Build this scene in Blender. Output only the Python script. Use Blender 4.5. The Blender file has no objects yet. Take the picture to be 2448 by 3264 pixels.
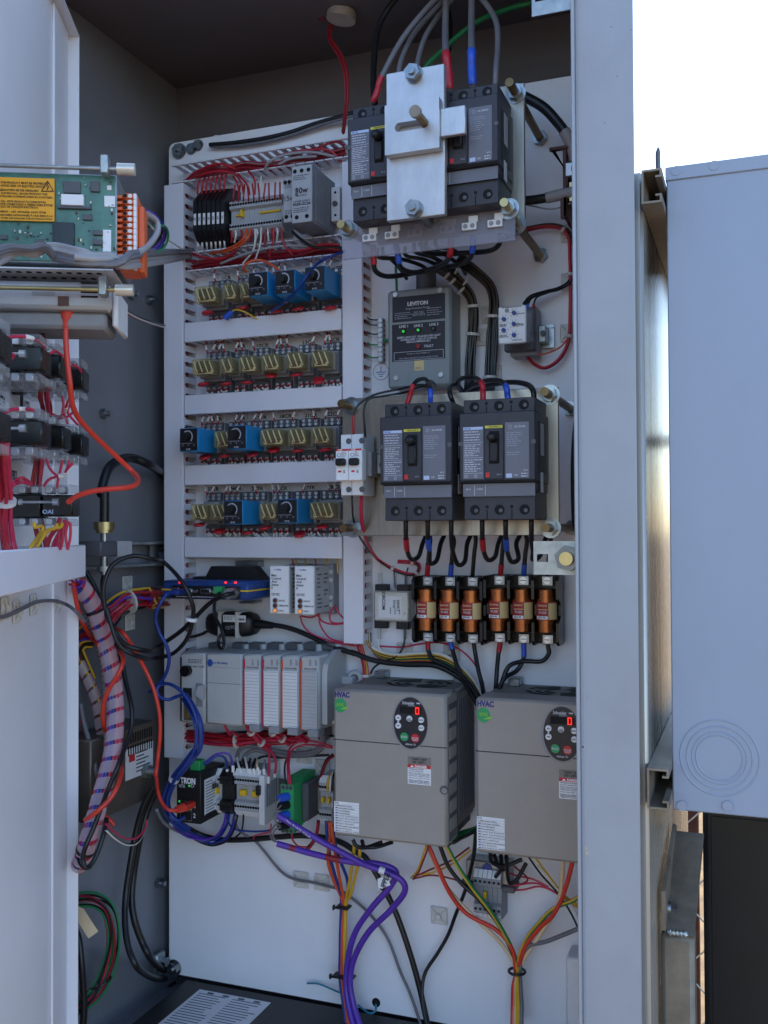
import bpy, math, random
from mathutils import Vector as V, Matrix
random.seed(7)
sc = bpy.context.scene
# ---------------------------------------------------------------- camera
FPX, CXP, CYP = 3100.0, 1224.0, 1632.0          # focal length and centre in photograph pixels (2448 x 3264)
CAM = V((0.0, -1.52, 1.5))
YAW, PITCH, ROLL = math.radians(20.8), math.radians(1.07), 0.0045
_r0 = V((math.cos(YAW), math.sin(YAW), 0))
FWD = V((-math.sin(YAW) * math.cos(PITCH), math.cos(YAW) * math.cos(PITCH), math.sin(PITCH)))
_u0 = _r0.cross(FWD)
RGT = _r0 * math.cos(ROLL) - _u0 * math.sin(ROLL)
UPV = _u0 * math.cos(ROLL) + _r0 * math.sin(ROLL)
cd = bpy.data.cameras.new('camera')
cam = bpy.data.objects.new('camera', cd)
sc.collection.objects.link(cam)
cd.sensor_fit = 'VERTICAL'; cd.sensor_height = 32.64; cd.sensor_width = 24.48
cd.lens = FPX / 3264 * 32.64
cd.clip_start = 0.02; cd.clip_end = 3000
cam.matrix_world = Matrix(((RGT.x, UPV.x, -FWD.x, CAM.x), (RGT.y, UPV.y, -FWD.y, CAM.y), (RGT.z, UPV.z, -FWD.z, CAM.z), (0, 0, 0, 1)))
sc.camera = cam
# ---------------------------------------------------------------- sky, sun, exposure
SUN_EL, SUN_AZ = math.radians(29), math.radians(-41)     # azimuth measured from +Y towards +X
w = bpy.data.worlds.new('World'); sc.world = w; w.use_nodes = True
nt = w.node_tree; bg = nt.nodes['Background']
sky = nt.nodes.new('ShaderNodeTexSky'); sky.sky_type = 'NISHITA'; sky.sun_disc = False
sky.sun_elevation = SUN_EL; sky.sun_rotation = SUN_AZ
sky.air_density = 1.0; sky.dust_density = 1.2; sky.ozone_density = 2.6
nt.links.new(sky.outputs[0], bg.inputs[0]); bg.inputs[1].default_value = 0.15
sl = bpy.data.lights.new('sun', 'SUN'); sl.energy = 3.5; sl.angle = math.radians(0.5); sl.color = (1, 0.95, 0.86)
so = bpy.data.objects.new('sun', sl); sc.collection.objects.link(so)
_s = V((math.sin(SUN_AZ) * math.cos(SUN_EL), math.cos(SUN_AZ) * math.cos(SUN_EL), math.sin(SUN_EL)))
so.rotation_euler = _s.to_track_quat('Z', 'Y').to_euler(); so.location = (0, 0, 6)
vs = sc.view_settings
vs.view_transform = 'Standard'; vs.look = 'None'; vs.gamma = 1; vs.use_curve_mapping = False
vs.exposure = 1.72
sc.cycles.use_denoising = True
sc.cycles.max_bounces = 8; sc.cycles.transparent_max_bounces = 16

# ---------------------------------------------------------------- pixel to place: a sight line met with a plane of known depth
def ray(px, py): return FWD + RGT * ((px - CXP) / FPX) + UPV * ((CYP - py) / FPX)
def hit(px, py, p0, n):
    r = ray(px, py); return CAM + r * ((p0 - CAM).dot(n) / r.dot(n))
def P(px, py, d): return hit(px, py, V((0, -d, 0)), V((0, 1, 0)))      # d = metres in front of the mounting panel
def PX(px, py, x): return hit(px, py, V((x, 0, 0)), V((1, 0, 0)))
def PZ(px, py, z): return hit(px, py, V((0, 0, z)), V((0, 0, 1)))
def zone(ox, oy, s): return lambda x, y: (ox + x / s, oy + y / s)
ZA = zone(500, 350, 2.552); ZB = zone(1050, 0, 2.074); ZC = zone(1050, 700, 2.074); ZE = zone(500, 800, 2.552); ZF = zone(500, 1300, 2.552)
ZG = zone(1050, 1200, 2.074); ZH = zone(1050, 1650, 2.074); ZI = zone(0, 750, 2.963); ZJ = zone(0, 1250, 2.963); ZK = zone(0, 1750, 2.95)
ZL = zone(0, 2500, 2.37); ZM = zone(500, 1750, 2.552); ZN = zone(500, 2250, 2.552); ZO = zone(1000, 2100, 1.843); ZQ = zone(500, 2600, 1.185)
ZR = zone(1700, 0, 2.218); ZS = zone(1700, 700, 2.2125); ZT = zone(1800, 1700, 2.56); ZU = zone(1800, 2450, 2.56); ZD = zone(0, 0, 2.033); ZW = zone(0, 0, 1)
def at(z, x, y, d): return P(*z(x, y), d)
def rect(z, x0, y0, x1, y1, d):
    xm, ym = (x0 + x1) / 2, (y0 + y1) / 2
    return at(z, x0, ym, d).x, at(z, x1, ym, d).x, at(z, xm, y1, d).z, at(z, xm, y0, d).z

# ---------------------------------------------------------------- materials
def lin(h):
    c = [int(h[i:i + 2], 16) / 255 for i in (0, 2, 4)]
    return tuple(x / 12.92 if x <= .04045 else ((x + .055) / 1.055) ** 2.4 for x in c)
MATS = {}
def mat(name, hexc, rough=.5, metal=0.0, var=.12, scale=30, bump=0.0, bscale=400, stretch=None, clear=0, emit=0, spec=.5, rvar=.08, grime=0):
    m = bpy.data.materials.new(name); m.use_nodes = True; t = m.node_tree; b = t.nodes['Principled BSDF']
    c = lin(hexc); N = t.nodes.new
    tc = N('ShaderNodeTexCoord'); src = tc.outputs['Object']
    if stretch:
        mp = N('ShaderNodeMapping'); mp.inputs['Scale'].default_value = stretch; t.links.new(src, mp.inputs[0]); src = mp.outputs[0]
    nz = N('ShaderNodeTexNoise'); nz.inputs['Scale'].default_value = scale; nz.inputs['Detail'].default_value = 5; nz.inputs['Roughness'].default_value = .65
    t.links.new(src, nz.inputs['Vector'])
    rp = N('ShaderNodeMapRange'); rp.inputs['From Min'].default_value = .3; rp.inputs['From Max'].default_value = .7
    rp.inputs['To Min'].default_value = 1 - var; rp.inputs['To Max'].default_value = 1 + var * .5
    t.links.new(nz.outputs['Fac'], rp.inputs['Value'])
    mx = N('ShaderNodeVectorMath'); mx.operation = 'SCALE'; mx.inputs[0].default_value = c; t.links.new(rp.outputs[0], mx.inputs['Scale'])
    colour = mx.outputs[0]
    if grime:                                                           # faint vertical runs, smudges and sparse specks of dirt
        for sc_, st_, lo, hi, dk in ((5, (1, 1, .12), .52, .78, grime), (2.2, (1, 1, 1), .5, .8, grime * .7), (240, (1, 1, .6), .74, .80, grime * 3)):
            mp2 = N('ShaderNodeMapping'); mp2.inputs['Scale'].default_value = st_; t.links.new(tc.outputs['Object'], mp2.inputs[0])
            n3 = N('ShaderNodeTexNoise'); n3.inputs['Scale'].default_value = sc_; n3.inputs['Detail'].default_value = 4; t.links.new(mp2.outputs[0], n3.inputs['Vector'])
            r3 = N('ShaderNodeMapRange'); r3.inputs['From Min'].default_value = lo; r3.inputs['From Max'].default_value = hi; r3.inputs['To Min'].default_value = 1; r3.inputs['To Max'].default_value = 1 - min(.8, dk)
            t.links.new(n3.outputs['Fac'], r3.inputs['Value']); v3 = N('ShaderNodeVectorMath'); v3.operation = 'SCALE'; t.links.new(colour, v3.inputs[0]); t.links.new(r3.outputs[0], v3.inputs['Scale']); colour = v3.outputs[0]
    t.links.new(colour, b.inputs['Base Color'])
    rr = N('ShaderNodeMapRange'); rr.inputs['To Min'].default_value = max(.02, rough - rvar); rr.inputs['To Max'].default_value = min(1, rough + rvar)
    t.links.new(nz.outputs['Fac'], rr.inputs['Value']); t.links.new(rr.outputs[0], b.inputs['Roughness'])
    b.inputs['Metallic'].default_value = metal; b.inputs['Specular IOR Level'].default_value = spec
    if bump:
        n2 = N('ShaderNodeTexNoise'); n2.inputs['Scale'].default_value = bscale; n2.inputs['Detail'].default_value = 2; t.links.new(src, n2.inputs['Vector'])
        bp = N('ShaderNodeBump'); bp.inputs['Strength'].default_value = bump; bp.inputs['Distance'].default_value = .001
        t.links.new(n2.outputs['Fac'], bp.inputs['Height']); t.links.new(bp.outputs[0], b.inputs['Normal'])
    if emit:
        b.inputs['Emission Color'].default_value = (*c, 1); b.inputs['Emission Strength'].default_value = emit
    if clear:                                                           # see-through plastic: tinted transparency under a gloss
        out = t.nodes['Material Output']; tr = N('ShaderNodeBsdfTransparent'); tr.inputs[0].default_value = (*[x ** .5 for x in c], 1)
        ms = N('ShaderNodeMixShader'); lw = N('ShaderNodeLayerWeight'); lw.inputs[0].default_value = .35
        mr = N('ShaderNodeMapRange'); mr.inputs['To Min'].default_value = 1 - clear; mr.inputs['To Max'].default_value = min(1, 1.35 - clear)
        t.links.new(lw.outputs['Facing'], mr.inputs['Value']); t.links.new(mr.outputs[0], ms.inputs[0])
        t.links.new(tr.outputs[0], ms.inputs[1]); t.links.new(b.outputs[0], ms.inputs[2]); t.links.new(ms.outputs[0], out.inputs[0])
    MATS[name] = m; return m
mat('panel', 'ecebf2', .38, var=.04, scale=6, bump=.05, bscale=900, grime=.07)
mat('paint', 'a5a9b2', .42, var=.05, scale=8, bump=.08, bscale=700, grime=.10)
mat('paint_dirty', 'a1a5af', .40, var=.07, scale=14, bump=.12, bscale=700, grime=.14)
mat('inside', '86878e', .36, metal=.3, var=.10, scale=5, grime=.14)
mat('paint_shaded', '5e575a', .6, var=.2, scale=4)  # enclosure paint darkened: shade under roof and on back wall put into the colour
mat('duct', 'dedce6', .45, var=.03, scale=10, grime=.04)
mat('ductin', 'b9b9c2', .6)
mat('steel', 'a89f94', .36, metal=1, var=.16, scale=20, stretch=(12, 1, 1))
mat('alu', 'c6c6ca', .42, metal=.75, var=.16, scale=22, stretch=(2, 1, 1), bump=.08)
mat('zinc', '9a9ea2', .3, metal=1, var=.3, scale=60)
mat('brass', '7a6548', .4, metal=1, var=.35, scale=80)
mat('brassy', 'b9a878', .35, metal=1, var=.2)
mat('galv', 'a9acac', .42, metal=.9, var=.35, scale=45)
mat('weathered', '8d8275', .5, metal=.3, var=.45, scale=14)
mat('copper', 'a8663f', .28, metal=1, var=.25, scale=50)
mat('blk', '141416', .45, var=.3, scale=60)
mat('blkgloss', '101012', .25, var=.3)
mat('blkmetal', '131215', .5, var=.4, scale=12, grime=.2)
mat('brk', '35343d', .5, var=.18, scale=90, bump=.12, bscale=1500)
mat('brkdark', '1c1b21', .55, var=.2)
mat('brklabel', '6d6e7a', .45, var=.06)
mat('bluelabel', 'b9c7e6', .5)
mat('white', 'e6e6ea', .5, var=.05)
mat('offwhite', 'd8d8dc', .5, var=.06, scale=50)
mat('ltgrey', 'aeafb3', .5, var=.08, scale=60)
mat('midgrey', '8b8c92', .5, var=.12, scale=60)
mat('dkgrey', '55565c', .5, var=.15, scale=60)
mat('plcgrey', 'b3b4b6', .5, var=.05, scale=40, bump=.06, bscale=1200)
mat('drive', '9b948e', .48, var=.05, scale=40, bump=.16, bscale=1300, grime=.07)
mat('drivedk', '7d7872', .55, var=.1, scale=40)
mat('spdgrey', '878d90', .38, var=.08, scale=18, bump=.1, bscale=600)
mat('labelblk', '1e1b24', .4, var=.1)
mat('wred', 'b01c2c', .42, var=.15, scale=90)
mat('wdred', '8e1c2a', .45, var=.2, scale=90)
mat('wpink', 'c02a4c', .42, var=.15, scale=90)
mat('worange', 'd8552a', .42, var=.12)
mat('wredor', 'd23a2a', .38, var=.1)
mat('wblk', '17161a', .4, var=.3, scale=90)
mat('wgrey', '6d6b72', .45, var=.15)
mat('wltgrey', '9c989c', .5, var=.15)
mat('wblue', '193786', .4, var=.15)
mat('wsleeveblue', '2c56c4', .4, var=.1)
mat('wpurple', '5a34a6', .4, var=.12)
mat('wyellow', 'd7a92c', .42, var=.12)
mat('wgreen', '1e7a46', .42, var=.15)
mat('wwhite', 'd6d2cc', .45, var=.1)
mat('wbeige', 'd9bf9a', .45, var=.1)
mat('wteal', '2e7f9c', .45)
mat('wbrown', '5b2e22', .5)
mat('sleeve', 'e8e4e2', .5)
mat('tie', 'e0dcd8', .35, clear=.25)
mat('relayclear', 'ece2bc', .06, clear=.93, var=.05)
mat('clear', 'e2e4e8', .08, clear=.92, var=.02)
mat('frost', 'c6c6d4', .3, clear=.74, var=.04)
mat('spiral', 'e6d2dc', .22, clear=.58, var=.05)
mat('timer', '1f86c4', .42, var=.08, scale=60)
mat('timerface', '17141c', .4, var=.1)
mat('cream', 'efe6c4', .4, var=.1)
mat('coil', '5a3a2c', .5, var=.35, scale=120)
mat('varred', 'b81e2c', .35, var=.12)
mat('modem', '1d3f7e', .45, var=.1, bump=.1, bscale=900)
mat('yellow', 'e0b51e', .5, var=.05)
mat('ylabel', 'f0a81c', .5, var=.04)
mat('sqd', 'd8cc4c', .5)
mat('green', '2f9a5c', .5, var=.08)
mat('greenled', '37c24a', .4, emit=.18)
mat('screwm', 'd2d3d6', .3, metal=.7, var=.2)
mat('dkcore', '5c5140', .5, var=.3)
mat('redled', 'ff2018', .4, emit=.9)
mat('redledoff', '8a1a1e', .3)
mat('amber', 'e8964a', .4, emit=.15)
mat('orangeplug', 'd9602c', .45, var=.1)
mat('pcb', '4c7a6e', .3, var=.35, scale=60)
mat('supplybox', '6a6058', .45, metal=.5, var=.35, scale=10, grime=.2)
mat('red', 'c82a30', .45)
mat('navy', '2b2a7a', .5)
mat('inkblue', '2a4ea0', .5)
mat('ink', '16151a', .6)
mat('inkgrey', '5a5a66', .6)
mat('print', 'c8c8d2', .6)
mat('printdim', '9a9aa6', .6)
mat('fuselabel', 'a3242c', .45)
mat('fusecream', 'd6c08a', .45)
mat('silverpaint', 'cfcbc2', .32, metal=.45, var=.15)
mat('neutralbar', '4a1c1c', .5, var=.2)
mat('boxblue', '98a3b8', .40, var=.05, scale=9, bump=.12, bscale=600, grime=.11)
mat('rust', '4a2620', .7, var=.4, scale=30)
mat('dirt', '8a6f4c', .9, var=.55, scale=9, bump=.6, bscale=60)
mat('column', 'b6b4b0', .27, metal=.45, var=.12, scale=18, stretch=(1, 1, .05))
mat('nutdark', '74777c', .36, metal=1, var=.3, scale=60)
mat('hole', '060507', .8)
mat('lime', '8ac23e', .5)
# ---------------------------------------------------------------- mesh and object helpers
COL = sc.collection
def empty(name, loc):
    o = bpy.data.objects.new(name, None); COL.objects.link(o); o.location = loc; o.empty_display_size = .02; return o
def tag(o, label, cat, group=None, kind=None):
    if label: o['label'] = label
    if cat: o['category'] = cat
    if group: o['group'] = group
    if kind: o['kind'] = kind
    return o
def thing(name, label, cat, loc=(0, 0, 0), group=None): return tag(empty(name, loc), label, cat, group)
def wloc(o):
    p = V((0, 0, 0))
    while o: p += o.location; o = o.parent
    return p
class MB:
    def __init__(s, xf=None): s.v = []; s.f = []; s.xf = xf
    def add(s, vs, fs):
        b = len(s.v); s.v += [s.xf(*p) if s.xf else V(p) for p in vs]; s.f += [tuple(b + i for i in f) for f in fs]; return s
    def box(s, x0, x1, y0, y1, z0, z1, c=0.0):
        lo = (min(x0, x1), min(y0, y1), min(z0, z1)); hi = (max(x0, x1), max(y0, y1), max(z0, z1))
        c = min(c, .45 * min(hi[i] - lo[i] for i in range(3)))
        if c <= 0:
            vs = [((hi if i else lo)[0], (hi if j else lo)[1], (hi if k else lo)[2]) for i in (0, 1) for j in (0, 1) for k in (0, 1)]
            return s.add(vs, [(0, 1, 3, 2), (4, 6, 7, 5), (0, 4, 5, 1), (2, 3, 7, 6), (0, 2, 6, 4), (1, 5, 7, 3)])
        vs = []; ix = {}
        for sg in [(i, j, k) for i in (0, 1) for j in (0, 1) for k in (0, 1)]:
            for a in range(3):
                ix[sg, a] = len(vs)
                vs.append(tuple((hi[q] if sg[q] else lo[q]) + (0 if q == a else (-c if sg[q] else c)) for q in range(3)))
        def sgn(a, va, b, vb, cc, vc):
            t = [0, 0, 0]; t[a] = va; t[b] = vb; t[cc] = vc; return tuple(t)
        fs = []
        for a in range(3):
            b, d = (a + 1) % 3, (a + 2) % 3
            for va in (0, 1):
                q = [ix[sgn(a, va, b, vb, d, vd), a] for vb, vd in ((0, 0), (1, 0), (1, 1), (0, 1))]
                fs.append(tuple(q if va else q[::-1]))
            for vb in (0, 1):
                for vd in (0, 1):
                    q = [ix[sgn(a, 0, b, vb, d, vd), b], ix[sgn(a, 1, b, vb, d, vd), b], ix[sgn(a, 1, b, vb, d, vd), d], ix[sgn(a, 0, b, vb, d, vd), d]]
                    fs.append(tuple(q if vb == vd else q[::-1]))
        for sg in [(i, j, k) for i in (0, 1) for j in (0, 1) for k in (0, 1)]:
            q = [ix[sg, 0], ix[sg, 1], ix[sg, 2]]; fs.append(tuple(q if sum(sg) % 2 else q[::-1]))
        return s.add(vs, fs)
    def d(s, R, d0, d1, c=0.0): return s.box(R[0], R[1], -d1, -d0, R[2], R[3], c)      # panel-parallel box from a rect and two depths
    def tube(s, pts, r, n=8, caps=True, closed=False):
        pts = [V(p) for p in pts]; m = len(pts); rs = r if isinstance(r, (list, tuple)) else [r] * m
        t = [(pts[min(i + 1, m - 1)] - pts[max(i - 1, 0)]).normalized() for i in range(m)]
        if closed: t = [(pts[(i + 1) % m] - pts[i - 1]).normalized() for i in range(m)]
        a = t[0].orthogonal().normalized(); vs = []; fs = []
        for i in range(m):
            a = (a - t[i] * a.dot(t[i])).normalized(); b = t[i].cross(a)
            for k in range(n):
                q = 2 * math.pi * k / n; vs.append(tuple(pts[i] + (a * math.cos(q) + b * math.sin(q)) * rs[i]))
        for i in range(m if closed else m - 1):
            j = (i + 1) % m
            for k in range(n): fs.append((i * n + k, i * n + (k + 1) % n, j * n + (k + 1) % n, j * n + k))
        if caps and not closed: fs.append(tuple(range(n))[::-1]); fs.append(tuple((m - 1) * n + k for k in range(n)))
        return s.add(vs, fs)
    def cyl(s, p0, p1, r, n=16, r1=None): return s.tube([p0, p1], [r, r if r1 is None else r1], n)
    def ring(s, c, ax, R, r, n=24, m=6):
        c = V(c); ax = V(ax).normalized(); a = ax.orthogonal().normalized(); b = ax.cross(a)
        return s.tube([c + (a * math.cos(2 * math.pi * i / n) + b * math.sin(2 * math.pi * i / n)) * R for i in range(n)], r, m, closed=True)
    def prism(s, poly, a0, a1, ax='x'):                                      # polygon (two coordinates) swept along one axis
        n = len(poly); mk = {'x': lambda a, p: (a, p[0], p[1]), 'y': lambda a, p: (p[0], a, p[1]), 'z': lambda a, p: (p[0], p[1], a)}[ax]
        return s.add([mk(a0, p) for p in poly] + [mk(a1, p) for p in poly], [tuple(range(n)), tuple(range(2 * n - 1, n - 1, -1))] + [(i, i + n, (i + 1) % n + n, (i + 1) % n) for i in range(n)])
    def ell(s, x0, y, z0, a, b, t, n=32):                                      # elliptical disc facing the viewer
        return s.prism([(x0 + a * math.cos(2 * math.pi * i / n), z0 + b * math.sin(2 * math.pi * i / n)) for i in range(n)], y, y + t, 'y')
    def mesh(s, name, m, off=V((0, 0, 0)), ang=38):
        import bmesh
        me = bpy.data.meshes.new(name); me.from_pydata([tuple(p - off) for p in s.v], [], s.f)
        bm = bmesh.new(); bm.from_mesh(me); bmesh.ops.recalc_face_normals(bm, faces=bm.faces); bm.to_mesh(me); bm.free()
        me.polygons.foreach_set('use_smooth', [True] * len(me.polygons)); me.set_sharp_from_angle(angle=math.radians(ang))
        me.materials.append(MATS[m]); return me
    def put(s, name, m, parent=None, ang=38):
        off = wloc(parent) if parent else V((0, 0, 0))
        o = bpy.data.objects.new(name, s.mesh(name, m, off, ang)); COL.objects.link(o)
        if parent: o.parent = parent
        else:
            c = sum(s.v, V((0, 0, 0))) / max(1, len(s.v)); o.data.transform(Matrix.Translation(-c)); o.location = c
        return o
def share(name, me, parent, loc, mtx=None):                                  # another object on the same mesh data
    o = bpy.data.objects.new(name, me); COL.objects.link(o)
    if parent: o.parent = parent; loc = V(loc) - wloc(parent)
    o.matrix_basis = Matrix.Translation(loc) @ (mtx or Matrix()); return o
def copy_tree(o, parent=None):
    c = o.copy(); COL.objects.link(c); c.parent = parent
    for ch in o.children: copy_tree(ch, c)
    return c
PROTOS = []
class Proto:                                                                  # a template that is copied for each place and removed at the end
    def __init__(s, root): s.r = root; PROTOS.append(root)
    def at(s, loc, label=None):
        o = copy_tree(s.r); o.location = loc
        if label: o['label'] = label
        return o
def q3(px, py, Z): return CAM + ray(px, py) * Z                               # a point at a known distance along the camera axis
def spline(pts, k=7):
    pts = [V(p) for p in pts]
    if len(pts) < 3: return pts
    q = [pts[0] * 2 - pts[1]] + pts + [pts[-1] * 2 - pts[-2]]; out = []
    for i in range(1, len(q) - 2):
        a, b, c, d = q[i - 1:i + 3]
        for j in range(k):
            t = j / k; out.append(.5 * ((2 * b) + (c - a) * t + (2 * a - 5 * b + 4 * c - d) * t * t + (3 * b - a - 3 * c + d) * t ** 3))
    return out + [pts[-1]]
def pp(z, pts): return [at(z, *p) for p in pts]
RAW = ('loose_wire', 'terminal_wire', 'fuse_wire')
def cable(name, label, pts, r, m, parent=None, cat='cable', group=None, n=8, k=7):
    o = MB().tube(spline(pts, k), r * (1 if name in RAW else .62), n).put(name, m, parent)
    if not parent: tag(o, label, cat, group)
    return o
def loom(name, label, pts, n, r, mats, spread, cat='wire loom', ties=(), group=None, flat=1.0):
    r *= .65; spread *= .7
    base = spline(pts, 6); t = thing(name, label, cat, base[len(base) // 2], group)
    for i in range(n):
        a = 2 * math.pi * i / max(1, n) * 2.4; rr = spread * math.sqrt((i + .5) / n); ph = random.random() * 6
        path = []
        for j, p in enumerate(base):
            T = (base[min(j + 1, len(base) - 1)] - base[max(0, j - 1)]).normalized()
            s1 = T.cross(V((0, 1, 0)));  s1 = s1.normalized() if s1.length > .05 else V((1, 0, 0)); s2 = T.cross(s1)
            aa = a + .25 * math.sin(j * .18 + ph)
            path.append(p + s1 * rr * math.cos(aa) + s2 * rr * math.sin(aa) * flat)
        MB().tube(path, r, 6).put('wire', mats[i % len(mats)], t)
    for f in ties:
        j = min(len(base) - 2, int(f * (len(base) - 1))); T = (base[j + 1] - base[j]).normalized()
        MB().tube([base[j] - T * .0022, base[j] + T * .0022], spread + r * 1.3, 14).put('cable_tie', 'tie', t)
    return t
_TX = {}
def text(s, parent, o, h, w=None, m='ink', right=(1, 0, 0), up=(0, 0, 1), name='lettering', align='c'):
    if s not in _TX:
        c = bpy.data.curves.new('t', 'FONT'); c.body = s; c.resolution_u = 2; c.size = 1; c.offset = .05 if s in ('HVAC', 'LEVITON', 'TRON', 'DANGER') else .022
        tmp = bpy.data.objects.new('t', c); me = bpy.data.meshes.new_from_object(tmp); bpy.data.objects.remove(tmp)
        xs = [v.co.x for v in me.vertices]; ys = [v.co.y for v in me.vertices]
        x0, x1, y0, y1 = min(xs), max(xs), min(ys), max(ys)
        for v in me.vertices: v.co = ((v.co.x - (x0 + x1) / 2), (v.co.y - (y0 + y1) / 2), 0)
        _TX[s] = [me, x1 - x0, max(y1 - y0, .1), {}]
    me, tw, th, dm = _TX[s]
    if m not in dm:
        k = me if not dm else me.copy(); k.materials.clear(); k.materials.append(MATS[m]); dm[m] = k
    sy = h / th; sx = w / tw if w else sy
    R, U = V(right), V(up); Nn = R.cross(U); o = V(o)
    if align == 'l': o = o + R * (tw * sx / 2)
    ob = bpy.data.objects.new(name, dm[m]); COL.objects.link(ob); ob.parent = parent; o = o - wloc(parent)
    ob.matrix_basis = Matrix(((R.x * sx, U.x * sy, Nn.x, o.x), (R.y * sx, U.y * sy, Nn.y, o.y), (R.z * sx, U.z * sy, Nn.z, o.z), (0, 0, 0, 1)))
    return ob
def lines(parent, x0, x1, z0, z1, y, n, m='ink', fill=.45, rag=.35, name='small_print'):   # rows of print too small to read
    b = MB(); p = (z1 - z0) / n
    for i in range(n):
        z = z1 - p * (i + .5); x = x0; e = x1 - random.random() * rag * (x1 - x0)
        while x < e - .0004:
            l = min(e - x, random.uniform(.002, .007)); b.box(x, x + l, y - .0001, y, z - p * fill / 2, z + p * fill / 2); x += l + .0011
    return b.put(name, m, parent)
def plate(parent, name, m, x0, x1, z0, z1, y, t=.0004, c=0): return MB().box(x0, x1, y - t, y, z0, z1, c).put(name, m, parent)
# shared small hardware (axis towards the viewer, centred on the origin)
def _screw(r, m):
    b = MB(); b.cyl((0, 0, 0), (0, -r * .55, 0), r, 12, r * .85); return b.mesh('screw', m)
SCREW = _screw(.0031, 'screwm'); SCREWB = _screw(.0045, 'screwm')
def _hexnut(r, m):
    b = MB(); b.cyl((0, 0, 0), (0, -r * .12, 0), r * 1.35, 20); b.cyl((0, -r * .12, 0), (0, -r * .9, 0), r, 6); return b.mesh('nut', m)
NUT = _hexnut(.0108, 'zinc'); NUTS = _hexnut(.008, 'zinc')
HOLE = MB().cyl((0, 0, 0), (0, -.0006, 0), .0022, 10).mesh('wire_entry', 'hole')
# ================================================================ ground, fence, enclosure, mounting panel
g = MB()
n = 40
g.add([(-300 + 600 * i / n, -300 + 600 * j / n, 0) for i in range(n + 1) for j in range(n + 1)], [(i * (n + 1) + j, (i + 1) * (n + 1) + j, (i + 1) * (n + 1) + j + 1, i * (n + 1) + j + 1) for i in range(n) for j in range(n)])
tag(g.put('ground', 'dirt'), 'dry tan dirt yard around the enclosure', 'ground', kind='structure')
fx0 = P(2183, 2700, -1.0).x; fx1 = P(2226, 2700, -1.0).x
t = thing('chain_link_fence', 'chain link fence with brown steel post behind the enclosure', 'fence', (fx0, 1.0, 0))
MB().box(fx0, fx1, 1.0, 1.04, 0, 1.75, .003).put('post', 'rust', t)
MB().box(fx0 + 2.4, fx1 + 2.4, 1.0, 1.04, 0, 1.75, .003).put('post', 'rust', t)
MB().cyl((fx0 - .4, 1.02, 1.72), (fx0 + 2.6, 1.02, 1.72), .017, 10).put('top_rail', 'rust', t)
for i in range(22):
    x = fx0 - 1.4 + i * .17
    for sgn in (1, -1):
        xa, xb = (x, x + 1.6) if sgn > 0 else (x + 1.6, x)
        z0, z1 = .04, 1.66
        cl = lambda q: min(max(q, fx0 - .3), fx0 + 2.5)
        ta, tb = [(cl(q) - xa) / (xb - xa) for q in (xa, xb)]
        if tb - ta > .1: MB().cyl((cl(xa), .99 + .004 * sgn, z0 + ta * (z1 - z0)), (cl(xb), .99 + .004 * sgn, z0 + tb * (z1 - z0)), .002, 6).put('wire', 'galv', t)

FD = .33                                                     # depth of the enclosure front ahead of the mounting panel
XL = -1.02; XO = P(2032, 1650, FD).x; XR = XO - .042; XF = P(1846, 1650, FD).x
PTL = P(543, 458, 0); PBL = P(535, 3100, 0); PZT = PTL.z; ZB_ = PBL.z
PXL = (PTL.x + PBL.x) / 2; PXR = XR - .014
ZC_ = PZT + .13; ZFL = ZB_ - .075; YB = .06
t = thing('electrical_enclosure', 'pale grey steel control enclosure standing open at the front', 'enclosure', ((XL + XR) / 2, 0, ZFL))
e = .0025
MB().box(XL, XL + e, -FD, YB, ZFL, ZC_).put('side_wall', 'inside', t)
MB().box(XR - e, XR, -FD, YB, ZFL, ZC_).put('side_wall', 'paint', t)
MB().box(XL + e, XR - e, YB - e, YB, ZFL, ZC_).put('back_wall', 'paint_shaded', t)
MB().box(XL, XR, -FD, YB, ZC_, ZC_ + e).put('roof', 'paint_shaded', t)
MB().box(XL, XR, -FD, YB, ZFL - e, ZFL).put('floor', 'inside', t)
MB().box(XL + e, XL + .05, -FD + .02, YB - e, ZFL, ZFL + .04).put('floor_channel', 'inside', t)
fl = MB().box(XF, XO, -FD - e, -FD, ZFL, ZC_, .001); fl.put('front_flange', 'paint_dirty', t)
MB().box(XL - .0015, XL + .035, -FD - e, -FD, ZFL, ZC_, .001).put('front_flange', 'paint', t)
MB().box(XL, XO, -FD - e, -FD, ZC_ - .008, ZC_ + e + .001, .001).put('top_flange', 'paint', t)
MB().box(XF - .004, XF, -FD - .010, -FD + .022, ZFL + .002, ZC_ - .05, .0012).put('flange_lip', 'paint', t)
MB().box(XF + .004, XF + .0055, -FD - e - .0006, -FD - e, ZFL, ZC_ - .05).put('seam', 'paint', t)
# tiny rust and dirt flecks of the flange
for (x, y, r) in [(170, 650, .0016), (180, 690, .0013), (165, 170, .0005)]:
    p = P(*ZU(x, y), FD + e); MB().ell(p.x, p.y - .0001, p.z, r, r * 1.7, .0004, 10).put('rust_spot', 'fusecream', t)
for (x, y) in [(505, 870), (550, 190), (690, 210), (592, 540)]:
    p = P(*ZR(x, y), FD + e); MB().ell(p.x, p.y - .0001, p.z, .0005, .0008, .0004, 8).put('rust_spot', 'rust', t)
for (x, y) in [(148, 1745)]:
    p = P(1858, 2381, FD + e); MB().ell(p.x, p.y - .0001, p.z, .0012, .0012, .0004, 8).put('rust_spot', 'hole', t)

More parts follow.
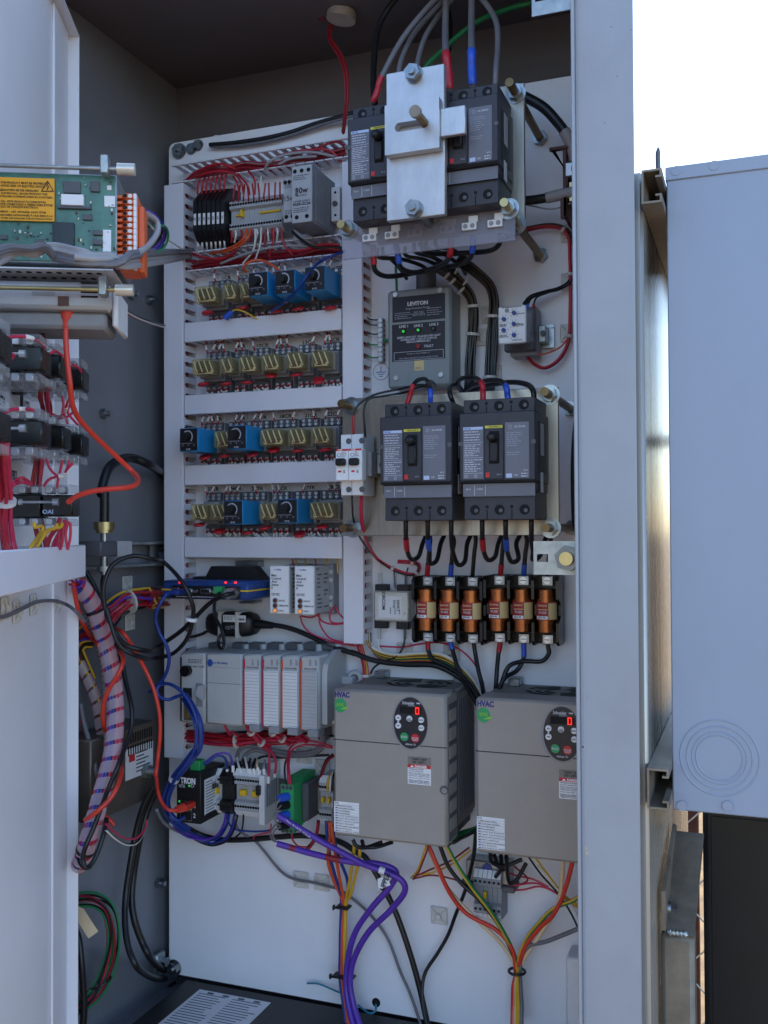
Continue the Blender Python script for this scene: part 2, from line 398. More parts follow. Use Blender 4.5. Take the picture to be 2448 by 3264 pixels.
t = thing('mounting_plate', 'white steel mounting plate carrying all the control gear', 'mounting plate', (PXL, 0, ZB_))
rc = .012; poly = []
for (cx, cz, a0) in [(PXR - rc, PZT - rc, 0), (PXL + rc, PZT - rc, 90), (PXL + rc, ZB_ + rc, 180), (PXR - rc, ZB_ + rc, 270)]:
    poly += [(cx + rc * math.cos(math.radians(a0 + q)), cz + rc * math.sin(math.radians(a0 + q))) for q in (0, 30, 60, 90)]
MB().prism(poly, 0, .003, 'y').put('plate', 'panel', t)
for z, x, y in [(ZA, 182, 338), (ZL, 1318, 1385)]:
    p = at(z, x, y, .001); share('bolt', NUT, t, (p.x, -.001, p.z)); MB().cyl((p.x, -.001, p.z), (p.x, -.016, p.z), .005, 10).put('stud', 'zinc', t)
for z, x, y in [(ZA, 282, 318), (ZA, 335, 290)]:
    p = at(z, x, y, .001); share('bolt', NUTS, t, (p.x, -.001, p.z))
p = at(ZA, 480, 258, .001); MB().ring(p, (0, 1, 0), .011, .0006).put('stamped_ring', 'panel', t)
p = at(ZQ, 828, 706, .0004); MB().cyl(p, p + V((0, .0008, 0)), .0075, 20).put('hole', 'hole', t)

# ---------------------------------------------------------------- wire ducts
DD = .040
def finger_mesh(pitch, wid):                                  # local: along x, wall in xz towards -y
    b = MB(); f = wid * .56 / 2; h = wid * .93 / 2
    b.box(-f, f, -DD + .006, 0, -.0008, .0008); b.box(-h, h, -DD, -DD + .006, -.0012, .0012, .0006); return b.mesh('finger', 'duct')
FP = .0170; FNG = finger_mesh(FP, FP)
VP_ = .0186; FNGV = finger_mesh(VP_, VP_)
RX90 = Matrix.Rotation(math.radians(90), 4, 'Y')
def hduct(label, x0, x1, z0, z1, cover, upper=False, lower=True):
    t = thing('wire_duct', label, 'wire duct', ((x0 + x1) / 2, 0, z0), 'white slotted wire ducts on the panel')
    plate(t, 'base', 'duct', x0, x1, z0, z1, -.0002, .0012)
    for z, on in ((z1 - .001, upper), (z0 + .001, lower)):
        if on:
            k = int((x1 - x0) / FP)
            for i in range(k): share('finger', FNG, t, (x0 + (i + .5) * (x1 - x0) / k, -.0015, z))
        else: MB().box(x0, x1, -DD, -.0015, z - .0008, z + .0008).put('side_wall', 'duct', t)
    if cover: MB().box(x0, x1, -DD - .0065, -DD - .0005, z0 - .0015, z1 + .0015, .0012).put('cover', 'duct', t)
    return t
def vduct(label, x0, x1, z0, z1):
    t = thing('wire_duct', label, 'wire duct', ((x0 + x1) / 2, 0, z0), 'white slotted wire ducts on the panel')
    plate(t, 'base', 'duct', x0, x1, z0, z1, -.0002, .0012)
    MB().box(x0, x0 + .0016, -DD, -.0015, z0, z1).put('side_wall', 'duct', t)
    k = int((z1 - z0) / VP_)
    for i in range(k): share('finger', FNGV, t, (x1 - .001, -.0015, z0 + (i + .5) * (z1 - z0) / k), RX90)
    MB().box(x0 - .0015, x1 + .0015, -DD - .0065, -DD - .0005, z0, z1, .0012).put('cover', 'duct', t)
    return t
LX0, LX1 = P(526, 1500, .045).x, P(583, 1500, .045).x
RX0, RX1 = P(1096, 1500, .045).x, P(1155, 1500, .045).x
zz = lambda y, x=838: P(x, y, .045).z
LZ0, LZ1 = P(555, 2417, .045).z, P(555, 587, .045).z
RZ0, RZ1 = P(1127, 2052, .045).z, P(1120, 512, .045).z
vduct('tall white slotted wire duct along the panel edge beside the relays', LX0, LX1, LZ0, LZ1)
vduct('tall white slotted wire duct between the relays and the breakers', RX0, RX1, RZ0, RZ1)
HX0, HX1 = LX1 + .0035, RX0 - .0035
DUCTZ = {}
for key, y0, y1, lab, cov, up, lo in [
    ('t1', 477, 538, 'open wire duct without cover at the top of the panel, full of red wires', 0, 1, 1),
    ('t2', 773, 836, 'open wire duct without cover above the first relay row', 0, 1, 1),
    ('a', 1009, 1069, 'covered white wire duct between the first and second relay rows', 1, 0, 1),
    ('b', 1247, 1307, 'covered white wire duct between the second and third relay rows', 1, 0, 1),
    ('c', 1478, 1539, 'covered white wire duct between the third and fourth relay rows', 1, 0, 1),
    ('d', 1714, 1776, 'covered white wire duct above the blue radio modem', 1, 0, 1)]:
    z1, z0 = zz(y0), zz(y1); DUCTZ[key] = (z0, z1); hduct(lab, HX0 - (.03 if key == 't1' else 0), HX1 + (.02 if key == 't1' else 0), z0, z1, cov, up, lo)
# wires lying in the ducts
RW = ['wred', 'wdred', 'wred', 'wpink', 'wdred', 'wred']
def filler(lab, p0, p1, nn, spread, rr=.0017, mats=RW, wob=.004, flat=.6):
    k = 9; pts = [V(p0).lerp(V(p1), i / k) + V((random.uniform(-1, 1) * wob, random.uniform(-.5, .5) * wob, random.uniform(-1, 1) * wob)) for i in range(k + 1)]
    return loom('wiring_loom', lab, pts, nn, rr, mats, spread, group='wire looms lying in the ducts', flat=flat)
lx = (LX0 + LX1) / 2 + .004; rx = (RX0 + RX1) / 2 + .004
filler('red wires packed in the tall duct along the panel edge', (lx, -.018, LZ0 + .01), (lx, -.018, LZ1 - .01), 12, .012, wob=.002)
filler('red wires packed in the tall duct beside the breakers', (rx, -.018, RZ0 + .01), (rx, -.018, RZ1 - .03), 10, .011, mats=['wred', 'wdred', 'wpink', 'worange', 'wyellow', 'wdred'], wob=.002)
for key, lab, nn in [('t1', 'tangle of red wires lying in the uncovered top duct', 16), ('t2', 'tangle of red and orange wires in the uncovered duct below the terminals', 16),
                 ('a', 'red wires inside the covered duct below the first relay row', 6), ('b', 'red wires inside the covered duct below the second relay row', 6),
                 ('c', 'red wires inside the covered duct below the third relay row', 6), ('d', 'red wires inside the covered duct below the fourth relay row', 6)]:
    z0, z1 = DUCTZ[key]; opn = key[0] == 't'
    filler(lab, (HX0 + .005, -.018, (z0 + z1) / 2), (HX1 - .005, -.018, (z0 + z1) / 2), nn, .013 if opn else .010, wob=.006 if opn else .002,
           mats=RW + (['wred', 'wltgrey', 'wdred'] if opn else []), flat=.9)

# ---------------------------------------------------------------- latch brackets at the jamb
def latch(label, z, x0, y0, x1, y1, slot, nut, d=.300):
    R = rect(z, x0, y0, x1, y1, d); R = (R[0], XF + .02, R[2], R[3])
    t = thing('latch_bracket', label, 'bracket', (R[0], -d, R[2]), 'zinc latch brackets at the jamb'); S = rect(z, *slot, d)
    y0_, y1_ = -d - .0025, -d
    b = MB().box(R[0], S[0], y0_, y1_, R[2], R[3]).box(S[1], R[1], y0_, y1_, R[2], R[3]).box(S[0], S[1], y0_, y1_, R[2], S[2]).box(S[0], S[1], y0_, y1_, S[3], R[3]); b.put('plate', 'galv', t)
    MB().box(R[1] - .02, R[1] - .0175, y1_, y1_ + .02, R[2], R[3]).put('flange', 'galv', t)
    if nut:
        p = at(z, *nut, d + .003); MB().cyl((p.x, y0_, p.z), (p.x, y0_ - .003, p.z), .019, 24).put('washer', 'galv', t)
        MB().cyl((p.x, y0_ - .003, p.z), (p.x, y0_ - .015, p.z), .0165, 6).put('nut', 'nutdark', t)
        MB().cyl((p.x, y0_ - .012, p.z), (p.x, y0_ - .024, p.z), .0085, 16).put('stud', 'brassy', t)
latch('zinc latch bracket with slot and large nut beside the fuse block', ZH, 1352, 155, 1650, 377, (1374, 240, 1448, 292), (1585, 268))
latch('zinc latch bracket high on the jamb above the breakers', ZB, 1340, -110, 1640, 88, (1362, -30, 1440, 12), None)

# ================================================================ right outside: struts, disconnect box, leg, black cabinet
cxa, cxb = XO - .012, P(2058, 1500, .30).x; czt = P(2050, 545, .30).z
t = thing('steel_column', 'tall brushed steel column between the enclosure flange and the disconnect box', 'column', (cxa, -.30, 0)); t['kind'] = 'thing'
MB().box(cxa, cxb, -.30, .42, 0, czt, .004).put('post', 'column', t)
def strut(label, px0, py0, px1, py1):
    d = FD - .006; p0 = P(px0, py1, d); p1 = P(px1, py0, d); x0 = cxb + .0006; x1 = x0 + (p1.x - p0.x); z0, z1 = p0.z, p1.z
    k = .0024; lip = .008; ya, yb = -d, .40
    t = thing('strut_channel', label, 'strut', (x0, ya, z0), 'strut channels on the enclosure side')
    pl = lambda b: b
    MB().box(x0, x0 + k, ya, yb, z0, z1).put('web', 'weathered', t)
    for zc, s in ((z0, 1), (z1, -1)):
        MB().box(x0 + k, x1, ya, yb, zc, zc + s * k).put('flange', 'weathered', t)
        MB().box(x1 - k, x1, ya, yb, zc + s * k, zc + s * (k + lip)).box(x1 - k - .005, x1 - k, ya, yb, zc + s * (lip), zc + s * (k + lip)).put('lip', 'weathered', t)
    return x1, z0, z1
sx1, _, sz1 = strut('upper weathered strut channel between enclosure and grey disconnect box', 2048, 534, 2112, 650)
strut('lower weathered strut channel below the grey disconnect box', 2064, 2454, 2132, 2577)
bd = .27
p0 = P(2118, 538, bd); pb = P(2150, 2583, bd); bx0 = sx1 + .004; bx0 = (p0.x + pb.x) / 2
bz1 = P(2118, 536, bd).z; bz0 = P(2151, 2582, bd).z; bx1 = bx0 + .46
t = thing('disconnect_box', 'large blue-grey steel box with round knockouts beside the enclosure', 'electrical box', (bx0, -bd, bz0))
MB().box(bx0, bx1, -bd, .02, bz0, bz1 - .012, .0015).put('body', 'boxblue', t)
MB().box(bx0 - .0012, bx1 + .001, -bd - .0025, .022, bz1 - .017, bz1, .001).put('lid_edge', 'boxblue', t)
kc = at(ZT, 1262, 1830, bd)
for r in (284, 236, 196, 168): MB().ring((kc.x, -bd - .0001, kc.z), (0, 1, 0), r / 2.56 * 1.27 / FPX, .0011, 48, 6).put('knockout_ring', 'boxblue', t)
for (z, x, y) in [(ZR, 1010, 1212), (ZR, 1278, 1175), (ZU, 958, 300), (ZU, 1330, 300)]:
    p = at(z, x, y, bd); MB().ell(p.x, -bd - .0032, p.z, .006, .006, .0010, 16).put('spot_weld', 'boxblue', t)
p = P(2098, 540, .10)
tag(MB().tube(spline([P(2100, 640, .1), P(2098, 540, .1), P(2097, 500, .1), P(2098, 470, .1)]), [.0035] * 18 + [.003, .0025, .002, .001][:4], 8).put('plastic_rod', 'wgrey'), 'thin grey rod standing up behind the upper strut', 'rod')
# bracket and leg
ld = .21
t = thing('support_leg', 'weathered square steel leg with angle bracket under the disconnect box', 'leg', P(2110, 3264, ld))
lx0 = P(2106, 3100, ld).x; lx1 = P(2214, 3100, ld).x; lz = P(2150, 2970, ld).z; ltz = P(2170, 2790, ld).z
MB().box(lx0, lx1, -ld, -ld + (lx1 - lx0) * 1.1, 0.02, lz - .004, .006).put('tube', 'weathered', t)
MB().box(lx0 - .006, lx1 + .03, -ld - .006, -ld + .08, 0, .02, .002).put('foot', 'weathered', t)
MB().prism([(-ld - .001, lz), (-ld + .06, lz), (-ld + .20, ltz), (-ld + .19, ltz + .01), (-ld - .001, lz + .05)], lx0 + .002, lx0 + .007, 'x').put('gusset', 'weathered', t)
MB().add([(lx0 + .006, -ld, lz), (lx1, -ld, lz - .003), (lx1 + .004, -ld + .19, ltz), (lx0 + .006, -ld + .19, ltz), (lx0 + .006, -ld + .004, lz - .004), (lx1, -ld + .004, lz - .007), (lx1 + .004, -ld + .194, ltz - .004), (lx0 + .006, -ld + .194, ltz - .004)],
         [(0, 1, 2, 3), (4, 5, 6, 7), (0, 1, 5, 4), (1, 2, 6, 5), (2, 3, 7, 6), (3, 0, 4, 7)]).put('bracket_plate', 'weathered', t)
b = MB().tube([(lx0 + .01 + (lx1 - lx0 - .02) * i / 14, -ld + .001, lz - .002 + .0015 * math.sin(i * 2.1)) for i in range(15)], .0038, 8); b.put('weld_bead', 'galv', t)
for (x, y, dd) in [(925, 775, .07), (825, 1135, .17)]:
    p = at(ZU, x, y, dd); q = V((lx0 + .007, p.y, p.z)); MB().cyl(q, q + V((.004, 0, 0)), .011, 18).cyl(q + V((.004, 0, 0)), q + V((.012, 0, 0)), .0085, 6).put('bolt', 'zinc', t)
cx0 = P(2243, 3000, -.02).x; cz1 = P(2300, 2560, -.02).z
t = thing('black_cabinet', 'black metal cabinet standing under the blue-grey disconnect box', 'cabinet', (cx0, .02, 0))
MB().box(cx0, cx0 + .6, .02, .45, .03, cz1, .008).put('body', 'blkmetal', t)
MB().box(cx0 + .012, cx0 + .588, .0185, .02, .05, cz1 - .02, .0006).put('door', 'blkmetal', t)
MB().box(cx0 - .004, cx0 + .604, .016, .455, 0, .03, .003).put('base', 'blkmetal', t)
# ================================================================ relay rows
def socket_proto(w, ns):
    t = thing('relay_socket', 'x', 'relay socket', (0, 0, 0), 'grey relay sockets in the rows'); h = .036; a = w / 2
    MB().box(-a, a, -.018, -.001, -h, h, .001).box(-a + .0015, a - .0015, -.034, -.018, -.019, .019, .001).put('body', 'midgrey', t)
    for s in (1, -1): MB().box(-a + .001, a - .001, -.024, -.018, s * .022, s * .0355, .0008).put('terminal_rail', 'dkgrey', t)
    for k in range(ns):
        x = -a + w * (k + .5) / ns
        for z in (.031, .0245, -.0305): share('screw', SCREW, t, (x, -.024, z))
    return Proto(t)
def relay_proto(w):
    t = thing('plug_relay', 'x', 'relay', (0, 0, 0), 'clear plug-in relays'); a = w / 2; h = .0142
    MB().box(-a, a, -.077, -.046, -h, h, .0022).put('cover', 'relayclear', t)
    MB().box(-a - .0006, a + .0006, -.047, -.036, -h - .0006, h + .0006, .0008).put('base', 'midgrey', t)
    MB().box(-a + .003, a - .003, -.066, -.047, -h + .002, h - .002, .001).put('core', 'dkcore', t)
    MB().cyl((-a + .006, -.0675, -h + .008), (a - .006, -.0675, -h + .008), .0042, 12).put('coil', 'coil', t)
    MB().box(-a + .004, a - .004, -.0705, -.066, -h + .003, -h + .009, .0006).put('contact_block', 'cream', t)
    nn = 2 if w < .026 else (3 if w < .036 else 4)
    for k in range(nn):
        x = -a + .005 + (w - .010) * k / (nn - 1)
        MB().tube(spline([(x - .004, -.070, h - .003), (x - .001, -.0745, h - .006), (x + .003, -.0745, -.002), (x + .004, -.071, -h + .006)], 4), .0012, 6).put('pigtail', 'cream', t)
    MB().box(-a * .3, a * .4, -.0774, -.077, -h + .003, -h + .0045).put('small_print', 'wbrown', t)
    return Proto(t)
def timer_proto():
    t = thing('timer_relay', 'x', 'timer', (0, 0, 0), 'blue timer relays'); a, h, f = .0182, .0198, -.098
    MB().box(-a, a, f, -.036, -h, h, .001).put('housing', 'timer', t)
    MB().box(-a + .0012, a - .0012, f - .0012, f, -h + .0012, h - .0012, .0004).put('face', 'timerface', t)
    MB().cyl((-.002, f - .001, .005), (-.002, f - .011, .005), .0072, 24, .0066).put('dial_knob', 'blk', t)
    b = MB()
    for i in range(13):
        q = math.radians(-40 + i * 17.5); r0, r1 = .0086, .0108
        cx, cz = -.002, .005
        b.add([(cx + r0 * math.cos(q - .11), f - .0015, cz + r0 * math.sin(q - .11)), (cx + r1 * math.cos(q - .11), f - .0015, cz + r1 * math.sin(q - .11)), (cx + r1 * math.cos(q + .11), f - .0015, cz + r1 * math.sin(q + .11)), (cx + r0 * math.cos(q + .11), f - .0015, cz + r0 * math.sin(q + .11))], [(0, 1, 2, 3)])
    b.put('scale_ring', 'print', t)
    text('RTE', t, (0, f - .0016, -.0165), .0026, .008, 'print')
    for x in (-.011, 0, .011): MB().cyl((x, f - .0012, -.0095), (x, f - .0022, -.0095), .002, 10).put('indicator', 'dkgrey', t)
    lines(t, -.0155, .0155, -.0075, -.005, f - .0013, 1, 'printdim')
    return Proto(t)
SP = {.022: socket_proto(.026, 2), .030: socket_proto(.034, 3), .041: socket_proto(.046, 4)}
RPR = {k: relay_proto(k) for k in SP}; TP = timer_proto()
# short red wires with marker sleeves, three shapes down and two up
def wire_proto(pts, s0, s1, name='control_wire'):
    t = MB().tube(spline(pts, 4), .0013, 6).put(name, 'wred'); t.location = (0, 0, 0); t.data.transform(Matrix.Translation(sum([V(p) for p in spline(pts, 4)], V((0, 0, 0))) / len(spline(pts, 4))))
    q = spline(pts, 4); MB().tube(q[s0:s1], .0018, 8).put('marker_sleeve', 'sleeve', t); return Proto(t)
WD = [wire_proto([(0, -.025, 0), (.001, -.031, -.006), (dx, -.030, -.014), (dx * 1.5, -.022, -.028)], 4, 9) for dx in (-.005, .001, .006, .010)]
WU = [wire_proto([(0, -.025, 0), (dx * .2, -.030, .007), (dx, -.028, .016), (dx * 1.3, -.020, .032)], 4, 9) for dx in (-.003, .004)]
for q in WD + WU: tag(q.r, 'short red control wire with white marker sleeve at a relay socket', 'wire', 'red control wires at the relay sockets')
def varistor_proto():
    t = thing('varistor', 'x', 'varistor', (0, 0, 0), 'red varistor discs')
    b = MB(); prof = [(0, .0022), (.006, .0026), (.0095, .0020), (.0103, 0), (.0095, -.0020), (.006, -.0026), (0, -.0022)]
    vs = []; fs = []; N = 20
    for (r, z) in prof: vs += [(max(r, .0001) * math.cos(2 * math.pi * i / N), max(r, .0001) * math.sin(2 * math.pi * i / N), z) for i in range(N)]
    for j in range(len(prof) - 1): fs += [(j * N + i, j * N + (i + 1) % N, (j + 1) * N + (i + 1) % N, (j + 1) * N + i) for i in range(N)]
    b.add(vs, fs).put('disc', 'varred', t, 60)
    for s in (-.003, .003): MB().tube([(s, .009, 0), (s, .018, .001), (s, .027, .003)], .0004, 5).put('lead', 'zinc', t)
    return Proto(t)
VPRO = varistor_proto()
def marker(s, z, x, y):
    p = at(z, x, y, .0005); t = thing('marker_label', 'engraved white relay marker reading %s on the panel' % s, 'label', p, 'engraved relay markers on the panel')
    w = .0062 * len(s) + .006; plate(t, 'tag', 'white', p.x - w / 2, p.x + w / 2, p.z - .006, p.z + .006, -.0006, .0010)
    text(s, t, (p.x, -.0019, p.z), .0066, .0058 * len(s), 'ink')
N41, N30, N22 = .041, .030, .022
ROWS = [
 ('first', ZE, [('r', 'x1CR', 308, 285, 455, 415, N41), ('r', '1CR', 530, 255, 632, 385, N22), ('r', '2CR', 664, 245, 766, 380, N22), ('t', '4TR', 750, 172, 900, 360, 0), ('t', '5TR', 970, 160, 1115, 360, 0), ('t', '6TR', 1208, 120, 1365, 330, 0)],
  [('1CR', 572, 218), ('2CR', 712, 211), ('6TR', 1472, 141)], [(412, 505, 0), (700, 462, .3), (972, 490, .35), (1152, 470, .3), (1412, 466, .1)]),
 ('second', ZE, [('r', '8CR', 268, 880, 455, 1005, N41), ('r', '9CR', 505, 868, 605, 985, N22), ('r', '10CR', 655, 855, 800, 975, N30), ('r', '12CR', 840, 840, 985, 960, N30), ('r', '13CR', 1042, 825, 1180, 950, N30), ('r', '14CR', 1252, 808, 1385, 938, N30)],
  [('8CR', 515, 793), ('9CR', 690, 776), ('10CR', 865, 770), ('12CR', 1030, 758), ('13CR', 1240, 742), ('14CR', 1440, 724)], [(378, 1087, 0), (565, 1082, .1), (732, 1072, .1), (928, 1012, .45), (1133, 1007, .3), (1315, 1052, .8)]),
 ('third', ZF, [('t', '15TR', 193, 170, 327, 352, 0), ('r', '16CR', 465, 190, 580, 310, N30), ('t', '17TR', 580, 147, 722, 335, 0), ('r', '18CR', 832, 170, 1015, 300, N41), ('r', '21CR', 1062, 165, 1205, 300, N30), ('r', '22CR', 1253, 155, 1390, 290, N30)],
  [('15TR', 490, 94), ('16CR', 676, 88), ('17TR', 850, 80), ('18CR', 1052, 68), ('21CR', 1256, 60), ('22CR', 1440, 50)], [(390, 400, .5), (552, 393, .1), (775, 380, .45), (952, 343, .5), (1148, 350, .1), (1370, 341, .1)]),
 ('fourth', ZF, [('r', '23CR', 262, 790, 400, 905, N30), ('r', '24CR', 430, 780, 550, 905, N30), ('t', '25TR', 550, 765, 693, 952, 0), ('r', '26CR', 820, 778, 965, 900, N30), ('t', '27TR', 985, 745, 1140, 938, 0), ('r', '28CR', 1240, 768, 1425, 895, N41)],
  [('23CR', 462, 660), ('24CR', 645, 657), ('25TR', 822, 657), ('26CR', 1016, 655), ('27TR', 1242, 650), ('28CR', 1448, 643)], [(345, 950, .25), (510, 1003, .4), (735, 1015, .2), (880, 975, .3), (1160, 1027, .5), (1345, 965, .3)])]
WL = 'short red control wire with white marker sleeve %s the sockets of the %s relay row'
for row, z, devs, marks, vars_ in ROWS:
    zs = [at(z, (x0 + x1) / 2, (y0 + y1) / 2, .077 if k == 'r' else .098).z for k, nm, x0, y0, x1, y1, w in devs]
    zm = sum(zs) / len(zs)
    for i, (k, nm, x0, y0, x1, y1, w) in enumerate(devs):
        x = at(z, (x0 + x1) / 2, (y0 + y1) / 2, .077 if k == 'r' else .098).x; sw = w or N30
        where = '%s along the %s relay row from the edge duct' % (['first', 'second', 'third', 'fourth', 'fifth', 'sixth'][i], row)
        SP[sw if k == 'r' else N41].at((x, 0, zm), 'grey screw socket %s' % where)
        if k == 'r': RPR[w].at((x, 0, zs[i] * .4 + zm * .6), 'yellowed clear plug-in relay, %s' % where)
        else: TP.at((x, 0, zs[i] * .5 + zm * .5), 'blue timer relay, %s' % where)
        ns = 4 if sw == N41 or k == 't' else (3 if sw == N30 else 2); wd = {N41: .046, N30: .034, N22: .026}[sw if k == 'r' else N41]
        for q in range(ns):
            xx = x - wd / 2 + wd * (q + .5) / ns
            random.choice(WD).at((xx, 0, zm - .031), WL % ('below', row))
            if random.random() < .95: random.choice(WD).at((xx + .004, 0.002, zm - .029), WL % ('below', row))
            if random.random() < .6: random.choice(WU).at((xx, 0, zm + .031), WL % ('above', row))
    for s, x, y in marks: marker(s, z, x, y)
    for i, (x, y, tl) in enumerate(vars_):
        o = VPRO.at(at(z, x, y, .052), 'red varistor disc, number %s along the %s relay row from the edge duct' % (['one', 'two', 'three', 'four', 'five', 'six'][i], row))
        o.rotation_euler = (tl * .9, (tl - .3) * .5, random.uniform(-.3, .3))

# ================================================================ terminals and supplies at the top
t0 = None
f0 = at(ZA, 300, 870, .058); bw = .0085
def fuse_terminal():
    t = thing('fuse_terminal', 'x', 'fuse terminal', (0, 0, 0), 'slim black fuse terminals')
    MB().prism([(-.001, .052), (-.030, .050), (-.046, .036), (-.058, .022), (-.058, -.030), (-.046, -.044), (-.024, -.050), (-.001, -.052)], -bw / 2 + .0003, bw / 2 - .0003, 'x').put('body', 'blk', t)
    plate(t, 'tag', 'white', -bw * .28, bw * .28, -.020, .000, -.0580, .0006); return Proto(t)
FT = fuse_terminal()
for i in range(7):
    p = at(ZA, 310 + 37.5 * i, 893 - 2.6 * i, .058); o = FT.at((p.x, 0, p.z + .010), 'slim black fuse terminal, number %s from the panel-edge duct' % ['one', 'two', 'three', 'four', 'five', 'six', 'seven'][i])
    text('F%d' % (i + 1), o, (p.x, -.0588, p.z), .006, .003, 'ink')
a = at(ZA, 582, 850, .05); b_ = at(ZA, 1010, 815, .05); nT = 20; pw = (b_.x - a.x) / nT; zc = (a.z + b_.z) / 2
t = thing('terminal_strip', 'long row of grey screw terminals with yellow jumpers below the top duct', 'terminal strip', ((a.x + b_.x) / 2, 0, zc))
TB = MB().prism([(-.001, .033), (-.036, .030), (-.047, .024), (-.047, .012), (-.040, .009), (-.040, -.012), (-.047, -.015), (-.047, -.024), (-.036, -.034), (-.001, -.034)], -pw / 2 + .00025, pw / 2 - .00025, 'x').mesh('terminal', 'ltgrey')
TG = MB().box(-pw * .42, pw * .42, -.0462, -.0455, -.006, .006, 0).mesh('marker', 'white')
for i in range(nT):
    x = a.x + pw * (i + .5); z = a.z + (b_.z - a.z) * 0 + (zc - a.z)
    share('terminal', TB, t, (x, 0, z))
    for zz_ in (.0185, -.0195): share('wire_entry', HOLE, t, (x, -.0471, z + zz_))
    share('marker', TG, t, (x, .004, z - .031), Matrix.Rotation(math.radians(-40), 4, 'X') @ Matrix.Translation((0, .012, 0)))
for i0, i1 in ((2, 5), (11, 19)): MB().box(a.x + pw * i0, a.x + pw * i1, -.0435, -.040, zc - .001, zc + .0025, .0008).put('jumper', 'yellow', t)
MB().box(a.x + pw * 4.4, a.x + pw * 5.3, -.050, -.040, zc - .004, zc + .008, .0008).put('jumper', 'yellow', t)
def supply(label, R, d, txt):
    t = thing('power_supply', label, 'power supply', (R[0], 0, R[2]), 'grey rail power supplies')
    MB().d(R, .012, d - .002, .0012).put('housing', 'midgrey', t); MB().d((R[0], R[1], R[2], R[3]), d - .002, d, .0008).put('front', 'ltgrey', t)
    for i in range(9):
        y = -d + .014 + i * .0065; MB().box(R[1], R[1] + .0012, y, y + .003, R[2] + .004, R[3] - .004).put('rib', 'midgrey', t)
    w = R[1] - R[0]; xm = (R[0] + R[1]) / 2; H = R[3] - R[2]
    for zz_, k in ((R[3] - .009, 3), (R[2] + .009, 2)):
        for q in range(k): MB().cyl((R[0] + w * (q + .5) / k, -d - .0002, zz_), (R[0] + w * (q + .5) / k, -d - .0008, zz_), .0034, 14).put('screw_hole', 'hole', t)
    for s, fz, h, fw, m in txt: text(s, t, (xm, -d - .0006, R[2] + H * fz), h, fw * w, m)
    lines(t, R[0] + .003, R[1] - .003, R[2] + H * .74, R[2] + H * .84, -d - .0002, 3, 'inkgrey')
    lines(t, R[0] + .003, R[1] - .003, R[2] + H * .17, R[2] + H * .27, -d - .0002, 3, 'inkgrey')
    return t
R1 = rect(ZA, 1022, 540, 1100, 910, .085); R1 = (R1[0], R1[0] + .0225, R1[2], R1[3])
R2 = rect(ZA, 1097, 450, 1262, 915, .105)
supply('narrow 15 watt grey power supply beside the terminal strip', R1, .082, [('15w', .52, .009, .8, 'inkgrey')])
R2 = (max(R2[0], R1[1] + .001), R2[1], R2[2], R2[3])
tt = supply('wide 30 watt grey power supply with ribbed side', R2, .105, [('30w', .56, .010, .62, 'ink'), ('POWER SUPPLY', .37, .0032, .8, 'inkgrey'), ('PS5R-SC24', .32, .0045, .86, 'ink'), ('OUTPUT', .47, .0032, .5, 'inkgrey')])
for fx, m in ((.22, 'greenled'), (.3, 'yellow')):
    MB().cyl((R2[0] + (R2[1] - R2[0]) * .25, -.1055, R2[2] + (R2[3] - R2[2]) * (.57 if fx < .25 else .49)), (R2[0] + (R2[1] - R2[0]) * .25, -.107, R2[2] + (R2[3] - R2[2]) * (.57 if fx < .25 else .49)), .0022, 12).put('indicator', 'dkgrey', tt)
def rail_stop(label, z, x, y, w, h, d, parent_d=.0):
    p = at(z, x, y, d); t = thing('end_bracket', label, 'rail clamp', (p.x, -parent_d, p.z), 'rail end brackets')
    MB().box(p.x - w / 2, p.x + w / 2, -d, -parent_d, p.z - h / 2, p.z + h / 2, .001).put('body', 'offwhite', t)
    MB().cyl((p.x, -d - .0002, p.z), (p.x, -d - .003, p.z), .0045, 12).put('screw', 'dkgrey', t)
    for s in (-1, 1): MB().cyl((p.x, -d - .0002, p.z + s * h * .33), (p.x, -d - .0006, p.z + s * h * .33), .0022, 10).put('screw_hole', 'hole', t)
rail_stop('white rail end bracket beside the 30 watt supply', ZA, 1452, 765, .016, .058, .032)
# DIN rails behind the rows
def rail(label, x0, x1, z):
    t = thing('mounting_rail', label, 'rail', ((x0 + x1) / 2, 0, z), 'metal mounting rails on the panel')
    MB().box(x0, x1, -.0085, -.0075, z - .013, z + .013).box(x0, x1, -.0075, -.0005, z - .0135, z - .0125).box(x0, x1, -.0075, -.0005, z + .0125, z + .0135).put('channel', 'zinc', t)
    for s in (-1, 1): MB().box(x0, x1, -.0085, -.0075, z + s * .0135, z + s * .0175).put('flange', 'zinc', t)
rail('metal mounting rail under the top terminals', HX0 + .02, HX1, zc)
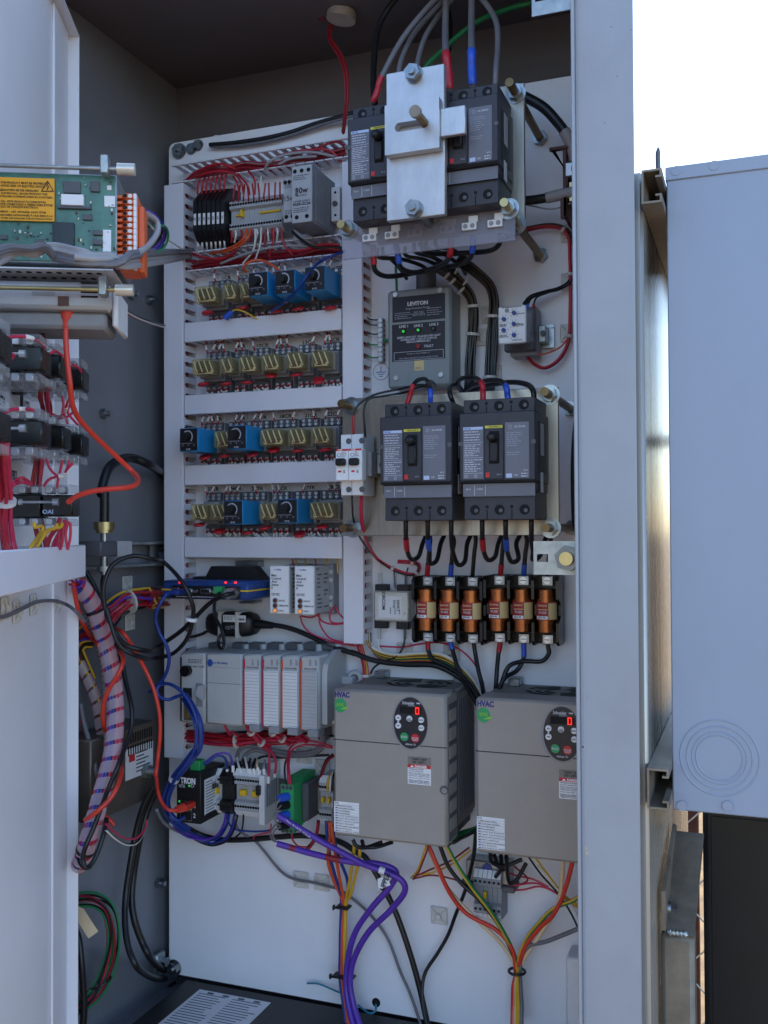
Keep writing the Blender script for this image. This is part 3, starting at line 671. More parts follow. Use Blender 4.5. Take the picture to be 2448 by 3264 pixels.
# ================================================================ breakers on stand-off plates
PD = .165
def plate_on_rods(label, R, nuts, rodlab, grp):
    t = thing('standoff_plate', label, 'plate', (R[0], -PD, R[2]), 'stainless stand-off plates')
    MB().box(R[0], R[1], -PD - .006, -PD, R[2], R[3], .0008).put('plate', 'steel', t)
    for i, (z, x, y) in enumerate(nuts):
        p = at(z, x, y, PD + .016); p = V((min(max(p.x, R[0] + .012), R[1] - .012), 0, p.z))
        share('nut', NUT, t, (p.x, -PD - .006, p.z))
        MB().cyl((p.x, -PD - .045, p.z), (p.x, -.001, p.z), .0062, 12).put('threaded_rod', 'brass', t)
        MB().cyl((p.x, -.0005, p.z), (p.x, -.010, p.z), .012, 6).put('nut', 'zinc', t)
def breaker_proto():
    t = thing('circuit_breaker', 'x', 'circuit breaker', (0, 0, 0), 'three-pole circuit breakers'); a = .052; f = -.086
    MB().box(-a, a, f, 0, -.0315, .0625, .0015).put('housing', 'brk', t)
    MB().box(-a + .0015, a - .0015, f + .008, -.001, -.0445, -.0315, .001).put('skirt', 'brk', t)
    for zc, s in ((.0715, 1), (-.0610, -1)):
        x0, x1, y0, z0, z1 = -a + .003, a - .003, f + .012, min(zc - s * .0095, zc + s * .010), max(zc - s * .0095, zc + s * .010)
        if s < 0: z0, z1 = -.0815, -.0445
        else: z0, z1 = .0625, .0815
        zh = (z0 + z1) / 2 if s > 0 else -.068
        MB().box(x0, x1, y0, -.001, z0, z1, .001).put('terminal_cover', 'brk', t)
        for k in (-1, 0, 1):
            MB().cyl((k * .034, y0 - .0003, zh), (k * .034, y0 - .0010, zh), .0062, 20).put('access_hole', 'hole', t)
            MB().ring((k * .034, y0, zh), (0, 1, 0), .0064, .0007, 20).put('hole_rim', 'brkdark', t)
            if s < 0 or True: MB().cyl((k * .034 + .002, y0 - .0010, zh - .001), (k * .034 + .002, y0 - .0013, zh - .001), .0028, 10).put('lug_screw', 'dkgrey', t)
        for k in (-.5, .5):
            MB().cyl((k * .034, y0 - .0003, zh + .004), (k * .034, y0 - .0008, zh + .004), .0022, 10).put('vent_hole', 'hole', t)
            MB().box(k * .034 - .0006, k * .034 + .0006, y0 - .0007, y0, z0, zh).put('slot', 'hole', t)
    plate(t, 'label_plate', 'brklabel', -.0465, -.0185, -.0265, .0435, f, .0006)
    plate(t, 'rating_strip', 'bluelabel', -.0460, -.0190, .0395, .0430, f - .0006, .0004)
    plate(t, 'label_plate', 'brklabel', .0115, .0435, -.0265, .0475, f, .0006)
    MB().box(-.0165, .0095, f - .0025, f, -.0275, .0445, .001).put('toggle_frame', 'brk', t)
    plate(t, 'brand_strip', 'sqd', -.0155, .0085, .0405, .0440, f - .0025, .0006)
    text('SQUARE D', t, (-.002, f - .0033, .04225), .0022, .0165, 'ink')
    plate(t, 'toggle_slot', 'hole', -.0100, .0040, -.0070, .0365, f - .0025, .0005)
    MB().box(-.0092, .0032, f - .0075, f - .003, -.005, .022, .002).put('slide_cover', 'brkdark', t)
    MB().box(-.0092, .0032, f - .020, f - .003, .0225, .033, .003).put('toggle_handle', 'blk', t)
    plate(t, 'trip_button', 'red', -.0148, -.0095, -.0250, -.0185, f - .0025, .001)
    MB().box(-a + .001, a - .001, f - .0012, f, -.0310, -.0285).put('seam', 'hole', t)
    MB().box(-.0505, .0505, f - .001, f, -.0500 + .0215, -.0500 + .0390 - .0205, 0)
    plate(t, 'rating_band', 'brklabel', -.0490, .0495, -.0500, -.0330, f + .0078, .0008)
    for x in (-.033, -.018): plate(t, 'divider', 'print', x - .0003, x + .0003, -.0485, -.0345, f + .0069, .0003)
    text('1125A', t, (-.0255, f + .0066, -.0400), .0026, .009, 'print')
    text('AL150HD', t, (.0315, f - .0010, .0415), .0025, .015, 'print')
    MB().ring((.0185, f - .0008, .0415), (0, 1, 0), .0022, .0002, 12, 4).put('emblem', 'print', t)
    lines(t, .0135, .0345, .015, .035, f - .0006, 7, 'printdim', .3); lines(t, .0135, .0345, .003, .009, f - .0006, 2, 'printdim', .3)
    lines(t, -.0445, -.0215, .024, .0385, f - .0006, 4, 'print', .3); lines(t, -.0445, -.0195, .0035, .0205, f - .0006, 7, 'print', .35, .5); lines(t, -.0445, -.0195, -.0175, .0005, f - .0006, 6, 'print', .35, .5)
    for z in (.0225, .002, -.019): plate(t, 'rule_line', 'print', -.0455, -.0195, z - .0002, z + .0002, f - .0006, .0002)
    MB().ring((-.0425, f - .0007, -.023), (0, 1, 0), .0020, .0003, 14, 4).ring((-.029, f - .0007, -.023), (0, 1, 0), .0018, .0003, 14, 4).put('approval_mark', 'print', t)
    plate(t, 'sticker', 'bluelabel', .0125, .0205, -.0260, -.0205, f - .0006, .0003)
    text('CE', t, (.0255, f - .0010, -.0228), .0024, .005, 'print'); text('40°C', t, (.0390, f - .0010, -.0165), .0020, .006, 'print'); lines(t, .033, .043, -.026, -.019, f - .0006, 2, 'print', .4)
    for s in (-1, 1):
        MB().cyl((s * .0495, f - .0002, .021), (s * .0495, f - .0014, .021), .0032, 12).put('screw', 'dkgrey', t)
        MB().box(s * a, s * (a + .0008), f + .02, -.02, -.02, .05).put('side_panel', 'brkdark', t)
    plate_s = MB().box(a + .0008, a + .0012, f + .028, f + .044, -.045, -.018); plate_s.put('side_label', 'offwhite', t)
    MB().box(a + .0008, a + .0012, f + .030, f + .05, .005, .048).put('side_label', 'ltgrey', t)
    return Proto(t)
BP = breaker_proto()
bf = PD + .006 + .086
def breaker(z, x0, y0, x1, y1, model, amp, lab):
    R = rect(z, x0, y0, x1, y1, bf); xm = (R[0] + R[1]) / 2; zm = (R[2] + R[3]) / 2
    o = BP.at((xm, -PD - .0062, zm), lab); f = -.0862
    B0 = V((xm, -PD - .0062, zm)); text(model, o, B0 + V((-.040, f - .0012, .0412)), .0022, .009, 'inkblue'); text(amp, o, B0 + V((-.0415, f + .0068, -.0400)), .0026, .007, 'print'); text(amp, o, B0 + V((.0035, f - .0032, -.0215)), .0022, .006, 'printdim')
    return o, xm, zm, R
oTL = breaker(ZB, 110, 655, 590, 1432, 'HD 150', '70 A', 'dark grey three-pole breaker half hidden by the aluminium interlock, beside the ducts')
oTR = breaker(ZB, 620, 540, 1125, 1372, 'HD 150', '70 A', 'dark grey three-pole breaker on the upper plate, beside the jamb')
oLL = breaker(ZG, 330, 172, 812, 948, 'HD 060', '60 A', 'dark grey three-pole breaker on the lower plate, beside the two-pole breaker')
oLR = breaker(ZG, 855, 130, 1368, 955, 'HD 060', '60 A', 'dark grey three-pole breaker on the lower plate, beside the jamb')
# set each pair level and spaced like 104 mm breakers
for A_, B_ in ((oTL, oTR), (oLL, oLR)):
    pass
RT = rect(ZB, 60, 640, 1296, 1500, PD); RT = (oTL[1] - .040, at(ZB, 1296, 1000, PD).x, at(ZB, 1262, 1520, PD).z, at(ZB, 1262, 562, PD).z)
plate_on_rods('stainless stand-off plate behind the upper two breakers', RT, [(ZB, 1245, 597), (ZB, 1258, 1468)], '', '')
RL = rect(ZG, 97, 110, 1522, 1050, PD); RL = (at(ZG, 97, 600, PD).x, at(ZG, 1522, 600, PD).x, at(ZG, 800, 1052, PD).z, at(ZG, 800, 112, PD).z)
plate_on_rods('stainless stand-off plate behind the lower two breakers', RL, [(ZG, 128, 194), (ZG, 1470, 115), (ZG, 140, 1002), (ZG, 1485, 1000)], '', '')
# aluminium interlock
idp = bf + .024
t = thing('breaker_interlock', 'aluminium sliding interlock plate bolted over the upper two breakers', 'interlock', at(ZB, 570, 900, idp))
Ra = rect(ZB, 376, 452, 762, 1440, idp); MB().d(Ra, idp - .010, idp, .001).put('back_plate', 'alu', t)
for x, y in ((562, 495), (567, 1387)):
    p = at(ZB, x, y, idp); share('nut', MB().cyl((0, 0, 0), (0, -.003, 0), .0125, 20).cyl((0, -.003, 0), (0, -.013, 0), .0112, 6).mesh('nut', 'zinc'), t, (p.x, -idp, p.z)); MB().cyl((p.x, -idp - .010, p.z), (p.x, -idp - .017, p.z), .0055, 12).put('stud', 'zinc', t)
    MB().cyl((p.x, -idp + .010, p.z), (p.x, -PD - .006, p.z), .0055, 10).put('spacer_rod', 'zinc', t)
ido = idp + .016
Rb = rect(ZB, 366, 668, 726, 1000, ido); S = rect(ZB, 432, 798, 655, 858, ido); y0_, y1_ = -ido, -ido + .0145
bb = MB().box(Rb[0], S[0], y0_, y1_, Rb[2], Rb[3]).box(S[1], Rb[1], y0_, y1_, Rb[2], Rb[3]).box(S[0], S[1], y0_, y1_, Rb[2], S[2]).box(S[0], S[1], y0_, y1_, S[3], Rb[3])
r_ = (S[3] - S[2]) / 2
for xc, sg in ((S[0], 1), (S[1], -1)):                       # rounded slot ends
    for up in (1, -1):
        zc_ = (S[2] + S[3]) / 2; pts_ = [(xc, zc_ + up * r_)] + [(xc + sg * r_ - sg * r_ * math.cos(math.radians(q)), zc_ + up * r_ * math.sin(math.radians(q))) for q in (0, 15, 30, 45, 60, 75, 90)]
        bb.prism(pts_, y0_, y1_, 'y')
bb.put('slide_block', 'alu', t)
Rc = rect(ZB, 724, 705, 898, 893, ido - .006); MB().box(Rb[1], Rc[1], -ido + .006, -ido + .0135, Rc[2], Rc[3], .001).put('blocking_tab', 'alu', t)
p = at(ZB, 628, 812, ido); MB().cyl((p.x, -ido + .010, p.z), (p.x, -ido - .034, p.z), .0058, 16).put('pin', 'brass', t); MB().cyl((p.x, -ido - .034, p.z), (p.x, -ido - .040, p.z), .0080, 18).put('pin_head', 'weathered', t)
# clear shield
sd = .215
t = thing('insulating_shield', 'frosted clear plastic shield below the upper breakers', 'shield', at(ZB, 650, 1500, sd))
Rs = (P(1093, 772, sd).x, P(1642, 706, sd).x, P(1366, 797, sd).z, P(1366, 682, sd).z)
MB().d(Rs, sd - .0045, sd, .0006).put('sheet', 'frost', t)
for (z, x, y) in ((ZB, 128, 1520), (ZB, 1188, 1382)):
    p = at(z, x, y, sd); share('nut', NUT, t, (p.x, -sd - .0003, p.z)); MB().cyl((p.x, -sd - .030, p.z), (p.x, -PD - .0062, p.z), .006, 12).put('threaded_rod', 'brassy', t)
for (x, y, w_) in ((262, 118, 1), (410, 100, 1), (562, 85, 0), (775, 62, 0), (922, 42, 1), (1093, 22, 1)):
    p = at(ZC, x, y, sd - .009 if not w_ else sd + .0045); h_ = .0052; ww = .0105
    MB().box(p.x - ww, p.x + ww, p.y, p.y + .004, p.z - h_, p.z + h_, .0006).box(p.x - .001, p.x + ww + .002, p.y + .001, p.y + .004, p.z + h_, p.z + h_ + .009, .0006).put('lug_block', 'white', t)
    for s in (-.005, .005): MB().cyl((p.x + s, p.y - .0002, p.z), (p.x + s, p.y - .0008, p.z), .0034, 14).put('lug_hole', 'midgrey', t)
# two-pole breaker on its short rail
md = PD + .006 + .068
t = thing('miniature_breaker', 'white two-pole miniature breaker with black toggles on the lower plate', 'circuit breaker', at(ZG, 130, 580, md))
R = rect(ZG, 40, 380, 215, 785, md); Rt = rect(ZG, 68, 380, 215, 785, md - .012)
MB().d(Rt, PD + .012, md - .016, .001).put('housing', 'offwhite', t)
MB().box(R[0], R[1], -md, -md + .018, R[2] + (R[3] - R[2]) * .24, R[2] + (R[3] - R[2]) * .76, .0012).put('nose', 'white', t)
xm = (R[0] + R[1]) / 2; w_ = R[1] - R[0]; H_ = R[3] - R[2]; zb = R[2]
MB().box((Rt[0] + Rt[1]) / 2 - .0003, (Rt[0] + Rt[1]) / 2 + .0003, -md + .0155, -md + .017, Rt[2], Rt[3]).box(xm - .0003, xm + .0003, -md - .0003, -md + .001, zb + H_ * .24, zb + H_ * .76).put('seam', 'midgrey', t)
for s in (-1, 1):
    xc = xm + s * w_ / 4
    MB().box(xc - .007, xc + .007, -md - .010, -md, zb + H_ * .48, zb + H_ * .60, .002).put('toggle', 'blk', t)
    plate(t, 'brand_strip', 'red', xc - w_ / 4 + .0006, xc + w_ / 4 - .0006, zb + H_ * .725, zb + H_ * .757, -md, .0004); text('ABB', t, (xc - .003, -md - .0006, zb + H_ * .741), .0022, .007, 'white')
    plate(t, 'status_flag', 'red', xc - .006, xc - .001, zb + H_ * .375, zb + H_ * .405, -md, .0004); text('S', t, (xc + .0035, -md - .0004, zb + H_ * .385), .004, .003, 'ink')
    lines(t, xc - .001, xc + .0075, zb + H_ * .63, zb + H_ * .715, -md, 4, 'inkgrey', .4); MB().ring((xc - .0045, -md - .0002, zb + H_ * .66), (0, 1, 0), .0025, .0003, 14, 4).put('approval_mark', 'ink', t)
    for zq in (.10, .90): MB().cyl((xc + .004, -md + .0157, zb + H_ * zq), (xc + .004, -md + .0148, zb + H_ * zq), .0042, 16).put('screw_hole', 'dkgrey', t)
R = rect(ZG, 225, 485, 325, 690, PD + .03)
t = thing('rail_bracket', 'short metal rail and clamp beside the two-pole breaker', 'rail clamp', (R[0], -PD - .006, R[2]))
MB().d((Rt[0], R[1] - .004, R[2] + .012, R[3] - .010), PD + .0065, PD + .012, .0006).put('rail', 'zinc', t)
MB().d((Rt[1] + .001, Rt[1] + .010, R[2] + .006, R[3] - .004), PD + .012, PD + .050, .001).put('clamp', 'midgrey', t)
MB().d((Rt[1] + .0105, Rt[1] + .030, R[2] + .010, R[3] - .006), PD + .012, PD + .030, .001).put('clamp', 'galv', t)
pz = (R[2] + R[3]) / 2; MB().cyl((Rt[1] + .02, -PD - .030, pz), (Rt[1] + .02, -PD - .034, pz), .0045, 12).put('screw', 'dkgrey', t)

# ================================================================ surge protector
sp = .062; R = rect(ZC, 384, 452, 806, 1108, sp)
t = thing('surge_protector', 'grey metal surge protective device box with black label', 'surge protector', ((R[0] + R[1]) / 2, 0, R[2]))
MB().d((R[0] + .002, R[1] - .002, R[2] + .002, R[3] - .002), .002, sp - .012, .003).put('box', 'spdgrey', t)
MB().d(R, sp - .012, sp, .004).put('cover', 'spdgrey', t)
L1 = rect(ZC, 417, 500, 765, 668, sp); L2 = rect(ZC, 415, 682, 765, 930, sp)
for L in (L1, L2): plate(t, 'label_plate', 'labelblk', *L, -sp, .0005)
tx = lambda s, x, y, h, w, m='print': text(s, t, at(ZC, x, y, sp + .0009), h / 2.074 * .00053 * 1.0, w / 2.074 * .00053, m)
tx('LEVITON', 583, 552, 26, 135); tx('Surge Protective Device', 583, 585, 15, 158, 'printdim'); tx('CAT. NO.', 590, 612, 14, 70, 'printdim'); tx('42277-DY3', 590, 628, 14, 84, 'printdim')
tx('LINE 1', 490, 706, 17, 58); tx('LINE 2', 588, 700, 17, 58); tx('LINE 3', 690, 692, 17, 58)
tx('GREEN LIGHT OUT / FLASHING RED LIGHT', 590, 772, 13, 285); tx('AUDIBLE BEEP = CIRCUIT DAMAGE,', 590, 789, 13, 240); tx('REPLACE IMMEDIATELY', 590, 804, 13, 160); tx('FAULT', 658, 834, 16, 58)
tx('Enclosure Type NEMA 1P', 588, 884, 10, 150, 'printdim'); tx('FOR WIRING SEE INSTALLATION INSTRUCTION', 588, 912, 10, 255, 'printdim')
bx = rect(ZC, 428, 868, 755, 926, sp)
for q in ((bx[0], bx[1], bx[2], bx[2] + .0006), (bx[0], bx[1], bx[3] - .0006, bx[3]), (bx[0], bx[0] + .0006, bx[2], bx[3]), (bx[1] - .0006, bx[1], bx[2], bx[3])): plate(t, 'border_line', 'print', *q, -sp - .0005, .0002)
lines(t, L1[0] + .004, L1[0] + .035, L1[2] + .004, L1[2] + .016, -sp - .0005, 4, 'printdim', .3); lines(t, L1[1] - .03, L1[1] - .003, L1[2] + .006, L1[2] + .020, -sp - .0005, 4, 'printdim', .3)
for x, y, m in ((490, 740, 'greenled'), (588, 731, 'greenled'), (689, 721, 'dkgrey'), (588, 837, 'redledoff')):
    p = at(ZC, x, y, sp + .0008); MB().cyl((p.x, -sp - .0004, p.z), (p.x, -sp - .0012, p.z), .0045, 16).put('lamp_bezel', 'hole', t); MB().cyl((p.x, -sp - .001, p.z), (p.x, -sp - .003, p.z), .0022 if m != 'redledoff' else .004, 12).put('indicator', m, t)
for x, y in ((438, 497), (733, 467), (442, 1048), (738, 1026)):
    p = at(ZC, x, y, sp); share('screw', SCREWB, t, (p.x, -sp - .0002, p.z))
Lq = rect(ZC, 562, 932, 625, 997, sp); plate(t, 'sticker', 'fusecream', *Lq, -sp, .0005); lines(t, Lq[0] + .002, Lq[1] - .002, Lq[2] + .002, Lq[3] - .010, -sp - .0005, 3, 'ink', .3)
p = at(ZC, 640, 440, .03); MB().cyl((p.x, -.03, R[3] - .004), (p.x, -.03, R[3] + .035), .0165, 20).put('conduit_nipple', 'dkgrey', t)
# ground bar
R = rect(ZC, 320, 652, 356, 940, .014)
t = thing('ground_bar', 'small metal ground bar with screws beside the surge protector', 'ground bar', (R[0], 0, R[2]))
MB().d(R, .004, .014, .0008).put('bar', 'galv', t)
for i in range(9): share('screw', SCREWB, t, ((R[0] + R[1]) / 2, -.0142, R[2] + (R[3] - R[2]) * (i + .5) / 9))
for i in range(9): MB().cyl((R[1], -.009, R[2] + (R[3] - R[2]) * (i + .5) / 9), (R[1] + .0004, -.009, R[2] + (R[3] - R[2]) * (i + .5) / 9), .0028, 10).put('wire_hole', 'wbrown', t)
p = at(ZC, 342, 1005, .0005); t = thing('ground_sticker', 'round blue earth symbol sticker under the ground bar', 'sticker', p)
MB().ell(p.x, -.0012, p.z, .0150, .0150, .0010, 32).put('disc', 'white', t); MB().ring((p.x, -.0014, p.z), (0, 1, 0), .0138, .0004, 32, 4).put('circle_line', 'inkblue', t)
for w_, dz in ((.009, -.001), (.006, -.0045), (.003, -.008)): plate(t, 'earth_bar', 'inkblue', p.x - w_, p.x + w_, p.z + dz - .0006, p.z + dz + .0006, -.0013, .0003)
plate(t, 'earth_bar', 'inkblue', p.x - .0006, p.x + .0006, p.z - .001, p.z + .009, -.0013, .0003)
# phase monitor
pd = .105; R = rect(ZC, 1116, 570, 1300, 818, pd)
t = thing('phase_monitor', 'white phase monitor relay with blue knobs on a short rail', 'monitor relay', ((R[0] + R[1]) / 2, 0, R[2]))
MB().d(R, pd - .004, pd, .003).put('face', 'white', t)
MB().d((R[0] + .004, R[1] + .002, R[2] + .004, R[3] - .004), .062, pd - .004, .004).put('clear_cover', 'clear', t)
MB().d((R[0] + .006, R[1] - .002, R[2] + .006, R[3] - .006), .064, pd - .006, .002).put('circuit_body', 'ltgrey', t)
MB().d((R[0] - .002, R[1] + .004, R[2] - .004, R[3] + .004), .048, .062, .002).put('base_socket', 'dkgrey', t)
MB().d((R[0] + .004, R[1] + .004, R[2] - .010, R[3] + .010), .014, .048, .002).put('socket_body', 'midgrey', t)
tk = lambda s, x, y, h, w: text(s, t, at(ZC, x, y, pd + .0004), h / 2.074 * .00052, w / 2.074 * .00054, 'ink')
tk('SEE NAMEPLATE FOR STATUS', 1205, 578, 8, 110); tk('UNBALANCE', 1262, 620, 8, 46); tk('NOMINAL', 1258, 689, 8, 42); tk('VOLTAGE', 1258, 698, 8, 42); tk('TIME DELAY', 1150, 694, 8, 46); tk('RESTART', 1145, 704, 8, 36); tk('TIME DELAY', 1150, 766, 8, 46); tk('UNDERVOLTAGE', 1150, 776, 8, 60); tk('UNDERVOLTAGE', 1240, 795, 8, 60)
for x, y in ((1222, 618), (1155, 660), (1221, 691), (1154, 733), (1222, 764)):
    p = at(ZC, x, y, pd); MB().cyl((p.x, -pd - .0002, p.z), (p.x, -pd - .004, p.z), .0032, 16).put('knob', 'wblue', t)
    b = MB()
    for q in range(-40, 221, 52):
        c_, s_ = math.cos(math.radians(q)), math.sin(math.radians(q)); b.add([(p.x + c_ * .0052 - s_ * .0003, -pd - .0003, p.z + s_ * .0052 + c_ * .0003), (p.x + c_ * .0075 - s_ * .0003, -pd - .0003, p.z + s_ * .0075 + c_ * .0003), (p.x + c_ * .0075 + s_ * .0003, -pd - .0003, p.z + s_ * .0075 - c_ * .0003), (p.x + c_ * .0052 + s_ * .0003, -pd - .0003, p.z + s_ * .0052 - c_ * .0003)], [(0, 1, 2, 3)])
    b.put('scale_mark', 'ink', t)
p = at(ZC, 1174, 602, pd); MB().cyl((p.x, -pd - .0002, p.z), (p.x, -pd - .0012, p.z), .0032, 14).put('indicator', 'midgrey', t)
R3 = rect(ZC, 1385, 660, 1432, 855, .03); MB().d((R[1] + .004, R3[1], R3[2] + .01, R3[3] - .01), .011, .034, .001).put('end_clamp', 'galv', t)
MB().cyl(((R[1] + R3[1]) / 2 + .004, -.034, (R3[2] + R3[3]) / 2), ((R[1] + R3[1]) / 2 + .004, -.038, (R3[2] + R3[3]) / 2), .0045, 12).put('clamp_screw', 'dkgrey', t)
rz = (R3[2] + R3[3]) / 2; x0 = R[0] + .01; x1 = at(ZC, 1484, 760, .01).x
MB().box(x0, x1, -.0085, -.0075, rz - .013, rz + .013).put('rail', 'zinc', t); MB().box(x0, x1, -.0110, -.0085, rz + .013, rz + .018).box(x0, x1, -.0110, -.0085, rz - .018, rz - .013).put('rail', 'zinc', t)
# neutral bar at the jamb
R = rect(ZB, 1552, 955, 1660, 1430, .07); R = (R[0] - .018, R[1], R[2], R[3])
t = thing('neutral_bar', 'dark red insulated neutral bar with aluminium lug by the jamb', 'neutral bar', (R[0], 0, R[2]))
zl = lambda f: R[2] + (R[3] - R[2]) * f
MB().box(R[0] + .016, R[0] + .022, -.07, -.004, zl(0), zl(1), .001).box(R[0] - .004, R[0] + .05, -.072, -.064, zl(.95), zl(1), .001).put('insulator', 'neutralbar', t)
MB().prism([(R[0] - .004, zl(1)), (R[0] + .002, zl(1)), (R[0] + .022, zl(.62)), (R[0] + .022, zl(.4)), (R[0] + .012, zl(.35)), (R[0] + .012, zl(0)), (R[0] + .020, zl(0)), (R[0] + .024, zl(.6))], -.070, -.060, 'y').put('insulator', 'neutralbar', t)
MB().box(R[0] + .020, R[0] + .07, -.072, -.03, zl(.56), zl(.75), .001).put('lug', 'alu', t); MB().cyl((R[0] + .04, -.072, zl(.655)), (R[0] + .04, -.0735, zl(.655)), .011, 20).put('lug_hole', 'dkgrey', t); MB().cyl((R[0] + .04, -.0735, zl(.655)), (R[0] + .04, -.075, zl(.655)), .008, 20).put('lug_screw', 'galv', t)
MB().box(R[0] + .024, R[0] + .07, -.066, -.03, zl(.22), zl(.5), .001).put('lug', 'brassy', t)
# ================================================================ filter and fuse blocks
fd = .032; R = rect(ZH, 291, 484, 526, 688, fd)
t = thing('line_filter', 'silver metal line filter with printed label beside the fuse block', 'line filter', (R[0], 0, R[2]))
MB().d(R, .001, fd, .003).put('case', 'silverpaint', t)
L = rect(ZH, 326, 520, 478, 662, fd); plate(t, 'label_plate', 'offwhite', *L, -fd, .0004)
U_, Rr = (-1, 0, 0), (0, 0, -1)
text('20VK1', t, (L[1] - .006, -fd - .0008, L[3] - .014), .005, .018, 'ink', right=(0, 0, -1), up=(1, 0, 0)); text('F7747', t, (L[1] - .013, -fd - .0008, L[3] - .013), .004, .014, 'ink', right=(0, 0, -1), up=(1, 0, 0)); text('CORCOM', t, (L[0] + .009, -fd - .0008, L[2] + .030), .006, .034, 'ink', right=(0, 0, -1), up=(1, 0, 0))
for i in range(5): plate(t, 'small_print', 'inkgrey', L[0] + .020 + i * .008, L[0] + .0212 + i * .008, L[2] + .006, L[3] - .020 + random.uniform(-.006, .006), -fd - .0004, .0002)
for x, y in ((350, 468), (493, 470), (345, 702), (490, 708)):
    p = at(ZH, x, y, .018); MB().box(p.x - .011, p.x + .011, -.024, -.010, p.z - .007, p.z + .007, .001).put('tab_block', 'blk', t)
def fuse_proto():
    t = thing('cartridge_fuse', 'x', 'fuse', (0, 0, 0), 'copper-capped cartridge fuses'); y = -.046; r = .0162
    for s in (1, -1):
        MB().cyl((0, y, s * .0135), (0, y, s * .0315), r, 28).put('end_cap', 'copper', t); MB().ring((0, y, s * .0318), (0, 0, 1), r - .0008, .0009, 28).put('cap_rim', 'copper', t)
    MB().cyl((0, y, -.0135), (0, y, .0135), r - .0007, 28).put('tube', 'fuselabel', t)
    def arc(a0, a1, z0, z1, m, nm, dr):
        b = MB(); n_ = 10; q = [(math.sin(math.radians(a0 + (a1 - a0) * i / n_)) * (r + dr), y - math.cos(math.radians(a0 + (a1 - a0) * i / n_)) * (r + dr)) for i in range(n_ + 1)]
        b.add([(x_, y_, z0) for x_, y_ in q] + [(x_, y_, z1) for x_, y_ in q], [(i, i + 1, n_ + 2 + i, n_ + 1 + i) for i in range(n_)]); b.put(nm, m, t, 60)
    arc(-62, 20, -.0125, .0125, 'fuselabel', 'label_wrap', -.0005); arc(20, 85, -.0125, .0125, 'fusecream', 'label_wrap', -.0004); arc(-58, 16, -.0122, -.0075, 'white', 'rating_strip', -.0002)
    text('JKS-40', t, (-.0045, y - r - .0001, -.0098), .0030, .011, 'ink'); text('FUSE', t, (-.003, y - r - .0001, -.002), .0034, .011, 'print'); text('Limitron', t, (-.003, y - r - .0001, .0088), .0034, .013, 'fusecream')
    plate(t, 'small_print', 'fusecream', -.010, .004, .0018, .0030, y - r + .0002, .0002)
    return Proto(t)
FPR = fuse_proto(); fcols = [625, 775, 925, 1105, 1265, 1425]
for blk, (xa, xb, cols, ya, yb, lab) in enumerate([(548, 1002, fcols[:3], 400, 800, 'black three-pole fuse block next to the line filter'), (1024, 1552, fcols[3:], 405, 832, 'black three-pole fuse block next to the latch bracket')]):
    R = rect(ZH, xa, ya, xb, yb, .05)
    xs = [at(ZH, c, 615, .06).x for c in cols]; zc = at(ZH, cols[1], 615, .06).z; zt_, zb_ = zc + .053, zc - .053
    t = thing('fuse_block', lab, 'fuse block', (R[0], 0, zb_), 'black fuse blocks')
    pt = (xs[2] - xs[0]) / 2; x0, x1 = xs[0] - pt * .5, xs[2] + pt * .5
    MB().box(x0, x1, -.022, -.001, zb_, zt_, .0015).put('base', 'blkgloss', t)
    for i in range(4):
        x = x0 + i * pt
        for s in (1, -1): MB().prism([(-.022, s * .010), (-.022, s * .0525), (-.052, s * .0525), (-.060, s * .045), (-.060, s * .020), (-.045, s * .010)], x - .0022, x + .0022, 'x')
        b = MB(lambda a_, b__, c_: V((a_, b__, c_ + zc)))
        b.prism([(-.022, -.0525), (-.052, -.0525), (-.060, -.046), (-.060, -.018), (-.040, -.008), (-.040, .008), (-.060, .018), (-.060, .046), (-.052, .0525), (-.022, .0525)], x - .0022, x + .0022, 'x'); b.put('barrier', 'blkgloss', t)
    for i, x in enumerate(xs):
        FPR.at((x, 0, zc), 'red-labelled copper-capped fuse, pole %s of the block next to the %s' % (['one', 'two', 'three'][i], 'line filter' if not blk else 'latch bracket'))
        for s in (1, -1):
            MB().box(x - .009, x + .009, -.034, -.022, zc + s * .022, zc + s * .026, .0005).put('clip', 'copper', t)
            MB().box(x - .0085, x + .0085, -.040, -.022, zc + s * .0372, zc + s * .0520, .0008).put('lug', 'zinc', t); MB().cyl((x, -.040, zc + s * .045), (x, -.0425, zc + s * .045), .0056, 16).put('screw', 'screwm', t)
            MB().box(x - .0048, x + .0048, -.0428, -.0425, zc + s * .045 - .0005, zc + s * .045 + .0005).put('screw_slot', 'hole', t)
FZ = zc
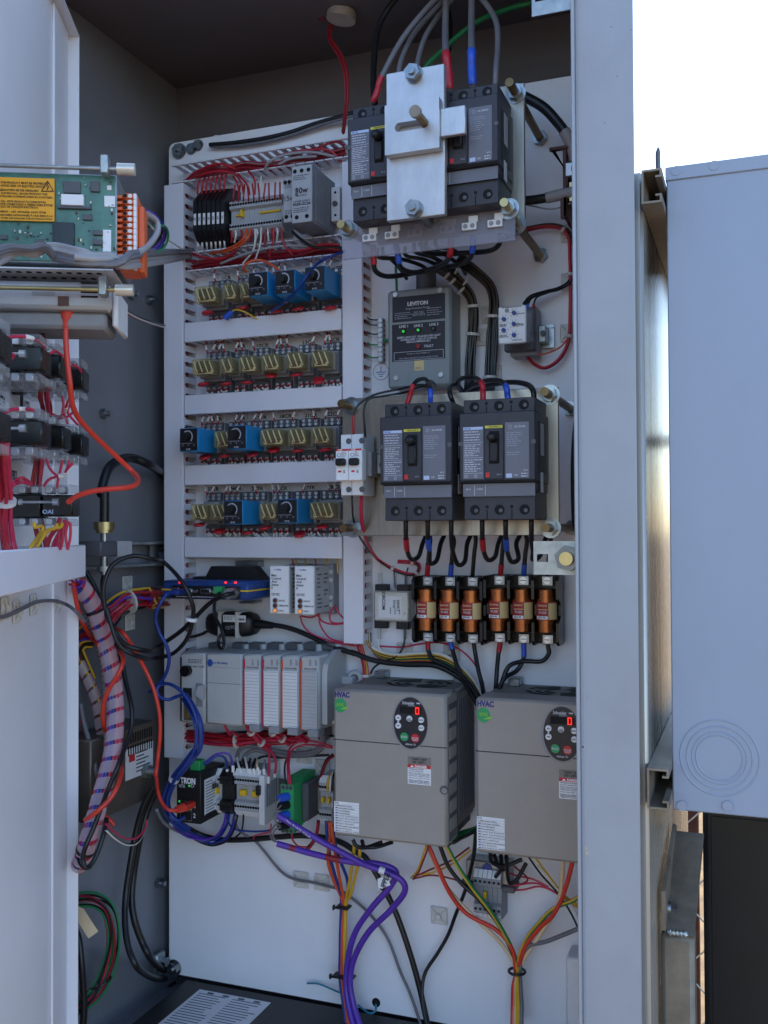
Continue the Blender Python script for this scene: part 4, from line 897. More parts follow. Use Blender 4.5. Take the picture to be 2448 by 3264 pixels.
# ================================================================ drives
dd = .155
def drive_proto():
    t = thing('variable_speed_drive', 'x', 'drive', (0, 0, 0), 'beige-grey variable speed drives'); W, H = DW, DH; f = -dd
    MB().box(0, W, f, -.10, .0, H - .002, .004).put('front_cover', 'drive', t)
    MB().box(.003, W - .003, -.10, -.002, .012, H - .004, .002).put('heat_body', 'drivedk', t)
    MB().box(.0, W, f - .0003, f + .001, H * .405 + H * .24, H * .405 + H * .24 + .0012).put('seam', 'hole', t)
    MB().box(W - .001, W + .0004, f + .010, -.102, H * .03, H * .92).put('side_strip', 'dkgrey', t)
    for k in range(7):                                                     # louvre stacks on the side
        z0 = H * (.88 - k * .118); MB().box(W - .0005, W + .001, f + .012, -.108, z0 - H * .085, z0, .0004).put('vent_panel', 'drive', t)
        for q in range(6): 
            y = f + .015 + q * .0050; MB().box(W + .001, W + .0016, y, y + .0009, z0 - H * .08, z0 - .002).put('vent_slot', 'drivedk', t)
    MB().box(W - .004, W - .0005, -.10, -.004, .02, H - .01).put('side_fin', 'drivedk', t)
    for k in range(8): MB().box(W - .0005, W + .001, -.094 + k * .011, -.090 + k * .011, .03, H - .02).put('side_fin', 'dkgrey', t)
    b = MB(); zt = H - .0035
    for q in range(3):
        for k in range(4):
            R0 = .014 + q * .011; a0 = math.radians(k * 90 + 8); a1 = math.radians(k * 90 + 78); n_ = 10; vs = []
            for i in range(n_ + 1):
                a = a0 + (a1 - a0) * i / n_
                for rr in (R0, R0 + .0065): vs.append((W * .58 + rr * 1.25 * math.cos(a), -.055 + rr * math.sin(a), zt))
            b.add(vs, [(2 * i, 2 * i + 1, 2 * i + 3, 2 * i + 2) for i in range(n_)])
    b.put('fan_slot', 'hole', t)
    MB().box(W * .1, W * .2, -.03, -.002, H - .004, H + .008, .001).box(W * .85, W * .95, -.03, -.002, H - .004, H + .008, .001).put('mount_ear', 'zinc', t)
    # keypad
    kx, kz, ka, kb = W * .693, H * .795, W * .145, H * .168; fy = f - .0005
    MB().ell(kx - W * .008, fy, kz - .001, ka * 1.07, kb * 1.045, .001, 48).put('keypad_rim', 'midgrey', t); MB().ell(kx, fy - .0012, kz, ka, kb, .0013, 48).put('keypad', 'labelblk', t)
    y = fy - .0016
    text('Schneider', t, (kx - .003, y, kz + kb * .78), .0048, W * .105, 'print'); text('Electric', t, (kx + .002, y, kz + kb * .69), .0030, W * .06, 'printdim'); plate(t, 'logo_bar', 'print', kx + W * .055, kx + W * .085, kz + kb * .76, kz + kb * .81, y + .0004, .0004)
    plate(t, 'display_window', 'hole', kx - ka * .62, kx + ka * .66, kz + kb * .36, kz + kb * .63, y + .0004, .0006)
    zx, zz_, hw, hh = kx + ka * .42, kz + kb * .495, .0023, .0043
    for (ax, az, bx_, bz_) in ((-1, 1, 1, 1), (-1, -1, 1, -1), (-1, 0, -1, 1), (-1, -1, -1, 0), (1, 0, 1, 1), (1, -1, 1, 0)):
        x0, x1 = zx + min(ax, bx_) * hw, zx + max(ax, bx_) * hw; z0, z1 = zz_ + min(az, bz_) * hh, zz_ + max(az, bz_) * hh; e = .0005
        plate(t, 'display_segment', 'redled', x0 - e, x1 + e, z0 - e + (.0008 if z0 != z1 else 0), z1 + e - (.0008 if z0 != z1 else 0), y - .0004, .0003)
    def key(dx, dz, r, m, s=None, tm='ink', th=.003, tw=None):
        MB().cyl((kx + ka * dx, y + .0004, kz + kb * dz), (kx + ka * dx, y - .0012, kz + kb * dz), r, 24, r * .95).put('key', m, t)
        if s: text(s, t, (kx + ka * dx, y - .0015, kz + kb * dz), th, tw, tm)
    rk = ka * .17
    key(-.72, .18, rk, 'white', '^', 'ink', .0022, .005); key(-.72, -.13, rk, 'white', 'v', 'ink', .0026, .005); key(-.05, .17, rk, 'white', 'LOC', 'ink', .0026, .006); key(.65, .15, rk, 'white', 'MODE', 'ink', .0022, .007); key(.66, -.16, rk, 'white', 'ENT', 'ink', .0026, .006)
    key(-.36, -.55, rk * 1.45, 'green', 'RUN', 'print', .0034, .009); key(.30, -.57, rk * 1.45, 'red', 'STOP', 'print', .0028, .010); key(-.72, .025, rk * .3, 'offwhite')
    text('REM', t, (kx - ka * .05, y - .0015, kz + kb * .11), .0022, .006, 'ink'); text('RESET', t, (kx + ka * .33, y - .0015, kz - kb * .64), .0022, .009, 'print'); text('Altivar 21', t, (kx, y, kz - kb * .83), .0028, .016, 'print'); lines(t, kx - ka * .85, kx - ka * .68, kz + kb * .4, kz + kb * .6, y + .0006, 3, 'print', .35)
    text('HVAC', t, (W * .084, f - .0006, H * .953), .0090, W * .135, 'navy')
    MB().ell(W * .066, f - .0006, H * .880, .0098, .0108, .0008, 32).put('energy_badge', 'green', t); text('30%', t, (W * .066, f - .0011, H * .885), .0052, .0135, 'lime'); MB().prism([(W * .066, H * .853), (W * .13, H * .858), (W * .136, H * .875), (W * .10, H * .868)], f - .0009, f - .0004, 'y').put('energy_badge', 'lime', t)
    x0, x1 = W * .665, W * .865; z0, z1 = H * .395, H * .575
    plate(t, 'rating_label', 'drivedk', x0, x1, H * .525, z1, f, .0004); text('7.5kW / 10HP', t, ((x0 + x1) / 2, f - .0008, H * .560), .0034, W * .13, 'ink'); text('200 / 240V ~', t, ((x0 + x1) / 2, f - .0008, H * .541), .0034, W * .12, 'ink')
    plate(t, 'warning_label', 'white', x0, x1, z0, H * .525, f, .0005); plate(t, 'warning_band', 'red', x0, x1, H * .502, H * .525, f - .0005, .0003); text('DANGER', t, (x0 + (x1 - x0) * .58, f - .0012, H * .5135), .0040, W * .105, 'white')
    MB().add([(x0 + .004, f - .0010, H * .5060), (x0 + .010, f - .0010, H * .5060), (x0 + .007, f - .0010, H * .5210)], [(0, 1, 2)]).put('warning_triangle', 'white', t)
    for s, zq in (('HAZARDOUS VOLTAGE', .494), ('Ground equipment.', .481), ('Before servicing, disconnect', .468), ('power, wait 15 minutes, then', .459), ('verify that no voltage is present.', .450), ('Close cover after servicing.', .437), ('Failure to follow these', .422), ('instructions will result in', .413), ('death or serious injury.', .404)):
        text(s, t, (x0 + .002, f - .0009, H * zq), .0017, min(W * .18, .00135 * len(s)), 'ink', align='l')
    MB().cyl((W * .975, f - .0002, H * .375), (W * .975, f - .001, H * .375), .0065, 18).put('screw_recess', 'dkgrey', t); MB().cyl((W * .982, f - .0008, H * .375), (W * .982, f - .003, H * .375), .0042, 12).put('screw', 'zinc', t)
    x0, x1, z0, z1 = .001, W * .232, .006, H * .232; plate(t, 'parameter_label', 'white', x0, x1, z0, z1, f, .0004); n_ = 13; rows_ = ['Parameter Name', 'Automatic Acc/Dec', 'Acceleration', 'Deceleration', 'Lower limit frequency', 'Upper limit frequency', 'Motor thermal protection', 'Motor adjustment', 'V/F control mode selection', 'Base frequency', 'Base frequency voltage']
    hp = (z1 - z0) / (len(rows_) + 1)
    for i, s in enumerate(['Quick'] + rows_):
        zq = z1 - hp * (i + .5); plate(t, 'rule_line', 'inkgrey', x0, x1, zq - hp / 2, zq - hp / 2 + .0002, f - .0004, .0001)
        if i: text(s, t, (x0 + W * .042, f - .0008, zq), .0020, min(W * .185, .00155 * len(s)), 'ink', align='l')
        if i > 1: plate(t, 'code_mark', 'inkblue' if i % 2 else 'ink', x0 + .002, x0 + .0058, zq - .0008, zq + .0008, f - .0004, .0001)
        else: text('Quick' if not i else 'Code', t, (x0 + .001, f - .0008, zq), .0020, .0065, 'ink', align='l')
    plate(t, 'rule_line', 'inkgrey', x0 + W * .037, x0 + W * .037 + .0002, z0, z1, f - .0004, .0001)
    MB().box(.004, W - .006, -.098, -.01, .0, .012, .001).put('gland_plate', 'blk', t)
    return Proto(t)
a0 = P(*ZO(116, 600), dd); a1 = P(*ZO(782, 640), dd); DW = a1.x - a0.x
dzt = P(*ZO(115, 166), dd).z; dzb = P(*ZO(115, 1036), dd).z; DH = dzt - dzb
DP = drive_proto()
DP.at((a0.x, 0, dzb), 'beige-grey drive with oval keypad beside the small grey terminals')
a2 = P(*ZO(953, 690), dd)
DP.at((a2.x, 0, (P(*ZO(950, 212), dd).z - DH + P(*ZO(958, 1142), dd).z) / 2), 'beige-grey drive with oval keypad partly behind the jamb')
D1X, D2X = a0.x, a2.x
# ================================================================ radio modem
rd = .135; R = rect(ZM, 30, 258, 735, 418, rd)
R = (at(ZM, 30, 340, rd).x, at(ZM, 735, 340, rd).x, at(ZM, 400, 412, rd).z, at(ZM, 400, 262, rd).z)
t = thing('radio_modem', 'dark blue radio modem with connectors on its front', 'modem', (R[0], 0, R[2]))
MB().d(R, .045, rd - .004, .004).put('case', 'modem', t)
Rf = rect(ZM, 112, 302, 672, 402, rd); MB().d(Rf, rd - .004, rd - .0005, .0015).put('front_panel', 'blk', t)
MB().box(R[0] - .0003, R[1] + .0004, -rd + .0035, -.05, (R[2] + R[3]) / 2 - .0012, (R[2] + R[3]) / 2 + .0012).put('stripe', 'yellow', t)
for x in range(7): MB().box(R[1] - .001, R[1] + .0012, -rd + .012 + x * .010, -rd + .017 + x * .010, (R[2] + R[3]) / 2 + .003, R[3] - .003, .0004).put('rib', 'modem', t)
y = -rd - .0006
for x in (180, 552, 633): p = at(ZM, x, 273, rd); MB().cyl((p.x, -rd + .004, p.z), (p.x, -rd + .0015, p.z), .0016, 10).put('indicator', 'redled', t)
for (xa, xb) in ((190, 318), (340, 468)):
    q = rect(ZM, xa, 318, xb, 366, rd); MB().d((q[0] + .004, q[1] - .004, q[2], q[3]), rd, rd + .005, .002).put('serial_port', 'zinc', t); MB().d((q[0] + .007, q[1] - .007, q[2] + .0025, q[3] - .0025), rd + .005, rd + .0056).put('port_face', 'hole', t)
    for xx in (q[0], q[1]): MB().cyl((xx, -rd, (q[2] + q[3]) / 2), (xx, -rd - .006, (q[2] + q[3]) / 2), .0026, 10).put('jack_screw', 'zinc', t)
q = rect(ZM, 488, 302, 556, 362, rd); MB().d(q, rd, rd + .012, .0008).put('power_plug', 'green', t)
q = rect(ZM, 120, 312, 185, 375, rd); MB().d(q, rd, rd + .002, .0006).put('network_port', 'zinc', t)
p = at(ZM, 628, 358, rd); MB().cyl((p.x, -rd, p.z), (p.x, -rd - .020, p.z), .0088, 18).put('antenna_port', 'galv', t)
lines(t, Rf[0] + .01, Rf[1] - .02, Rf[2] + .001, Rf[2] + .0035, -rd + .0005, 1, 'print', .5, .1)
# bracket
q = rect(ZM, 345, 165, 915, 235, .05); MB().prism([(q[0], R[3]), (q[0] + .004, R[3] + .004), (q[0] + (q[1] - q[0]) * .2, R[3] + .004), (q[0] + (q[1] - q[0]) * .28, R[3] + .022), (q[1] - .02, R[3] + .022), (q[1] - .003, R[3] + .004), (q[1], R[3])], -.075, -.046, 'y').put('bracket', 'blk', t)
q = rect(ZM, 640, 95, 832, 145, .02); MB().d(q, .001, .022, .001).put('rail_clip', 'zinc', t)
q = rect(ZM, 690, 420, 815, 440, .02); MB().d(q, .001, .03, .001).put('rail_clip', 'zinc', t)
# ================================================================ two seal monitors
sd_ = .088
def monitor_proto(W, H):
    t = thing('seal_monitor', 'x', 'monitor relay', (0, 0, 0), 'white pump monitor modules'); f = -sd_
    MB().box(0, W, f, f + .004, 0, H, .0008).put('front', 'offwhite', t); MB().box(.0005, W - .0005, f + .004, -.026, .001, H - .001, .0008).put('housing', 'ltgrey', t)
    plate(t, 'face_label', 'white', .002, W - .002, .002, H - .002, f, .0003)
    MB().add([(W * .15, f - .0006, H * .915), (W * .5, f - .0006, H * .935), (W * .65, f - .0006, H * .910), (W * .45, f - .0006, H * .900)], [(0, 1, 2, 3)]).put('logo', 'inkblue', t); text('FLYGT', t, (W * .38, f - .0009, H * .912), .002, W * .34, 'white')
    for i, s in enumerate(['Mini', 'Control', 'And', 'Status', 'II']): text(s, t, (W * .1, f - .0006, H * (.80 - .065 * i)), .0040, None, 'ink', align='l')
    text('120 VAC', t, (W * .11, f - .0006, H * .405), .0046, W * .42, 'ink', align='l')
    for i, (s, m) in enumerate((('LEAKAGE', 'wbrown'), ('TEMPERATURE', 'wbrown'), ('SUPPLY', 'amber'))):
        z = H * (.275 - .105 * i); MB().cyl((W * .30, f - .0003, z), (W * .30, f - .0015, z), .0046, 16).put('lamp_bezel', 'midgrey', t); MB().cyl((W * .30, f - .0014, z), (W * .30, f - .0026, z), .0032, 14).put('indicator', m, t); text(s, t, (W * .47, f - .0006, z), .0028, W * (.045 * len(s)), 'ink', align='l')
    b = MB(); 
    for i in range(9):
        for k in range(2):
            y = -.075 + k * .026; z = H * (.12 + .085 * i)
            if random.random() < .85: b.box(W - .0004, W + .0003, y, y + random.uniform(.006, .018), z, z + .0022)
    b.put('side_print', 'inkgrey', t)
    text('FLYGT', t, (W + .0004, -.075, H * .93), .004, .012, 'ink', right=(0, 1, 0))
    return Proto(t)
Ra_ = rect(ZM, 1120, 138, 1280, 533, sd_); Rb_ = rect(ZM, 918, 138, 1075, 525, sd_); MW, MH = Ra_[1] - Ra_[0], Ra_[3] - Ra_[2]
MP = monitor_proto(MW, MH)
MP.at((Rb_[0], 0, (Rb_[2] + Rb_[3]) / 2 - MH / 2), 'white pump monitor module right against the blue radio modem'.replace('right ', '')); MP.at((Ra_[0], 0, Ra_[2]), 'white pump monitor module next to the tall duct')
for x0 in (Rb_[0], Ra_[0]):
    t = thing('relay_socket', 'grey socket behind the pump monitor ' + ('by the modem' if x0 == Rb_[0] else 'by the tall duct'), 'relay socket', (x0, 0, Ra_[2]), 'grey relay sockets in the rows')
    MB().box(x0 + .003, x0 + MW + .006, -.024, -.001, Ra_[2] - .004, Ra_[3] + .001, .001).put('body', 'midgrey', t)
    for z in (.012, .024, MH - .012, MH - .025): share('screw', SCREWB, t, (x0 + MW + .002, -.0245, Ra_[2] + z))
# ================================================================ power brick
c = at(ZM, 612, 608, .03); c0 = at(ZM, 418, 608, .03); c1 = at(ZM, 806, 608, .03); hz = (at(ZM, 612, 508, .03).z - at(ZM, 612, 708, .03).z) / 2
t = thing('power_brick', 'black plastic power adapter strapped to the panel under the modem', 'power adapter', (c.x, 0, c.z))
b = MB(); prof = [(.0, .55), (.006, .82), (.02, 1), (.045, 1.02), (c1.x - c0.x - .045, 1.02), (c1.x - c0.x - .02, 1), (c1.x - c0.x - .006, .85), (c1.x - c0.x, .6)]
vs = []; N = 16
for (x, s) in prof:
    for i in range(N):
        a = 2 * math.pi * i / N; cx_, sx_ = math.cos(a), math.sin(a); e_ = .55
        vs.append((c0.x + x, -.026 - math.copysign(abs(cx_) ** e_, cx_) * .024 * s, c.z + math.copysign(abs(sx_) ** e_, sx_) * hz * s))
fs = [(j * N + i, j * N + (i + 1) % N, (j + 1) * N + (i + 1) % N, (j + 1) * N + i) for j in range(len(prof) - 1) for i in range(N)] + [tuple(range(N)), tuple((len(prof) - 1) * N + i for i in range(N))]
b.add(vs, fs).put('case', 'blk', t, 50)
L = rect(ZM, 540, 538, 722, 594, .0512); plate(t, 'label_plate', 'offwhite', *L, -.0508, .0012); lines(t, L[0] + .002, L[0] + (L[1] - L[0]) * .55, L[2] + .003, L[3] - .002, -.0520, 4, 'ink', .35)
for i in range(9): plate(t, 'barcode_bar', 'ink', L[1] - .020 + i * .002, L[1] - .0192 + i * .002 + (i % 3) * .0004, L[2] + .003, L[3] - .005, -.0520, .0002)
text('CE', t, at(ZM, 575, 640, .0512), .006, .009, 'printdim'); text('FC', t, at(ZM, 620, 636, .0512), .006, .009, 'printdim')
for x in (525, 665): p = at(ZM, x, 608, .045); MB().box(p.x - .003, p.x + .003, -.0530, -.002, c.z - hz * 1.08, c.z + hz * 1.08, .001).put('strap', 'tie', t)
# ================================================================ programmable controller
pf = .100
t = thing('programmable_controller', 'grey modular controller with input and output cards above the red wires', 'controller', at(ZM, 600, 1400, pf))
def mod(xa, xb, ya, yb, nm, m='plcgrey', d=pf):
    q = rect(ZM, xa, ya, xb, yb, d); MB().d(q, .012, d, .003).put(nm, m, t); return q
zt_ = at(ZM, 620, 845, pf).z; zb_ = at(ZM, 620, 1432, pf).z
q = mod(188, 390, 845, 1415, 'processor_module'); q1 = mod(400, 692, 850, 1432, 'supply_module')
text('CompactLogix  L32E', t, at(ZM, 290, 955, pf + .0006), .0036, .045, 'inkgrey'); lines(t, q[0] + .016, q[1] - .006, at(ZM, 290, 930, pf).z, at(ZM, 290, 893, pf).z, -pf, 3, 'inkgrey', .5, .05)
sb = rect(ZM, 190, 880, 203, 1400, pf); plate(t, 'side_stripe', 'labelblk', *sb, -pf, .0006)
s_ = rect(ZM, 215, 975, 285, 1080, pf); MB().cyl(((s_[0] + s_[1]) / 2, -pf, (s_[2] + s_[3]) / 2 + .008), ((s_[0] + s_[1]) / 2, -pf - .010, (s_[2] + s_[3]) / 2 + .008), .0092, 20).put('key_switch', 'blkgloss', t)
s_ = rect(ZM, 215, 1130, 285, 1215, pf); plate(t, 'network_port', 'hole', *s_, -pf, .0012); s_ = rect(ZM, 222, 1240, 288, 1392, pf); plate(t, 'serial_recess', 'dkgrey', *s_, -pf, .0008); s_ = rect(ZM, 232, 1255, 280, 1378, pf); MB().d(s_, pf, pf + .006, .002).put('serial_port', 'brassy', t)
s_ = rect(ZM, 318, 1090, 372, 1280, pf); plate(t, 'card_slot', 'midgrey', *s_, -pf, .0006); MB().prism([(s_[0] + .003, s_[2] + .02), (s_[0] + .008, s_[3] - .004), (s_[0] + .022, s_[3] - .002), (s_[0] + .019, s_[3] - .012), (s_[0] + .016, s_[2] + .012)], -pf - .008, -pf - .0006, 'y').put('card_latch', 'ltgrey', t)
p = at(ZM, 433, 925, pf); MB().ell(p.x, -pf - .0005, p.z, .0052, .0062, .0006, 20).put('logo', 'inkblue', t); text('Allen-Bradley', t, at(ZM, 500, 928, pf + .0006), .0046, .036, 'inkblue'); plate(t, 'seam', 'inkgrey', q1[0] + .001, q1[1] - .001, at(ZM, 545, 1096, pf).z, at(ZM, 545, 1096, pf).z + .0007, -pf, .0003); plate(t, 'seam', 'midgrey', q1[0] + .001, q1[1] - .001, at(ZM, 545, 966, pf).z, at(ZM, 545, 966, pf).z + .0006, -pf, .0003)
for i, (xa, xb, m) in enumerate([(702, 842, 'wpink'), (856, 1000, 'wpink'), (1010, 1154, 'worange'), (1166, 1318, 'worange')]):
    q = mod(xa, xb, 856 + i * 5, 1440 + i * 14, 'card_module')
    s_ = rect(ZM, xa + 18, 985 + i * 3, xb - 6, 1425 + i * 14, pf); MB().d(s_, pf, pf + .003, .0005).put('terminal_door', 'offwhite' if i < 3 else 'ltgrey', t)
    for k in range(17): z = s_[2] + (s_[3] - s_[2]) * (k + .5) / 17; plate(t, 'rule_line', 'midgrey', s_[0] + .001, s_[1] - .0005, z, z + .0005, -pf - .003, .0002)
    st = rect(ZM, xa + 3, 985 + i * 3, xa + 17, 1425 + i * 14, pf); plate(t, 'colour_strip', m, *st, -pf, .0012); s2 = rect(ZM, xa + 2, 895 + i * 3, xa + 17, 972 + i * 3, pf); plate(t, 'colour_strip', m, *s2, -pf, .0008)
    for k in range(2): lines(t, q[0] + .016 + k * .010, q[0] + .020 + k * .010, at(ZM, xa, 945, pf).z, at(ZM, xa, 895, pf).z, -pf, 6, 'inkgrey', .5, 0)
    text('ISOLATED', t, at(ZM, (xa + xb) / 2 + 8, 964 + i * 4, pf + .0005), .0026, .022, 'wbrown')
    MB().box(q[1] - .018, q[1] + .001, -pf - .006, -pf + .02, q[2] - .008, q[2] + .004, .001).put('door_hinge', 'midgrey', t)
q = rect(ZM, 1328, 905, 1345, 1420, .085); qe = at(ZM, 1335, 1160, .085); xe = at(ZM, 1322, 1160, pf).x
MB().prism([(-.014, q[2] + .01), (-.014, q[3] + .012), (-.050, q[3] + .012), (-.085, q[3] - .006), (-.090, q[3] - .02), (-.090, q[2])], xe, xe + .009, 'x').put('end_cap', 'plcgrey', t)
for x in (495, 690, 828, 978, 1128, 1278, 1430):
    p = at(ZM, x, 792, .03); MB().box(p.x - .017, p.x + .004, -.034, -.012, p.z - .006, p.z + .006, .001).put('latch_block', 'dkgrey', t); MB().cyl((p.x + .008, -.026, p.z - .012), (p.x + .008, -.026, p.z + .004), .007, 14).put('rail_latch', 'ltgrey', t)
q = rect(ZM, 1480, 1040, 1590, 1105, .03); MB().d(q, .001, .03, .002).put('end_clamp', 'ltgrey', t); p = at(ZM, 1612, 1050, .02); MB().ring((p.x, -.02, p.z), (0, 1, 0), .010, .004, 18).put('end_clamp', 'ltgrey', t)
q = rect(ZM, 1398, 1143, 1450, 1422, .05)
t2 = thing('rating_tag', 'white printed tag standing beside the controller end cap', 'tag', (q[0], -.04, q[2])); MB().d(q, .047, .049, .0006).put('card', 'white', t2); lines(t2, q[0] + .003, q[1] - .002, q[2] + .004, q[3] - .03, -.049, 14, 'ink', .45, .5); p = at(ZM, 1420, 1168, .049); MB().ell(p.x, -.0496, p.z, .008, .010, .0005, 20).put('logo', 'ink', t2)
# ================================================================ bottom terminals: switch, terminals, isolator
nf = .110; q = (at(ZN, 160, 750, nf).x, at(ZN, 356, 750, nf).x, at(ZN, 270, 955, nf).z, at(ZN, 270, 540, nf).z)
t = thing('network_switch', 'black metal network switch with two ports beside the panel edge', 'network switch', (q[0], 0, q[2]))
MB().d(q, .03, nf, .001).put('case', 'blkmetal', t)
text('TRON', t, at(ZN, 252, 610, nf + .0005), .0105, .029, 'white'); text('NTX', t, at(ZN, 205, 652, nf + .0005), .0055, .012, 'print'); text('4', t, at(ZN, 305, 815, nf + .0005), .0075, None, 'print'); text('2', t, at(ZN, 305, 893, nf + .0005), .0075, None, 'print')
plate(t, 'logo_line', 'white', at(ZN, 205, 592, nf).x, at(ZN, 300, 592, nf).x, at(ZN, 250, 594, nf).z, at(ZN, 250, 589, nf).z, -nf, .0004)
for x, y in ((265, 650), (185, 775), (275, 842)): p = at(ZN, x, y, nf); MB().cyl((p.x, -nf - .0002, p.z), (p.x, -nf - .0012, p.z), .0018, 10).put('indicator', 'greenled', t)
p = at(ZN, 289, 650, nf); MB().ring((p.x, -nf - .0003, p.z), (0, 1, 0), .0026, .0005, 16, 4).put('power_mark', 'print', t)
s_ = rect(ZN, 190, 772, 287, 935, nf); plate(t, 'port_frame', 'zinc', *s_, -nf, .0008); zm_ = (s_[2] + s_[3]) / 2
for za, zb2 in ((zm_ + .001, s_[3] - .002), (s_[2] + .002, zm_ - .001)): plate(t, 'network_port', 'hole', s_[0] + .002, s_[1] - .002, za, zb2, -nf - .0008, .0004)
s_ = rect(ZN, 280, 510, 362, 565, .09); MB().box(s_[0], s_[1], -.095, -.078, q[3] - .001, q[3] + .016, .001).put('power_plug', 'green', t)
xs_ = q[1]; MB().box(xs_, xs_ + .0005, -.098, -.034, q[2] + .012, q[3] - .014).put('side_label', 'offwhite', t)
b = MB(); zz0 = q[2] + .014
for i in range(14):
    z = q[3] - .020 - i * .0048; b.box(xs_ + .0005, xs_ + .0008, -.095, -.095 + random.uniform(.02, .055), z, z + .0011)
b.put('side_print', 'ink', t); b = MB()
for i in range(12): b.box(xs_ + .0005, xs_ + .0009, -.075 + i * .0022, -.0742 + i * .0022 + (i % 3) * .0004, q[3] - .036, q[3] - .026)
b.put('barcode_bar', 'ink', t); text('FC', t, (xs_ + .0008, -.045, q[2] + .022), .007, .009, 'ink', right=(0, 1, 0))
rail('metal mounting rail behind the switch and the small terminals', q[0] - .004, D1X - .002, (q[2] + q[3]) / 2)
ZR2 = (q[2] + q[3]) / 2
def tstrip(label, x0, x1, n_, d, h, body='ltgrey', tags=True, jump=(), name='terminal_strip', zc=None):
    zc = zc or ZR2; t = thing(name, label, 'terminal strip', ((x0 + x1) / 2, 0, zc), 'small grey terminal strips'); pw = (x1 - x0) / n_
    me = MB().prism([(-.001, h), (-d * .8, h * .92), (-d, h * .72), (-d, h * .38), (-d * .86, h * .30), (-d * .86, -h * .30), (-d, -h * .38), (-d, -h * .72), (-d * .8, -h * .95), (-.001, -h)], -pw / 2 + .00025, pw / 2 - .00025, 'x').mesh('terminal', body)
    tg = MB().box(-pw * .44, pw * .44, -.0006, 0, -.0065, .0065).mesh('marker', 'white')
    for i in range(n_):
        x = x0 + pw * (i + .5); share('terminal', me, t, (x, 0, zc))
        for s in (.56, -.56): share('wire_entry', HOLE, t, (x, -d - .0001, zc + s * h))
        if tags:
            for s in (1, -1): share('marker', tg, t, (x, -d * .93, zc + s * h * .86), Matrix.Rotation(math.radians(-38 * s), 4, 'X'))
    for i0, i1 in jump: MB().box(x0 + pw * i0, x0 + pw * i1, -d - .003, -d * .86, zc - .004, zc + .006, .001).put('jumper', 'yellow', t)
    return t
xa = lambda x, y=740, d=.05: at(ZN, x, y, d).x
tstrip('single grey terminal with yellow lever beside the network switch', xa(488), xa(545), 2, .062, .038, jump=[(.3, 1.2)])
tstrip('slim black fuse terminals with white tags among the bottom terminals', xa(547), xa(640), 4, .066, .040, 'blk', False)
tstrip('row of grey terminals with two yellow jumpers on the bottom rail', xa(645), xa(852), 10, .056, .040, jump=[(2.2, 4.6), (7.0, 9.3)])
t = thing('end_plate', 'pale grey printed end plate closing the bottom terminal row', 'end plate', (xa(855), 0, ZR2)); x0 = xa(855)
MB().prism([(-.001, .048), (-.024, .048), (-.024, .036), (-.060, .034), (-.060, -.048), (-.052, -.050), (-.001, -.044)], x0, x0 + .010, 'x').put('body', 'offwhite', t)
b = MB()
for i in range(6): b.box(x0 + .010, x0 + .0103, -.052 + i * .007, -.049 + i * .007, ZR2 * 0 + .0 - .02, .02)
b.v = [v + V((0, 0, ZR2)) for v in b.v]; b.put('side_print', 'inkgrey', t)
t.children[0].data.transform(Matrix.Translation((0, 0, ZR2)))
MB().box(x0 - .003, x0 + .004, -.068, -.060, ZR2 + .002, ZR2 + .018, .001).put('lever', 'blk', t)
q = (xa(1008, 830, .095), xa(1112, 830, .095), at(ZN, 1060, 1033, .095).z, at(ZN, 1060, 640, .095).z)
t = thing('signal_isolator', 'green signal isolator module with blue and black plugs', 'isolator', (q[0], 0, q[2]))
MB().prism([(-.012, q[2] + .010), (-.012, q[3] + .006), (-.060, q[3] + .006), (-.074, q[3]), (-.095, q[3]), (-.095, q[2]), (-.070, q[2]), (-.060, q[2] + .006)], q[0], q[1], 'x').put('case', 'green', t)
for zf in (.965, .92, .06, .025):
    for xf in (.2, .5, .8): MB().cyl((q[0] + (q[1] - q[0]) * xf, -.0952, q[2] + (q[3] - q[2]) * zf), (q[0] + (q[1] - q[0]) * xf, -.0958, q[2] + (q[3] - q[2]) * zf), .0028, 12).put('screw_hole', 'dkgrey', t)
for x, y, m in ((1040, 740, 'wsleeveblue'), (1040, 805, 'blk'), (1040, 885, 'wsleeveblue'), (1040, 968, 'blk')): p = at(ZN, x, y, .097); MB().cyl((p.x + .004, -.095, p.z), (p.x - .002, -.112, p.z + .001), .0070, 16, .0062).put('coax_plug', m, t)
MB().box(q[1] + .0003, q[1] + .012, -.066, -.012, ZR2 - .032, ZR2 + .030, .002).put('rail_foot', 'dkgrey', t); MB().box(q[1] + .012, q[1] + .026, -.030, -.012, ZR2 - .024, ZR2 + .026, .001).put('end_clamp', 'galv', t)
tstrip('short grey terminal strip with yellow jumper beside the drive', xa(1330, 800, .045), min(D1X + .002, xa(1430, 800, .045)), 5, .050, .040, jump=[(1, 2), (3.4, 4.4)])
# little terminal strip under the drives
zq = at(ZQ, 1245, 290, .03).z
tstrip('small grey terminal strip hanging low between the drives', at(ZQ, 1198, 290, .04).x, at(ZQ, 1302, 290, .04).x, 6, .044, .038, body='midgrey', zc=zq, jump=[(2.2, 2.9)])
p = at(ZQ, 1250, 205, .03); t = thing('rail_bracket', 'angled galvanised rail bracket above the low terminal strip', 'rail clamp', (p.x, 0, p.z))
MB().box(p.x - .035, p.x + .035, -.032, -.001, p.z - .020, p.z + .014, .002).put('bracket', 'galv', t); MB().cyl((p.x, -.032, p.z + .004), (p.x, -.036, p.z + .004), .0075, 14).put('screw', 'wblue', t); MB().box(p.x - .044, p.x + .044, -.036, -.001, p.z - .030, p.z - .020, .002).put('end_wing', 'dkgrey', t)
